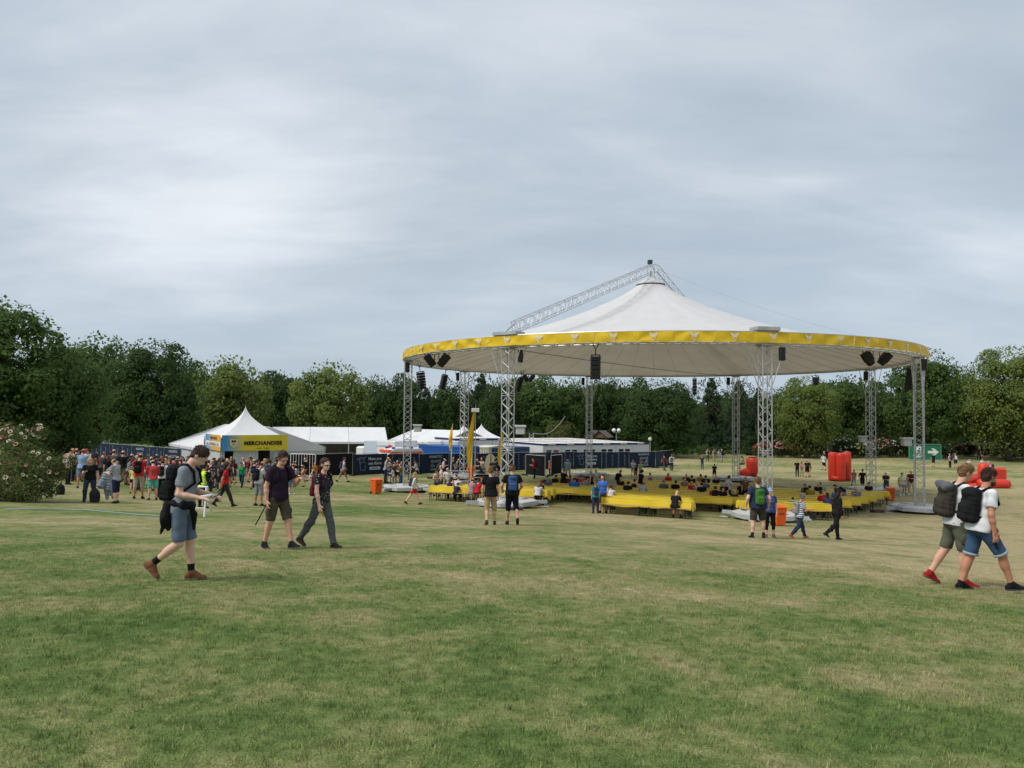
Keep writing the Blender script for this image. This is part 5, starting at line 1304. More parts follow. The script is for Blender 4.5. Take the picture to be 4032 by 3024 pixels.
flag(1971, 1900, 1690, 1700, 1836, 57, .36, 1, 1, 'yellow feather flag half hidden by the left front tower', 12)
def mast():
    p = at(1870, 1880, 66); g = gz(p.x, 66); t = thing('antenna_mast', 'thin mast with white antennas rising behind the tall yellow flag', 'mast', (p.x, 66, g))
    z = at(1870, 1592, 66).z-g; zb = at(1870, 1614, 66).z-g
    MB().tube((0, 0, 0), (0, 0, z), .05, .02).build('pole', M_galv, t)
    for dx, a in ((-.22, .5), (.2, -.5), (.0, 0)): MB().bbox((dx-.12, -.1, zb-.2), (dx+.12, .1, zb+.14), .04).build('antenna', M_print, t)
    MB().tube((-.3, 0, zb-.05), (.3, 0, zb-.05), .025).build('cross_arm', M_galv, t)
mast()
def gate():
    L = [(2071, 1872, 1790), (2147, 1880, 1792), (2168, 1873, 1794), (2211, 1868, 1791)]
    P = [on_ground(a, b) for a, b, c in L]; Hs = [P[i].y/FPX*(L[i][1]-L[i][2]) for i in range(4)]
    H = 2.05
    for k, (i, j, l) in enumerate(((0, 1, 'black screened fence panel standing left of the opening behind the red shirt man'), (2, 3, 'black screened fence panel standing right of the opening behind the light blue shirt man'))):
        a, b = P[i], P[j]; d = b-a; d.z = 0; w = d.length; h = Hs[i]
        t = thing('screened_panel', l, 'fence panel', a, math.atan2(d.y, d.x), 'free standing black fence panels')
        MB().grid(lambda u, v: (u*w, .02*math.sin(u*8), .06+v*(h-.08)), 8, 2).build('screen', M_blackscreen, t, smooth=True)
        fr = MB(); fr.tube((0, -.03, 0), (0, -.03, h), .03).tube((w, -.03, 0), (w, -.03, h), .03).tube((0, -.03, h), (w, -.03, h), .03).tube((0, -.03, .06), (w, -.03, .06), .03); fr.build('frame', M_alu, t)
        MB().bbox((-.5, -.2, 0), (.3, .15, .12), .02).build('foot', M_rubber, t)
    a, b = P[1], P[2]
gate()
def shield():
    p = on_ground(1932, 1862); s = FPX/p.y; z0 = 1.0; t = thing('round_board', 'cream oval board with notched rim behind the two men in black shirts', 'board', p, .3)
    n = 36; V = [];  H = 80/s; W = 40/s
    pts = []
    for k in range(n):
        a = 2*PI*k/n; r = 1.0+(.04 if k % 2 else -.02)
        pts.append((W*.55*r*math.cos(a), H*.42+H*.5*r*math.sin(a)))
    MB().prism(pts, 0, .08).build('disc', mat('cream_board', srgb(196, 188, 160), .7, .08), t); MB().prism(circ2(0, H*.42, .14, 12)[:-1], -.02, 0).build('hub', M_black, t); MB().box((-.03, -.015, H*.42+.14), (.03, 0, H*.9)).build('slot', M_black, t)
shield()
def steps():
    p = on_ground(1880, 1905); t = thing('stage_steps', 'low grey slatted stage steps behind the left tables', 'steps', p, .12)
    for k in range(4):
        for q in range(3): MB().box((-2.2, .45*k+.13*q, .22*k+.18), (1.4, .45*k+.13*q+.11, .22*k+.22)).build('slat', M_galv, t)
    for x in (-2.1, -.4, 1.3): MB().prism([(0, 0), (1.8, 0), (1.8, .9), (0, .18)], -.03, .03, Matrix.Translation((x, 0, 0)) @ Matrix.Rotation(PI/2, 4, 'Z')).build('side_frame', M_galv, t)
    q = on_ground(1905, 1900); b = thing('folded_tarpaulin', 'heap of black tarpaulin lying by the stage steps', 'tarpaulin', q)
    rnd = random.Random(6)
    MB().grid(lambda u, v: ((u-.5)*2.4, (v-.5)*1.2, max(0.0, (.75*math.sin(PI*u)**.7*math.sin(PI*v)**.6)*(1+.25*math.sin(u*14+v*5)+.12*math.sin(v*17)))), 24, 14).build('sheet', M_blackscreen, b, smooth=True)
steps()
def rigging_tower():
    p = on_ground(2092, 1860); p = at(2092, 1800, 88); g = gz(p.x, 88); z1 = at(2092, 1705, 88).z; t = thing('lattice_mast', 'short square lattice mast behind the fence by the office containers', 'mast', (p.x, 88, g))
    mb = MB(); lattice(mb, (0, 0, 0), (0, 0, z1-g), .5, .5, .028, .016, Vector((0, 1, 0))); mb.build('lattice', M_alu, t)
    e = at(2225, 1640, 109)-Vector((p.x, 88, g)); a = Vector((.2, 0, z1-g)); pts = [a.lerp(e, k/10)+Vector((0, 0, -1.0*math.sin(PI*k/10))) for k in range(11)]
    MB().path(pts, .03, 5).build('cable', M_galv, t)
rigging_tower()

# ------------------------------------------------------------------ park furniture far off
M_globe = mat('white_globe_glass', (.72, .72, .70), .3)
def globe_lamp(px, ptop, Y, heads, label):
    p = at(px, ptop, Y); g = gz(p.x, Y); z = p.z-g; t = thing('park_lamp', label, 'lamp', (p.x, Y, g), 0, 'white globe park lamps')
    MB().tube((0, 0, 0), (0, 0, z-.3), .06, .045).build('post', M_galv, t)
    for x in ((-.35, .35) if heads == 2 else (0,)):
        MB().lathe([(.01, .3), (.15, .26), (.27, .1), (.3, 0), (.27, -.12), (.12, -.28)], 14, Matrix.Translation((x, 0, z-.1))).build('globe', M_globe, t, smooth=True)
    if heads == 2: MB().tube((-.35, 0, z-.4), (.35, 0, z-.4), .035).build('cross_arm', M_galv, t)
globe_lamp(2427, 1692, 110, 2, 'double globe park lamp right of the wooden play huts')
globe_lamp(2560, 1726, 108, 1, 'single globe park lamp above the right end of the office containers')
def play_hut(px, py, top, Y, sc, label):
    p = at(px, py, Y); g = gz(p.x, Y); z = at(px, top, Y).z-g; t = thing('play_hut', label, 'hut', (p.x, Y, g), -.5, 'wooden play huts on stilts')
    Mw = mat('brown_play_timber', srgb(106, 82, 62), .8, .2, 4); Mr = mat('weathered_roof_board', srgb(96, 92, 88), .85, .2, 5)
    w = 1.0*sc
    for sx in (-1, 1):
        for sy in (-1, 1): MB().box((sx*w-.06, sy*w-.06, 0), (sx*w+.06, sy*w+.06, z-.9)).build('stilt', Mw, t)
    for k in range(7): MB().box((-w+k*w*2/7, -w-.03, z-2.3), (-w+(k+.85)*w*2/7, -w, z-1.5)).build('rail_board', Mw, t)
    MB().box((-w, -w, z-2.4), (w, w, z-2.3)).build('platform', Mw, t)
    for s in (-1, 1):
        V = [(s*(w+.25), -w-.25, z-.95), (s*(w+.25), w+.25, z-.95), (0, w+.25, z), (0, -w-.25, z)]; MB().add(V + [(a, b, c+.05) for a, b, c in V], [(0, 1, 2, 3), (7, 6, 5, 4), (0, 4, 5, 1), (1, 5, 6, 2), (3, 2, 6, 7), (0, 3, 7, 4)]).build('roof_board', Mr, t)
    for s in (-1, 1): MB().add([(-w, s*w, z-.95), (w, s*w, z-.95), (0, s*w, z-.08)], [(0, 1, 2)]).build('gable', Mw, t)
play_hut(2372, 1740, 1696, 110, 1.0, 'wooden play hut on stilts, the right and nearer of two'); play_hut(2338, 1738, 1695, 114, .9, 'wooden play hut on stilts, the left and further of two')
def old_lamp():
    p = on_ground(3258, 1778); p = at(3258, 1775, 112); g = gz(p.x, 112); t = thing('arched_lamp', 'arched metal lamp post with two curved arms above the flower bed', 'lamp', (p.x, 112, g)); s = FPX/112
    def w(px, py): q = at(px, py, 112); return (q.x-p.x, 0, q.z-g)
    MB().path([w(3258, 1778), w(3257, 1740), w(3252, 1718), w(3240, 1708), w(3222, 1706)], .07, 6).build('post', M_galv, t)
    MB().path([w(3257, 1745), w(3250, 1728), w(3235, 1722)], .05, 6).build('arm', M_galv, t); MB().path([w(3257, 1750), w(3268, 1730), w(3262, 1712), w(3248, 1706)], .05, 6).build('arm', M_galv, t)
    for q in ((3219, 1709), (3232, 1725)): MB().lathe([(.05, .12), (.3, .0), (.28, -.05)], 10, Matrix.Translation(w(*q))).build('lamp_head', M_galv, t)
old_lamp()
def turret():
    p = at(402, 1755, 84); g = gz(p.x, 84); z0 = at(402, 1753, 84).z-g; t = thing('white_kiosk', 'white kiosk with stepped roof showing above the fence at the left', 'kiosk', (p.x, 84, g)); s = FPX/84
    MB().bbox((-.6, -.6, 0), (.6, .6, z0), .05).build('body', M_cwhite, t)
    for k, (w, z) in enumerate(((.75, 0), (.62, .14), (.56, .26), (.5, .36))): MB().bbox((-w, -w, z0+z), (w, w, z0+z+.12), .04).build('roof_step', M_cwhite, t)
turret()
# hose on the lawn
hp = [on_ground(x, y, .015) for x, y in ((20, 2003), (120, 2004), (240, 2006), (340, 2008), (420, 2015), (520, 2024), (640, 2032), (700, 2035))]
h = MB().path(hp, .014, 6).build('garden_hose', mat('pale_blue_hose', srgb(140, 160, 172), .5, .1), None, smooth=True); tag(h, 'pale blue hose lying across the grass at the left', 'hose')
# white metal stand behind the left man
def stand():
    p = on_ground(740, 2035); t = thing('white_stand', 'white metal stand behind the man looking at his phone', 'stand', p, .2); M_w = mat('white_steel_tube', (.7, .7, .7), .4)
    def w(px, py, dy): q = at(px, py, p.y+dy); return Vector((q.x-p.x, dy, q.z-p.z))
    a, b = w(642, 2030, .1), w(795, 2022, -.2); A, B = w(690, 1918, .3), w(812, 1918, .1)
    a.z = b.z = .0
    for q, Q in ((a, A), (b, B)):
        MB().tube(q, Q, .028, n=8).build('leg', M_w, t); MB().tube(q+Vector((.05, .9, 0)), Q+Vector((0, .12, 0)), .028, n=8).build('leg', M_w, t)
    MB().tube(A, B, .028, n=8).build('cross_bar', M_w, t); MB().tube(a.lerp(A, .3), b.lerp(B, .3), .02, n=8).build('cross_bar', M_w, t)
stand()
def barrier():
    P = [on_ground(1143, 1885), on_ground(1240, 1890)]; d = P[1]-P[0]; d.z = 0; w = d.length; h = 96/FPX*P[0].y*1.02
    t = thing('white_barrier', 'white barred crowd barrier between the tent and the navy fence', 'barrier', P[0], math.atan2(d.y, d.x)); M_w = mat('white_steel_tube', (.7, .7, .7), .4)
    MB().tube((0, 0, 0), (0, 0, h), .03).tube((w, 0, 0), (w, 0, h), .03).tube((0, 0, h), (w, 0, h), .03).tube((0, 0, .25), (w, 0, .25), .03).build('frame', M_w, t)
    for k in range(1, 9): MB().tube((w*k/9, 0, .25), (w*k/9, 0, h), .018, n=5).build('bar', M_w, t)
    MB().tube((w*.9, -.6, 0), (w, 0, h*.55), .03).build('stay', M_w, t)
barrier()
import zlib
# ------------------------------------------------------------------ people: bodies and clothes as blended volumes, meshed to one surface each
def _rx(a): c, s = math.cos(a), math.sin(a); return np.array([[1, 0, 0], [0, c, -s], [0, s, c]])
def _ry(a): c, s = math.cos(a), math.sin(a); return np.array([[c, 0, s], [0, 1, 0], [-s, 0, c]])
def _rz(a): c, s = math.cos(a), math.sin(a); return np.array([[c, -s, 0], [s, c, 0], [0, 0, 1]])
A3 = lambda *v: np.array(v, float)
def cone(a, b, ra, rb, flat_b=False, flat_a=False, sq=None): return ('c', np.asarray(a, float), np.asarray(b, float), ra, rb, flat_a, flat_b, sq)
def ell(c, r, Rm=None, cuts=()): return ('e', np.asarray(c, float), np.asarray(r, float), np.eye(3) if Rm is None else Rm, tuple(cuts))
def rbox(c, half, rd, Rm=None): return ('b', np.asarray(c, float), np.asarray(half, float), np.eye(3) if Rm is None else Rm, rd)
def surface(prims, h, k=.03, wr=0.0, seed=0, cuts=(), name='body'):
    "smooth union of the primitives -> one closed quad mesh (surface nets)"
    lo = np.full(3, 1e9); hi = -lo
    for p in prims:
        if p[0] == 'c':
            r = max(p[3], p[4]); lo = np.minimum(lo, np.minimum(p[1], p[2])-r); hi = np.maximum(hi, np.maximum(p[1], p[2])+r)
        else: r = p[2].max() if p[0] == 'e' else np.linalg.norm(p[2]); lo = np.minimum(lo, p[1]-r); hi = np.maximum(hi, p[1]+r)
    lo -= 3*h+.012; hi += 3*h+.012; n = np.ceil((hi-lo)/h).astype(int)+1
    D = np.full(n, .25, np.float32); ax = [lo[i]+h*np.arange(n[i]) for i in range(3)]
    for p in prims:
        if p[0] == 'c': r = max(p[3], p[4]); bl = np.minimum(p[1], p[2])-r; bh = np.maximum(p[1], p[2])+r
        else: r = p[2].max() if p[0] == 'e' else np.linalg.norm(p[2]); bl = p[1]-r; bh = p[1]+r
        m = k+2.5*h; i0 = np.maximum(((bl-m-lo)/h).astype(int), 0); i1 = np.minimum(((bh+m-lo)/h).astype(int)+2, n)
        sl = tuple(slice(a, b) for a, b in zip(i0, i1))
        X = ax[0][sl[0]][:, None, None]; Y = ax[1][sl[1]][None, :, None]; Z = ax[2][sl[2]][None, None, :]
        if p[0] == 'c':
            a, b, ra, rb, fa, fb, sq = p[1:]; d = b-a; L2 = d@d+1e-12
            px, py, pz = X-a[0], Y-a[1], Z-a[2]; t0 = (px*d[0]+py*d[1]+pz*d[2])/L2; t = np.clip(t0, 0, 1)
            q = np.sqrt((px-t*d[0])**2+(py-t*d[1])**2+(pz-t*d[2])**2) - (ra+(rb-ra)*t); L = math.sqrt(L2)
            if fb: q = np.maximum(q, (t0-1)*L)
            if fa: q = np.maximum(q, -t0*L)
        elif p[0] == 'b':
            c, r, Rm, rd = p[1:]; px, py, pz = X-c[0], Y-c[1], Z-c[2]
            qx = np.abs(px*Rm[0, 0]+py*Rm[1, 0]+pz*Rm[2, 0])-r[0]+rd; qy = np.abs(px*Rm[0, 1]+py*Rm[1, 1]+pz*Rm[2, 1])-r[1]+rd; qz = np.abs(px*Rm[0, 2]+py*Rm[1, 2]+pz*Rm[2, 2])-r[2]+rd
            q = np.sqrt(np.maximum(qx, 0)**2+np.maximum(qy, 0)**2+np.maximum(qz, 0)**2)+np.minimum(np.maximum(np.maximum(qx, qy), qz), 0)-rd
        else:
            c, r, Rm, cu = p[1:]; px, py, pz = X-c[0], Y-c[1], Z-c[2]
            qx = (px*Rm[0, 0]+py*Rm[1, 0]+pz*Rm[2, 0])/r[0]; qy = (px*Rm[0, 1]+py*Rm[1, 1]+pz*Rm[2, 1])/r[1]; qz = (px*Rm[0, 2]+py*Rm[1, 2]+pz*Rm[2, 2])/r[2]
            k0 = np.sqrt(qx*qx+qy*qy+qz*qz); k1 = np.sqrt((qx/r[0])**2+(qy/r[1])**2+(qz/r[2])**2)+1e-9; q = k0*(k0-1)/k1
            for pt, nn in cu: q = np.maximum(q, (X-pt[0])*nn[0]+(Y-pt[1])*nn[1]+(Z-pt[2])*nn[2])
        o = D[sl]; hh = np.clip(.5+.5*(o-q)/k, 0, 1); D[sl] = o*(1-hh)+q*hh-k*hh*(1-hh)
    if wr:
        rng = np.random.default_rng(seed); X, Y, Z = np.meshgrid(*ax, indexing='ij')
        for _ in range(6):
            f = rng.normal(size=3)*np.array([22, 22, 30])*(1.6 if h < .012 else 1.0); D += (wr*np.sin(f[0]*X+f[1]*Y+f[2]*Z+rng.uniform(0, 6))).astype(np.float32)*.5
    for pt, nn in cuts:
        X = ax[0][:, None, None]; Y = ax[1][None, :, None]; Z = ax[2][None, None, :]
        D = np.maximum(D, (X-pt[0])*nn[0]+(Y-pt[1])*nn[1]+(Z-pt[2])*nn[2])
    S_ = D < 0; c = np.zeros(np.array(n)-1, np.int8)
    for i in (0, 1):
        for j in (0, 1):
            for l in (0, 1): c += S_[i:n[0]-1+i, j:n[1]-1+j, l:n[2]-1+l]
    act = (c > 0) & (c < 8); idx = np.full(act.shape, -1, np.int64); cells = np.argwhere(act); idx[act] = np.arange(len(cells))
    sm = np.zeros((len(cells), 3)); ct = np.zeros(len(cells))
    ci = cells.T
    for ax_ in range(3):
        for i in (0, 1):
            for j in (0, 1):
                o = [0, 0, 0]; o[(ax_+1) % 3] = i; o[(ax_+2) % 3] = j; e = list(o); e[ax_] = 1
                a = D[ci[0]+o[0], ci[1]+o[1], ci[2]+o[2]]; b = D[ci[0]+e[0], ci[1]+e[1], ci[2]+e[2]]; x = (a < 0) != (b < 0); t = np.where(x, a/(a-b+1e-12), 0)
                q = np.tile(np.array(o, float), (len(cells), 1)); q[:, ax_] += t; sm[x] += q[x]; ct[x] += 1
    V = lo + h*(cells + sm/ct[:, None]); F = []
    for ax_ in range(3):
        u, v = (ax_+1) % 3, (ax_+2) % 3
        s0 = [slice(1, -1)]*3; s0[ax_] = slice(0, -1); s1 = list(s0); s1[ax_] = slice(1, None)
        a, b = S_[tuple(s0)], S_[tuple(s1)]; ed = np.argwhere(a != b); base = ed.copy(); 
        for q in (u, v): base[:, q] += 1
        fl = a[tuple(ed.T)]
        def cid(du, dv): w = base.copy(); w[:, u] -= du; w[:, v] -= dv; return idx[tuple(w.T)]
        q = np.stack([cid(1, 1), cid(0, 1), cid(0, 0), cid(1, 0)], -1); q[~fl] = q[~fl][:, ::-1]; F.append(q)
    F = np.concatenate(F); F = F[(F >= 0).all(1)]
    me = bpy.data.meshes.new(name); me.vertices.add(len(V)); me.vertices.foreach_set('co', V.ravel()); m = len(F)
    me.loops.add(m*4); me.loops.foreach_set('vertex_index', F.ravel().astype(np.int32)); me.polygons.add(m)
    me.polygons.foreach_set('loop_start', np.arange(0, m*4, 4, dtype=np.int32)); me.polygons.foreach_set('loop_total', np.full(m, 4, np.int32)); me.polygons.foreach_set('use_smooth', np.ones(m, bool)); me.update(calc_edges=True)
    return me

# pose: angles in degrees. legs/arms listed right (+x) then left; front is +y
POSES = {
 'stand': dict(lean=2, head=(5, 0), legs=((2, 4, 4, 0), (-3, 3, 5, 0)), arms=((4, 9, 14, 0), (-3, 10, 18, 0))),
 'stand2': dict(lean=3, head=(12, 12), legs=((6, 10, 7, 0), (-3, 2, 4, 0)), arms=((12, 14, 70, 30), (0, 9, 20, 0))),
 'phone': dict(lean=5, head=(32, 0), legs=((4, 5, 5, 0), (-3, 3, 4, 0)), arms=((22, 7, 84, 26), (24, 8, 80, 28))),
 'phone1': dict(lean=4, head=(30, -12), legs=((5, 8, 6, 0), (-2, 2, 4, 0)), arms=((24, 6, 92, 18), (2, 9, 14, 0))),
 'walk': dict(lean=4, head=(6, 0), legs=((24, 6, 3, -12), (-20, 18, 3, 28)), arms=((-20, 8, 14, 0), (22, 8, 24, 0))),
 'walkb': dict(lean=5, head=(14, 0), legs=((-16, 30, 3, 30), (20, 4, 3, -8)), arms=((24, 6, 80, 22), (-14, 8, 16, 0))),
 'hips': dict(lean=-2, head=(0, 0), legs=((2, 2, 9, 0), (-2, 2, 9, 0)), arms=((-22, 30, 48, -14), (-22, 30, 48, -14))),
 'sit': dict(lean=28, head=(14, 0), seat=.47, legs=((82, 84, 8, 0), (80, 88, 9, 0)), arms=((44, 10, 62, 30), (42, 10, 66, 30))),
 'sit2': dict(lean=12, head=(24, 14), seat=.47, legs=((80, 78, 7, 0), (84, 96, 8, 0)), arms=((30, 9, 88, 24), (28, 9, 74, 26))),
 'bend': dict(lean=48, head=(-14, 0), legs=((10, 8, 5, 0), (-26, 14, 4, 24)), arms=((40, 8, 30, 10), (34, 10, 40, 10))),
}
def skel(P, fem=False, girth=1.0):
    "joint positions of a 1.80 m figure"
    J = {}; Rt = _rx(-R(P.get('lean', 0))) ; Rt = _rz(R(P.get('twist', 0))) @ Rt
    J['Rt'] = Rt; pel = A3(0, 0, 0); tp = lambda *v: pel + Rt @ A3(*v)
    sw = .172 if fem else .19
    J['pel'] = pel; J['tp'] = tp; J['neck0'] = tp(0, -.01, .52); hp = R(P['head'][0])
    Rh = Rt @ _rz(R(P['head'][1])) @ _rx(-hp); J['neck1'] = tp(0, .0, .585) + Rt @ _rx(-hp*.5) @ A3(0, .012, .03); J['Rh'] = Rh; J['hp'] = lambda *v: J['neck1'] + Rh @ A3(*v)
    J['legs'] = []; J['arms'] = []
    for s, (th, kn, ab, ft) in zip((1, -1), P['legs']):
        hip = A3(s*.09, 0, -.01); a, b = R(th), R(ab)
        d1 = A3(s*math.sin(b), math.sin(a)*math.cos(b), -math.cos(a)*math.cos(b)); a2 = R(th-kn); d2 = A3(s*math.sin(b)*.5, math.sin(a2), -math.cos(a2)); d2 /= np.linalg.norm(d2)
        k = hip+d1*.43; an = k+d2*.415; f = R(ft); toe = R(P.get('toe', 8)); fd = A3(s*math.sin(toe)*math.cos(f), math.cos(toe)*math.cos(f), -math.sin(f)); J['legs'].append((hip, k, an, fd, f))
    for s, (fl, ab, el, inn) in zip((1, -1), P['arms']):
        sh = A3(s*sw, -.005, .495); a, b = R(fl), R(ab); d1 = A3(s*math.sin(b), math.sin(a)*math.cos(b), -math.cos(a)*math.cos(b)); a2, i2 = R(fl+el), R(inn)
        d2 = A3(-s*math.sin(i2), math.sin(a2)*math.cos(i2), -math.cos(a2)*math.cos(i2)); e = sh+d1*.295; w = e+d2*.255; J['arms'].append((tp(*sh), tp(*e), tp(*w), Rt @ d2, s))
    low = min(min((an + A3(0, 0, -.075) + fd*(.17 if f > 0 else -.02))[2] if f > .15 else an[2]-.082 for hip, k, an, fd, f in J['legs']), 9)
    J['lift'] = (P['seat']+.10) if 'seat' in P else -low
    J['fem'] = fem; J['g'] = girth
    return J
def hand_prims(w, d, s, lod, curl=35, side=None):
    "palm, four fingers of different length and a thumb leaving the side of the palm"
    d = d/np.linalg.norm(d); up = A3(0, 0, 1) if abs(d[2]) < .8 else A3(0, 1, 0)
    n = np.cross(d, np.cross(up, d)); n = -n/np.linalg.norm(n)
    if abs(d[2]) >= .8: n = A3(-s, 0, 0) - d*(A3(-s, 0, 0)@d); n /= np.linalg.norm(n)
    x = np.cross(d, n)
    if abs(d[2]) >= .8:
        if x[1] < 0: x = -x
    elif x[0]*s > 0: x = -x       # thumbs point inwards
    Rm = np.stack([x, n, d], 1); P = [ell(w+d*.05, (.040, .017, .055), Rm)]
    if lod > 1:
        P += [cone(w+d*.08, w+d*.13+n*.02, .028, .018), cone(w+d*.03+x*.03, w+d*.075+x*.05+n*.015, .016, .012)]; return P
    c = R(curl)
    for o, L in ((.030, .072), (.010, .080), (-.010, .074), (-.029, .058)):
        b = w+d*.092+x*o; d1 = d*math.cos(c*.6)+n*math.sin(c*.6); m = b+d1*L*.5; d2 = d*math.cos(c*1.7)+n*math.sin(c*1.7); P += [cone(b, m, .0098, .0092), cone(m, m+d2*L*.5, .0092, .0078)]
    b = w+d*.028+x*.034; m = b+(d*.62+x*.62+n*.35)*.04; P += [cone(b, m, .0125, .0105), cone(m, m+(d*.85+x*.1+n*.5)*.032, .0105, .0088)]
    return P
def body_prims(J, lod):
    tp, hp, fem, g, Rt, Rh = J['tp'], J['hp'], J['fem'], J['g'], J['Rt'], J['Rh']
    P = [ell(tp(0, -.01, .03), ((.165 if fem else .152)*g, .110*g, .125), Rt), ell(tp(0, .005*g, .19), (.14*g, .102*g, .16), Rt), ell(tp(0, 0, .37), ((.148 if fem else .165)*(.4+.6*g), .108*(.5+.5*g), .165), Rt),
         cone(tp(-.135, -.005, .49), tp(.135, -.005, .49), .056, .056), cone(tp(0, -.012, .49), J['neck1'], .072, .050 if not fem else .044), cone(tp(0, -.005, .54), hp(0, -.012, .06), .054 if not fem else .046, .050 if not fem else .043)]
    for s in (-1, 1): P.append(ell(tp(s*.075, -.055, -.02), (.085*g, .078*g, .09), Rt))
    if g > 1.15: P.append(ell(tp(0, .05, .15), (.16*g, .12*g, .16), Rt))
    P += [ell(hp(0, -.006, .148), (.077, .096, .092), Rh), ell(hp(0, .032, .080), (.057, .068, .078), Rh), ell(hp(0, .058, .038), (.034, .034, .030), Rh)]
    if lod < 2:
        P += [cone(hp(0, .094, .118), hp(0, .112, .086), .010, .0145), ell(hp(0, .088, .058), (.024, .012, .012), Rh), cone(hp(-.04, .082, .136), hp(.04, .082, .136), .012, .012)]
    for s in (-1, 1): P.append(ell(hp(s*.078, -.008, .108), (.011, .024, .032), Rh))
    lg = (1+g)/2
    for (hip, k, an, fd, f) in J['legs']:
        c = k*.7+an*.3; back = np.cross(A3(1, 0, 0), k-an); back /= np.linalg.norm(back)+1e-9
        P += [cone(hip, k, .088*lg, .058*lg), cone(k, an, .056*lg, .038), ell(c + A3(0, -.014, 0), (.053*lg, .057*lg, .125), np.stack([A3(1, 0, 0), np.cross((an-k)/np.linalg.norm(an-k), A3(1, 0, 0)), (an-k)/np.linalg.norm(an-k)], 1)), cone(an, an+A3(0, 0, -.05)+fd*.05, .036, .022)]
    for (sh, e, w, d, s) in J['arms']:
        P += [cone(sh, e, .047*lg, .039*lg), cone(e, e*.65+w*.35, .041*lg, .042*lg), cone(e*.65+w*.35, w, .040*lg, .027)] + hand_prims(w, d, s, lod, J.get('curl', 35))
    return P
def up(J, P): return P
def shirt_prims(J, sleeve=.62, hem=-.02, loose=.016, longs=False, tank=False):
    tp, g, Rt, fem = J['tp'], J['g'], J['Rt'], J['fem']; L = loose; lg = (1+g)/2
    cut = [(tp(0, 0, hem), -(Rt @ A3(0, 0, 1)))]
    P = [ell(tp(0, -.006, .05), (.172*g+L, .122*g+L, .17), Rt, cut), ell(tp(0, .003, .2), (.15*g+L, .108*g+L, .19), Rt, cut), ell(tp(0, 0, .37), ((.150 if fem else .167)*(.4+.6*g)+L, .110*(.5+.5*g)+L, .170), Rt)]
    P.append(ell(tp(0, -.030, hem+.03), ((.172 if fem else .166)*g+L, .130*g+L*1.2, .15), Rt, cut))
    if fem: P += [ell(tp(s*.07, .085, .34), (.068, .055, .065), Rt) for s in (-1, 1)]
    if g > 1.15: P.append(ell(tp(0, .055, .15), (.165*g+L, .125*g+L, .17), Rt, cut))
    if not tank:
        P += [cone(tp(-.13, -.005, .486), tp(.13, -.005, .486), .060+L*.3, .060+L*.3), cone(tp(0, -.012, .49), tp(0, -.008, .548), .082, .062, True)]
        for (sh, e, w, d, s) in J['arms']:
            if longs: P += [cone(sh, e, .060*lg+L*.6, .047*lg+L*.5), cone(e, w, .047*lg+L*.5, .036+L*.35, True)]
            else: P.append(cone(sh, sh+(e-sh)*sleeve, .055*lg+L*.5, .052*lg+L*.85, True))
    else: P += [cone(tp(s*.09, -.005, .42), tp(s*.085, -.008, .52), .05, .03) for s in (-1, 1)]
    return P
def pants_prims(J, length=1.0, loose=.012, waist=-.02):
    "length: 0..1 along the thigh, 1..2 down the shin"
    g, Rt, tp = J['g'], J['Rt'], J['tp']; L = loose; lg = (1+g)/2
    P = [ell(tp(0, -.012, .02), ((.168 if J['fem'] else .156)*g+L, .114*g+L, .135), Rt, [(tp(0, 0, waist), Rt @ A3(0, 0, 1))])] + [ell(tp(s*.075, -.056, -.02), (.086*g+L, .080*g+L, .094), Rt, [(tp(0, 0, waist), Rt @ A3(0, 0, 1))]) for s in (-1, 1)]
    for (hip, k, an, fd, f) in J['legs']:
        if length <= 1: P.append(cone(hip, hip+(k-hip)*length, .092*lg+L, (.090+(.062-.090)*length)*lg+L*1.5, True))
        else:
            t = length-1; P += [cone(hip, k, .091*lg+L, .063*lg+L), cone(k, k+(an-k)*t, .061*lg+L, .048*lg+L*1.1, True)]
            if t > .6: P.append(ell(k*.68+an*.32+A3(0, -.012, 0), (.054*lg+L*.7, .058*lg+L*.7, .13)))
    return P
def skirt_prims(J, length=.8):
    hip, k, an, fd, f = J['legs'][0]; m = (J['legs'][0][1]+J['legs'][1][1])/2; c = (J['legs'][0][0]+J['legs'][1][0])/2
    return [ell(A3(0, -.012, .03), (.175, .125, .13)), cone(c, c+(m-c)*length, .15, .19, True)] + [cone(h_, h_+(kk-h_)*length, .10, .12, True) for h_, kk, _, _, _ in J['legs']]
def shoe_prims(J, i, big=1.0):
    hip, k, an, fd, f = J['legs'][i]; Rf = np.stack([np.cross(fd, _up_for(fd)), fd, _up_for(fd)], 1); u = _up_for(fd); h = an - u*.04 - fd*.0
    cut = [(an-u*.082, -u)]
    return [ell(h-fd*.028-u*.012, (.043, .058, .050), Rf, cut), ell(h+fd*.06-u*.022, (.046, .09, .040), Rf, cut), ell(h+fd*.135-u*.030, (.045, .062, .032), Rf, cut), cone(an+u*.012, an-u*.03, .046, .047), cone(an-u*.008+fd*.012, an-u*.045+fd*.085, .046, .038)]
def sole_prims(J, i):
    hip, k, an, fd, f = J['legs'][i]; u = _up_for(fd); Rf = np.stack([np.cross(fd, u), fd, u], 1); h = an-u*.066; cut = [(an-u*.090, -u), (an-u*.068, u)]
    return [ell(h-fd*.028, (.046, .062, .05), Rf, cut), ell(h+fd*.06, (.046, .10, .05), Rf, cut), ell(h+fd*.135, (.047, .066, .05), Rf, cut)]
def _up_for(fd):
    u = A3(0, 0, 1) - fd*fd[2]; return u/np.linalg.norm(u)
def sock_prims(J, i, hgt=.12):
    hip, k, an, fd, f = J['legs'][i]; d = (k-an)/np.linalg.norm(k-an); return [cone(an-d*.01, an+d*hgt, .043, .045, True)]
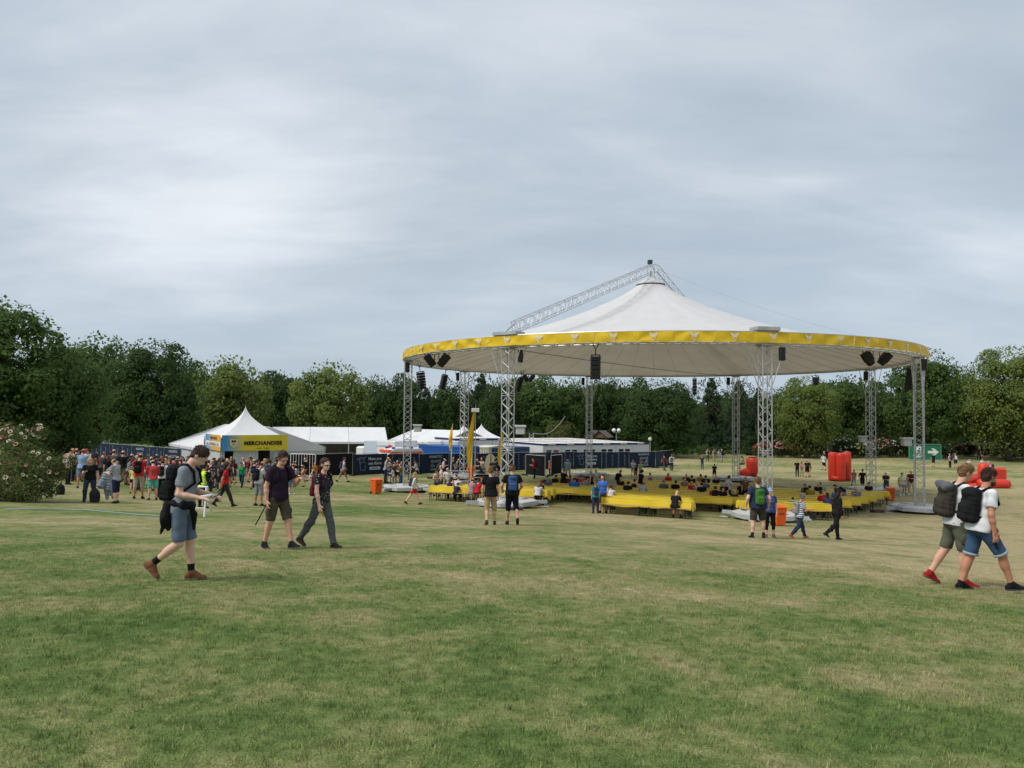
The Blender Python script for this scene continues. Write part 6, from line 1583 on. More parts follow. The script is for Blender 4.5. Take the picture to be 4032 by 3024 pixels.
def hair_prims(J, style):
    hp, Rh = J['hp'], J['Rh']; f = Rh @ A3(0, 1, 0); u = Rh @ A3(0, 0, 1); x = Rh @ A3(1, 0, 0)
    face = lambda z, y: (hp(0, y, z), Rh @ A3(0, .80, -.60))
    if style == 'bald': return None
    if style in ('cap', 'hat', 'sunhat'):
        c = [(hp(0, 0, .158), -u)]
        P = [ell(hp(0, -.006, .152), (.090, .108, .104), Rh, c)]
        if style == 'cap': P.append(ell(hp(0, .105, .160), (.072, .085, .012), Rh))
        else: P.append(ell(hp(0, 0, .162), (.17, .185, .016) if style == 'hat' else (.165, .18, .03), Rh))
        return P
    cut = [face(.172, .050)]
    P = [ell(hp(0, -.014, .155), (.090, .106, .101), Rh, cut), ell(hp(0, -.042, .10), (.082, .068, .085), Rh, [(hp(0, .0, .1), f)])]
    if J.get('fine') and style in ('short', 'quiff', 'curly'): return [ell(hp(0, -.012, .152), (.0845, .102, .1005), Rh, cut), ell(hp(0, -.042, .105), (.080, .067, .080), Rh, [(hp(0, -.012, .1), f)])] + ([ell(hp(0, .02, .222), (.058, .06, .04), Rh)] if style == 'quiff' else [])
    if style == 'quiff': P += [cone(hp(-.03, .05, .235), hp(.03, .06, .24), .034, .034), ell(hp(0, .02, .22), (.07, .07, .045), Rh)]
    if style == 'curly': P += [ell(hp(0, -.012, .175), (.098, .108, .095), Rh, [face(.165, .06)]), ell(hp(0, .045, .215), (.06, .05, .04), Rh)]
    if style == 'short': P += [ell(hp(0, .018, .226), (.064, .066, .040), Rh), ell(hp(.012, .066, .216), (.046, .034, .024), Rh), ell(hp(-.03, .03, .236), (.03, .04, .025), Rh)]
    if style == 'bun': P += [ell(hp(0, -.11, .16), (.04, .04, .04), Rh)]
    if style == 'pony': P += [cone(hp(0, -.09, .13), hp(0, -.13, .05), .03, .034), cone(hp(0, -.13, .05), hp(0, -.12, -.10), .034, .016)]
    if style == 'long': P += [ell(hp(s*.062, -.035, .03), (.036, .055, .12), Rh) for s in (-1, 1)] + [ell(hp(0, -.078, -.02), (.085, .040, .17), Rh)]
    if style == 'big': P += [ell(hp(0, -.04, .14), (.125, .115, .125), Rh, [face(.15, .06)]), ell(hp(0, -.08, .04), (.11, .06, .10), Rh)]
    return P
def hair_tufts(J, style, seed=1):
    "strands laid over the scalp"
    rng = np.random.default_rng(seed); hp = J['hp']; V = []; F = []; n = 0
    c = A3(0, -.010, .150); r = A3(.083, .101, .099)
    while n < 620:
        d = rng.normal(size=3); d /= np.linalg.norm(d); p = c+d*r
        fr = .8*(p[1]-.054)-.6*(p[2]-.172)
        if not (fr < rng.uniform(-.012, .004) and p[2] > .075+.02*rng.random()) or (p[2] < .10 and p[1] > -.02): continue
        top = max(0.0, d[2]); side = 1-top
        if style == 'quiff': fl = A3(.1*rng.normal(), .9*top, .75*top*(d[1] > -.4)) + A3(0, -.35, -.8)*side
        elif style in ('pony', 'bun', 'long', 'big'): fl = A3(-.3*d[0], -1.0, -.25-.5*side)
        elif style == 'curly': fl = rng.normal(size=3)
        else: fl = A3(.25*rng.normal(), .75*top*(1 if d[1] > -.2 else -.6), .1*top) + A3(0, -.3, -.9)*side
        fl = fl - d*(fl@d)*.8; fl /= np.linalg.norm(fl)+1e-9; fl = fl+rng.normal(scale=.22, size=3); L = rng.uniform(.022, .045)*(1.35 if style in ('quiff', 'big') and top > .5 else 1)
        w = np.cross(fl, d); w = w/(np.linalg.norm(w)+1e-9)*rng.uniform(.004, .0075); lift = rng.uniform(.003, .012)
        a = p-d*.004; m = p+fl*L*.5+d*lift; e = p+fl*L+d*lift*rng.uniform(.2, 1.6)
        V += [hp(*(a-w)), hp(*(a+w)), hp(*(m+w)), hp(*(m-w)), hp(*e)]; b = n*5; F += [(b, b+1, b+2, b+3), (b+3, b+2, b+4)]; n += 1
    me = bpy.data.meshes.new('hair_strands'); me.from_pydata([tuple(v) for v in V], [], F); me.update(); return me
def pack_prims(J, big=1.0, off=(0, 0)):
    tp, Rt, g = J['tp'], J['Rt'], J['g']; y = -.105*(.5+.5*g)-.072*big
    return [rbox(tp(off[0], y+.01, .29+off[1]), (.142*big, .074*big, .225*big), .066*big, Rt), rbox(tp(off[0], y-.062*big, .19+off[1]), (.112*big, .05*big, .115*big), .045*big, Rt), ell(tp(off[0], y-.01, .46+off[1]), (.125*big, .085*big, .075*big), Rt)]
def strap_prims(J):
    tp, g = J['tp'], J['g']; q = .112*(.5+.5*g)+.012; P = []
    for s in (-1, 1): P += [cone(tp(s*.10, -q, .50), tp(s*.105, .0, .575), .018, .018), cone(tp(s*.105, 0, .575), tp(s*.10, q*.8, .50), .018, .018), cone(tp(s*.10, q*.8, .50), tp(s*.115, q+.02, .36), .017, .016), cone(tp(s*.115, q+.02, .36), tp(s*.16, .02, .22), .015, .013), cone(tp(s*.16, .02, .22), tp(s*.12, -q, .12), .013, .013)]
    return P

SKINS = [mat('skin_fair', srgb(206, 158, 134), .55, .06, 12), mat('skin_tan', srgb(184, 130, 102), .55, .06, 12), mat('skin_pale', srgb(214, 172, 150), .55, .06, 12), mat('skin_brown', srgb(146, 98, 72), .55, .06, 12)]
HAIRC = {'brown': srgb(58, 40, 30), 'dark': srgb(28, 22, 20), 'blond': srgb(176, 142, 92), 'light': srgb(120, 90, 60), 'grey': srgb(112, 110, 108), 'red': srgb(88, 36, 24), 'white': srgb(190, 188, 182)}
def hairm(c): 
    if isinstance(c, tuple): return cloth(c)
    return mat('hair_'+c, HAIRC[c], .6, .3, 30, .6, 90, spec=.3)
LIB = {}
def lib(key, fn):
    if key not in LIB: LIB[key] = fn()
    return LIB[key]
HV = {0: .0095, 1: .015, 2: .027}
def trim(s, n=11):
    w = s.replace(',', '').split()[:n-1]
    while w[-1] in ('of', 'the', 'and', 'with', 'in', 'by', 'at', 'on', 'behind', 'before', 'seen', 'from', 'left', 'right', 'a', 'his', 'to', 'past', 'holding', 'walking', 'beside', 'second', 'standing', 'pale', 'red', 'black', 'white', 'far', 'navy', 'third', 'sitting', 'towards'): w.pop()
    return ' '.join(w)
def person(px, foot, head, pose, rz, shirt, pants, hair=('brown', 'short'), who='', label=None, lod=2, fem=False, girth=1.0, skin=0, sleeve=None, plen=None, shoes=(40, 40, 44), pack=None, group=None, spose=None, pos=None, height=None, seatdrop=0, tank=False, skirt=None, cap=None, socks=None, loose=None, bagwho=None):
    "a clothed figure standing (or sitting) at the place where the photograph shows its feet"
    P = spose or POSES[pose]; pk = pose if spose is None else id(spose); key = (pk, fem, girth if lod < 2 else 1.0, lod); g_ = girth if lod < 2 else 1.0
    J = lib(('J',)+key, lambda: skel(P, fem, g_)); h = HV[lod]; J['fine'] = lod < 2
    p = Vector(pos) if pos is not None else on_ground(px, foot)
    if height is None:
        top = (J['hp'](0, 0, .24)[2] + J['lift']); sc = (foot-head)/FPX*p.y/top*.985
        sc = min(max(sc, .58), 1.14)
    else: sc = height/1.80
    gx = 1.0 if lod < 2 else girth
    t = thing('person', label or who, 'person', p, R(rz), group, (sc*gx, sc*gx, sc)); lift = J['lift']
    def part(name, k, prims, m, kk=.03, wr=0.0, hh=h):
        if prims is None: return None
        me = lib(('M', name, k)+key, lambda: surface(prims(), hh, kk, wr, zlib.crc32(repr(k).encode()) % 1000, name=name)); return mesh_obj(name, me, m, t, (0, 0, lift))
    part('body', 0, lambda: body_prims(J, lod), SKINS[skin], .022 if lod < 2 else .03)
    lo = loose if loose is not None else (.019 if lod == 0 else .016); longs = sleeve == 'long'; slv = .62 if sleeve in (None, 'long') else sleeve
    hem = -.06 if not fem else -.03
    if shirt is not None: part('shirt', (longs, slv, lo, tank, hem), lambda: shirt_prims(J, slv, hem, lo, longs, tank), shirt if not isinstance(shirt, tuple) else cloth(shirt), .03, .0036 if lod < 2 else .0045)
    if skirt: part('skirt', skirt, lambda: skirt_prims(J, skirt), cloth(pants), .04, .004)
    else:
        pl = {'short': .95, 'knee': 1.25, 'capri': 1.55, 'long': 1.98, 'mini': .5}[plen or 'short']; part('trousers' if pl > 1.3 else 'shorts', pl, lambda: pants_prims(J, pl, .013 if pl < 1.3 else .009), pants if not isinstance(pants, tuple) else cloth(pants), .03, .0032 if lod == 0 else .005)
    for i in (0, 1):
        part('shoe', ('s', i), lambda i=i: shoe_prims(J, i), cloth(shoes), .015)
        if lod == 0: part('sole', ('so', i), lambda i=i: sole_prims(J, i), cloth(tuple(int(c*.5+60) for c in shoes)), .01)
        if socks: part('sock', ('k', i), lambda i=i: sock_prims(J, i), cloth(socks), .01)
    if hair and hair[1] != 'bald': part('cap' if hair[1] == 'cap' else 'hat' if 'hat' in hair[1] else 'hair', hair[1], lambda: hair_prims(J, hair[1]), hairm(hair[0]), .018, .0045 if lod < 2 and hair[1] in ('short', 'quiff', 'curly', 'big') else .003)
    if hair and lod < 2 and hair[1] in ('short', 'quiff', 'curly', 'pony', 'long', 'big'): mesh_obj('hair_strands', lib(('HT', hair[1])+key, lambda: hair_tufts(J, hair[1], int(px))), hairm(hair[0]), t, (0, 0, lift))['kind'] = 'stuff'
    if hair and hair[1] in ('cap', 'hat', 'sunhat') and len(hair) > 2: part('hair', hair[2], lambda: [ell(J['hp'](0, -.03, .10), (.083, .078, .08), J['Rh'])] + ([ell(J['hp'](0, -.07, -.02), (.08, .04, .16), J['Rh'])] if hair[2] == 'long' else []), hairm(hair[3] if len(hair) > 3 else 'brown'))
    if pack:
        col, big = pack if isinstance(pack, tuple) and len(pack) == 2 and not isinstance(pack[1], int) else (pack, 1.0)
        b = thing('backpack', 'backpack', 'backpack', p, R(rz), 'backpacks worn by people', (sc*gx, sc*gx, sc))
        me = lib(('M', 'bag', big)+key, lambda: surface(pack_prims(J, big), h, .03, .004, 3, name='bag')); mesh_obj('bag', me, cloth(col), b, (0, 0, lift))
        ms = lib(('M', 'straps')+key, lambda: surface(strap_prims(J), min(h, .014), .008, name='straps')); mesh_obj('straps', ms, cloth(tuple(int(c*.7) for c in col)), b, (0, 0, lift))
        b['label'] = '%s backpack worn by the %s' % (cname(col), bagwho or trim(who or label))
    return t, J, p, sc
def cname(c):
    r, g, b = c; mx, mn = max(c), min(c); l = (mx+mn)/2
    if mx-mn < 26: return 'black' if l < 50 else 'dark grey' if l < 90 else 'grey' if l < 165 else 'white'
    if r == mx: return ('orange' if g > 90 and b < 90 else 'maroon' if r < 130 else 'pink' if b > 120 and r > 170 else 'red') if g < r*.72 else ('yellow' if b < 110 and g > 140 else 'khaki' if b < 120 else 'beige')
    if g == mx: return 'green' if g < 200 else 'neon green'
    return 'navy' if b < 95 else 'denim blue' if r > 80 else 'blue'
# ------------------------------------------------------------------ the people nearest the camera
M_eye = mat('eye_dark', (.012, .010, .010), .2); M_lip = mat('lip', srgb(150, 84, 76), .5); M_lens = mat('sunglass_lens', (.008, .008, .009), .15, spec=.6); M_phone = mat('phone_case_black', (.015, .015, .017), .3)
M_red_phone = mat('phone_case_red', srgb(210, 60, 40), .4); M_orange_phone = mat('phone_case_orange', srgb(200, 110, 40), .5)
def attach(t, J, name, prims, m, h=.008, k=.006, wr=0.0):
    me = surface(prims, h, k, wr, 5, name=name); return mesh_obj(name, me, m, t, (0, 0, J['lift']))
def face(t, J, hairc='brown', shades=False, glasses=False, beard=None):
    hp, Rh = J['hp'], J['Rh']
    for s in (-1, 1):
        if not shades: attach(t, J, 'eye', [ell(hp(s*.030, .0865, .118), (.011, .006, .006), Rh)], M_eye, .004, .002)
        attach(t, J, 'eyebrow', [cone(hp(s*.016, .097, .138), hp(s*.046, .086, .136), .005, .004)], hairm(hairc), .004, .002)
    attach(t, J, 'mouth', [cone(hp(-.019, .098, .054), hp(.019, .098, .054), .005, .005)], M_lip, .004, .002)
    if shades or glasses:
        P = [ell(hp(s*.032, .100, .118), (.026, .006, .017), Rh) for s in (-1, 1)] if shades else []
        P += [cone(hp(s*.032+.024*math.cos(a), .101, .118+.016*math.sin(a)), hp(s*.032+.024*math.cos(a+.7), .101, .118+.016*math.sin(a+.7)), .003, .003) for s in (-1, 1) for a in np.arange(0, 6.3, .7)] if glasses else []
        P += [cone(hp(-.01, .104, .122), hp(.01, .104, .122), .004, .004)] + [cone(hp(s*.056, .092, .122), hp(s*.082, -.01, .118), .004, .004) for s in (-1, 1)]
        attach(t, J, 'glasses', P, M_lens, .0045, .002)
    if beard: attach(t, J, 'beard', [ell(hp(0, .052, .040), (.058, .064, .050), Rh, [(hp(0, .06, .064), Rh @ A3(0, -.35, 1)), (hp(0, .012, .05), Rh @ A3(0, -1, 0))]), ell(hp(0, .078, .028), (.036, .036, .036), Rh), cone(hp(-.026, .097, .068), hp(.026, .097, .068), .008, .008)], hairm(beard), .0075, .012, .004)
def held(name, label, cat, t, J, p, rz, sc, lo, hi, m, off=(0, 0, 0), arm=0, rot=None, extra=None):
    "a thing in a hand: a thing of its own, at the fingers"
    sh, e, w, d, s = J['arms'][arm]; q = Vector(w + d*.11) + Vector(off); q.z += J['lift']
    M4 = Matrix.Translation(p) @ Matrix.Rotation(R(rz), 4, 'Z') @ Matrix.Scale(sc, 4); q = M4 @ q
    o = thing(name, label, cat, q, R(rz)); o.scale = (sc,)*3
    if rot: o.rotation_euler = (R(rot[0]), R(rot[1]), R(rz+rot[2]))
    MB().bbox(lo, hi, .006).build('case', m, o)
    if name == 'phone': MB().box((lo[0]+.006, lo[1]+.006, hi[2]+.0006), (hi[0]-.006, hi[1]-.006, hi[2]+.0016)).build('screen', M_glass, o)
    return o
# man with phone, left
sp1 = dict(lean=9, head=(40, 0), toe=6, legs=((2, 54, 3, 42), (10, 7, 2, 0)), arms=((4, 10, 84, 6), (8, 8, 80, 12)))
t, J, p, sc = person(710, 2284, 1768, 'x', -88, (128, 134, 142), (96, 108, 124), ('brown', 'short'), 'man in grey shirt looking at his phone', 'man in grey shirt and grey shorts walking right, looking down at his phone', 0, skin=2, spose=sp1, shoes=(118, 78, 56), socks=(26, 26, 28), plen='short', pack=((24, 24, 26), 1.04), sleeve=.66)
face(t, J)
tp = J['tp']
attach(t, J, 'tied_jacket', [ell(tp(0, -.02, .06), (.205, .165, .075), J['Rt']), ell(tp(.10, -.13, -.08), (.11, .08, .20), J['Rt']), ell(tp(-.02, -.13, -.12), (.14, .05, .2), J['Rt']), cone(tp(.12, -.1, -.1), tp(.06, -.19, -.36), .06, .012), cone(tp(.05, .12, .06), tp(.02, .17, -.05), .035, .03), cone(tp(.02, .17, -.05), tp(-.01, .20, -.24), .036, .018), cone(tp(.16, .04, .05), tp(.05, .15, .06), .05, .04)], cloth((30, 30, 33)), .011, .03, .008)
attach(t, J, 'shirt_buttons', [cone(tp(.0, .133, .30+.04*k), tp(.0, .135, .305+.04*k), .006, .006) for k in range(5)], cloth((70, 72, 78)), .004, .001)
held('phone', 'black phone in the hands of the man in the grey shirt', 'phone', t, J, p, -88, sc, (-.055, -.02, -.006), (.02, .13, .006), M_phone, (-.03, .01, .02), 0, (18, 0, 0))
held('battery_pack', 'white battery pack held with the phone by the man in grey', 'battery', t, J, p, -88, sc, (-.05, -.1, -.01), (.03, .05, .014), mat('white_plastic', (.7, .7, .7), .4), (-.05, -.02, .045), 0, (8, 0, 0))
# man in purple polo
sp2 = dict(lean=4, head=(26, -4), toe=10, legs=((-7, 12, 5, 10), (17, 3, 4, -8)), arms=((-6, 11, 16, 0), (26, 16, 92, 18)))
t, J, p, sc = person(1092, 2160, 1778, 'x', -128, (46, 32, 52), (78, 74, 60), ('brown', 'short'), 'man in dark purple polo shirt', 'man in dark purple polo shirt and olive shorts holding an orange phone', 0, skin=0, spose=sp2, shoes=(28, 30, 34), plen='short', girth=1.08, pack=((30, 30, 34), .9), sleeve=.66)
face(t, J, glasses=True)
tp = J['tp']; attach(t, J, 'collar', [cone(tp(s*.075, -.01, .545), tp(s*.02, .10, .505), .02, .018) for s in (-1, 1)] + [cone(tp(-.07, -.04, .55), tp(.07, -.04, .55), .022, .022)], cloth((60, 36, 62)), .009, .01)
attach(t, J, 'cargo_pocket', [ell(J['legs'][0][0]*.4+J['legs'][0][1]*.6+A3(.085, 0, 0), (.022, .07, .08)), ell(J['legs'][1][0]*.4+J['legs'][1][1]*.6+A3(-.085, 0, 0), (.022, .07, .08))], cloth((72, 68, 56)), .012, .01)
held('phone', 'orange phone in the raised hand of the man in the purple polo', 'phone', t, J, p, -128, sc, (-.06, -.01, -.006), (.03, .14, .006), M_orange_phone, (.02, .02, .04), 1, (50, 0, 20))
sh, e, w, d, s = J['arms'][0]; q = Matrix.Translation(p) @ Matrix.Rotation(R(-128), 4, 'Z') @ Matrix.Scale(sc, 4) @ (Vector(w+d*.1)+Vector((0, 0, J['lift'])))
o = MB().tube((0, 0, .06), (.02, -.20, -.34), .013, .011, n=8).build('folded_umbrella', M_rubber, None, smooth=True, loc=q, rot=(0, 0, R(-70))); tag(o, 'short black stick umbrella in the hand of the purple polo man', 'umbrella')
# woman with sunglasses
sp3 = dict(lean=3, head=(6, -8), toe=6, legs=((-24, 14, 4, 22), (17, 6, 3, -4)), arms=((8, 8, 10, 0), (-14, 10, 14, 0)))
def dotted():
    m = bpy.data.materials.new('navy_floral_cloth'); m.use_nodes = True; nt = m.node_tree; N = nt.nodes.new; L = nt.links.new; b = nt.nodes['Principled BSDF']; b.inputs['Roughness'].default_value = .85
    tc = N('ShaderNodeTexCoord'); v = N('ShaderNodeTexVoronoi'); v.inputs['Scale'].default_value = 21; v.inputs['Randomness'].default_value = .8; L(tc.outputs['Object'], v.inputs['Vector'])
    r = N('ShaderNodeValToRGB'); L(v.outputs['Distance'], r.inputs[0]); r.color_ramp.elements[0].color = (.52, .47, .34, 1); r.color_ramp.elements[1].color = (*srgb(24, 27, 40), 1); r.color_ramp.elements[0].position = .20; r.color_ramp.elements[1].position = .25
    L(r.outputs[0], b.inputs['Base Color']); return m
t, J, p, sc = person(1265, 2157, 1803, 'x', -118, dotted(), (88, 90, 92), ('brown', 'pony'), 'woman in navy flowered top', 'woman in sunglasses, navy flowered top and grey trousers walking right', 0, fem=True, girth=1.04, skin=2, spose=sp3, shoes=(52, 40, 38), plen='long', pack=((92, 30, 44), .88), sleeve=.5, loose=.008)
face(t, J, shades=True)
held('phone', 'red phone in the lowered hand of the woman with sunglasses', 'phone', t, J, p, -118, sc, (-.04, -.02, -.006), (.035, .12, .006), M_red_phone, (0, .02, -.02), 0, (-60, 0, 40))
attach(t, J, 'wristband', [cone(J['arms'][1][2]-J['arms'][1][3]*.01, J['arms'][1][2]+J['arms'][1][3]*.012, .034, .034)], cloth((80, 60, 140)), .007, .003)
# two men at the right
sp4 = dict(lean=7, head=(20, 6), toe=6, legs=((6, 5, 3, 0), (-14, 18, 3, 24)), arms=((10, 8, 30, 4), (14, 8, 40, 10)))
t, J, p, sc = person(3768, 2304, 1830, 'x', -92, (206, 206, 210), (92, 94, 80), ('light', 'quiff'), 'fair haired man in white shirt', 'fair haired man in white shirt, olive cargo shorts and red shoes', 0, skin=0, spose=sp4, shoes=(150, 36, 34), plen='short', pack=((58, 54, 48), 1.12), sleeve=.66)
face(t, J, 'light')
attach(t, J, 'cargo_pocket', [ell(J['legs'][0][0]*.45+J['legs'][0][1]*.55+A3(.09, 0, 0), (.02, .075, .085))], cloth((86, 88, 74)), .012, .01)
rb = thing('rolled_jacket', 'grey jacket rolled on top of the olive backpack', 'jacket', Matrix.Translation(p) @ Matrix.Rotation(R(-92), 4, 'Z') @ Matrix.Scale(sc, 4) @ (Vector(J['tp'](0, -.235, .50))+Vector((0, 0, J['lift']))), R(-92)); rb.scale = (sc,)*3
mesh_obj('roll', surface([cone((-.12, 0, 0), (.12, 0, 0), .065, .065), ell((.1, 0, -.02), (.06, .08, .07))], .012, .02, .006, 4, name='roll'), cloth((92, 94, 98)), rb)
sp5 = dict(lean=7, head=(12, 4), toe=6, legs=((31, 15, 4, -4), (-12, 6, 4, 6)), arms=((-3, 9, 20, 0), (12, 8, 40, 10)))
t, J, p, sc = person(3866, 2326, 1844, 'x', -90, (208, 208, 212), (62, 86, 116), ('brown', 'short'), 'bearded man in white shirt', 'bearded man in white shirt and rolled denim shorts striding right', 0, girth=1.12, skin=1, spose=sp5, shoes=(26, 26, 30), plen='short', pack=((26, 26, 28), 1.12), sleeve=.66)
face(t, J, beard='brown')
for i in (0, 1):
    hip, k, an, fd, f = J['legs'][i]; c = hip+(k-hip)*.95; d = (k-hip)/np.linalg.norm(k-hip)
    attach(t, J, 'rolled_hem', [cone(c-d*.028, c+d*.006, .1035, .1035, True, True)], cloth((150, 162, 172)), .009, .004)
held('phone', 'black phone in the lowered hand of the bearded man', 'phone', t, J, p, -90, sc, (-.03, -.02, -.005), (.035, .11, .005), M_phone, (-.02, .0, -.03), 0, (-70, 20, 0))

# ------------------------------------------------------------------ people in the middle distance
sp6 = dict(lean=2, head=(4, 10), toe=10, legs=((4, 4, 4, 0), (-8, 22, 5, 20)), arms=((-4, 10, 10, 0), (6, 11, 10, 0)))
person(1931, 2066, 1838, 'x', 8, (24, 24, 27), (168, 142, 102), ('light', 'short'), 'man in black shirt and beige shorts', 'man in black shirt and beige cargo shorts seen from behind', 1, girth=1.1, skin=0, spose=sp6, shoes=(60, 62, 68), plen='knee', loose=.024)
sp7 = dict(lean=4, head=(6, -8), toe=8, legs=((-10, 34, 3, 34), (6, 4, 4, 0)), arms=((8, 22, 52, 10), (10, 24, 50, 8)))
person(2016, 2066, 1829, 'x', 6, (28, 27, 32), (22, 24, 40), ('light', 'short'), 'man in dark shirt and black shorts', 'man in dark shirt and black shorts with a blue backpack seen from behind', 1, girth=1.12, skin=0, spose=sp7, shoes=(40, 38, 40), plen='knee', loose=.024, pack=((58, 82, 128), .92))
sp8 = dict(lean=-1, head=(2, 6), toe=14, legs=((2, 2, 8, 0), (-2, 2, 8, 0)), arms=((-14, 26, 38, -4), (-14, 26, 38, -4)))
person(2984, 2118, 1877, 'x', 2, (38, 46, 74), (66, 62, 52), ('light', 'curly'), 'heavy man in navy shirt', 'heavy man in navy shirt and olive shorts with hands behind his back', 1, girth=1.42, skin=2, spose=sp8, shoes=(34, 34, 38), socks=(24, 24, 26), plen='short', loose=.02, pack=((62, 112, 46), .95))
person(3032, 2116, 1920, 'stand', 176, (62, 76, 132), (22, 22, 25), ((128, 160, 200), 'cap', 'short', 'light'), 'woman in blue top and pale blue cap', 'woman in blue top, black leggings and pale blue cap facing the camera', 1, fem=True, girth=1.12, skin=2, plen='capri', shoes=(110, 70, 84))
def striped():
    m = bpy.data.materials.new('striped_polo_cloth'); m.use_nodes = True; nt = m.node_tree; N = nt.nodes.new; L = nt.links.new; b = nt.nodes['Principled BSDF']; b.inputs['Roughness'].default_value = .85
    tc = N('ShaderNodeTexCoord'); w = N('ShaderNodeTexWave'); w.bands_direction = 'Z'; w.inputs['Scale'].default_value = 4.2; L(tc.outputs['Object'], w.inputs['Vector']); r = N('ShaderNodeValToRGB'); L(w.outputs[0], r.inputs[0])
    r.color_ramp.elements[0].color = (*srgb(70, 96, 128), 1); r.color_ramp.elements[1].color = (*srgb(205, 208, 210), 1); r.color_ramp.elements[0].position = .42; r.color_ramp.elements[1].position = .55; L(r.outputs[0], b.inputs['Base Color']); return m
M_STRIPE = striped()
t, J, p, sc = person(3150, 2121, 1946, 'walkb', -84, M_STRIPE, (44, 54, 78), ('grey', 'short'), 'grey haired person in striped polo', 'grey haired person in striped polo and jeans walking right with a phone', 1, girth=1.1, skin=1, plen='long', shoes=(210, 90, 76), pack=((140, 134, 132), 1.0))
held('camera_bag', 'black shoulder bag at the hip of the grey haired person', 'bag', t, J, p, -84, sc, (-.02, -.12, -.34), (.10, .1, -.14), M_rubber, (.02, .0, -.02), 0)
sp11 = dict(lean=4, head=(14, 0), toe=6, legs=((-18, 36, 3, 30), (8, 4, 3, 0)), arms=((2, 8, 16, 0), (-4, 9, 20, 0)))
person(3296, 2127, 1926, 'x', -84, (28, 28, 30), (30, 28, 34), ('dark', 'long'), 'woman dressed all in black', 'dark haired woman all in black walking right past the tables', 1, fem=True, skin=1, spose=sp11, sleeve='long', plen='long', shoes=(52, 42, 50))
t, J, p, sc = person(1628, 1987, 1858, 'walk', -72, (206, 200, 192), (176, 28, 38), ('blond', 'long'), 'woman in red skirt', 'woman in white blouse and red skirt walking right before the leftmost tower', 1, fem=True, skin=2, sleeve='long', skirt=.62, shoes=(60, 48, 40), girth=1.12, pack=((58, 56, 86), .9))

# ------------------------------------------------------------------ the rest of the crowd, coarser figures
BK, WH, GR, NV, RD, BG, DN, LB = (26, 26, 29), (204, 204, 206), (128, 130, 132), (36, 44, 72), (184, 40, 42), (172, 152, 118), (84, 106, 134), (132, 154, 186)
def pp(px, foot, head, pose, rz, shirt, pants, hair, who, **k): return person(px, foot, head, pose, rz, shirt, pants, hair, who, who, **k)
pp(352, 1977, 1804, 'phone1', 205, BK, (52, 60, 78), ('blond', 'long'), 'blond woman in black top with sunglasses by the rose bush', fem=True, girth=1.18, plen='long', skin=2)
pp(455, 1982, 1805, 'phone', 80, (150, 152, 158), (34, 40, 66), ((34, 62, 44), 'cap', 'short', 'light'), 'boy in grey shirt and green cap holding a grey jacket', plen='knee', skin=2)
pp(320, 1922, 1769, 'phone', 12, LB, (104, 130, 158), ('brown', 'short'), 'man in light blue shirt and denim shorts seen from behind', plen='short', skin=1, shoes=(44, 60, 110))
pp(268, 1908, 1762, 'phone', -60, WH, BK, ('dark', 'short'), 'man in white shirt and black trousers right of the rose bush', plen='long', skin=1)
pp(544, 1964, 1787, 'phone', 8, (190, 48, 46), (178, 166, 144), ('dark', 'short'), 'man in red and white shirt with beige shorts', plen='knee', pack=BK, skin=1)
pp(524, 1943, 1832, 'stand', 20, (206, 198, 120), BK, ('brown', 'long'), 'girl in pale yellow top and black shorts', fem=True, plen='mini')
pp(600, 1969, 1812, 'phone', 30, (178, 62, 66), (86, 176, 156), ('dark', 'short'), 'person in red hooded jacket and turquoise shorts', sleeve='long', plen='short', girth=1.08)
pp(637, 1958, 1806, 'stand', 0, WH, BK, ((90, 34, 46), 'cap', 'short', 'dark'), 'man in white shirt and maroon cap seen from behind', plen='long', pack=BK)
pp(444, 1902, 1759, 'stand', 5, (72, 82, 84), (90, 80, 60), ('brown', 'short'), 'tall man in dark grey shirt with green back print', girth=1.1)
pp(424, 1912, 1792, 'stand2', 30, BK, (60, 50, 44), ('red', 'long'), 'woman in black with long dark red hair', fem=True)
pp(481, 1908, 1773, 'stand', 20, BK, (150, 138, 110), ('dark', 'short'), 'man in black shirt and khaki shorts behind the boy', girth=1.08)
pp(514, 1910, 1786, 'stand', -10, (30, 31, 36), (40, 40, 46), ('dark', 'short'), 'person in black coat behind the girl in yellow', sleeve='long', plen='long', girth=1.1)
pp(398, 1908, 1780, 'phone', -20, (66, 66, 66), (52, 52, 50), ((88, 92, 92), 'cap', 'short', 'brown'), 'person in charcoal shirt and grey cap', girth=1.0)
pp(362, 1902, 1782, 'stand', 10, (130, 100, 90), BK, ('brown', 'long'), 'woman with brown hair behind the blond woman', fem=True)
pp(345, 1897, 1762, 'phone', 170, WH, NV, ((190, 44, 40), 'cap', 'short', 'brown'), 'person in white shirt and red cap')
pp(298, 1896, 1764, 'stand', 30, NV, BK, ('dark', 'short'), 'person in navy jacket left of the light blue shirt man', sleeve='long', plen='long')
M_hv = mat('neon_vest', srgb(196, 232, 44), .6, .06, 3)
t, J, p, sc = pp(797, 2000, 1826, 'stand2', -40, BK, (24, 24, 26), ('dark', 'bun'), 'steward in neon yellow vest seen from behind', plen='long', sleeve='long', skin=1)
mesh_obj('vest', surface(shirt_prims(J, .2, -.10, .03), .027, .03, .003, 2, name='vest'), M_hv, t, (0, 0, J['lift']))
for z in (.02, .12): mesh_obj('reflective_band', surface([ell(J['tp'](0, -.003, z), (.206, .158, .05), J['Rt'], [(J['tp'](0, 0, z+.018), J['Rt'] @ A3(0, 0, 1)), (J['tp'](0, 0, z-.018), -(J['Rt'] @ A3(0, 0, 1)))])], .012, .01, name='reflective_band'), mat('grey_reflective', (.3, .3, .3), .4), t, (0, 0, J['lift']))
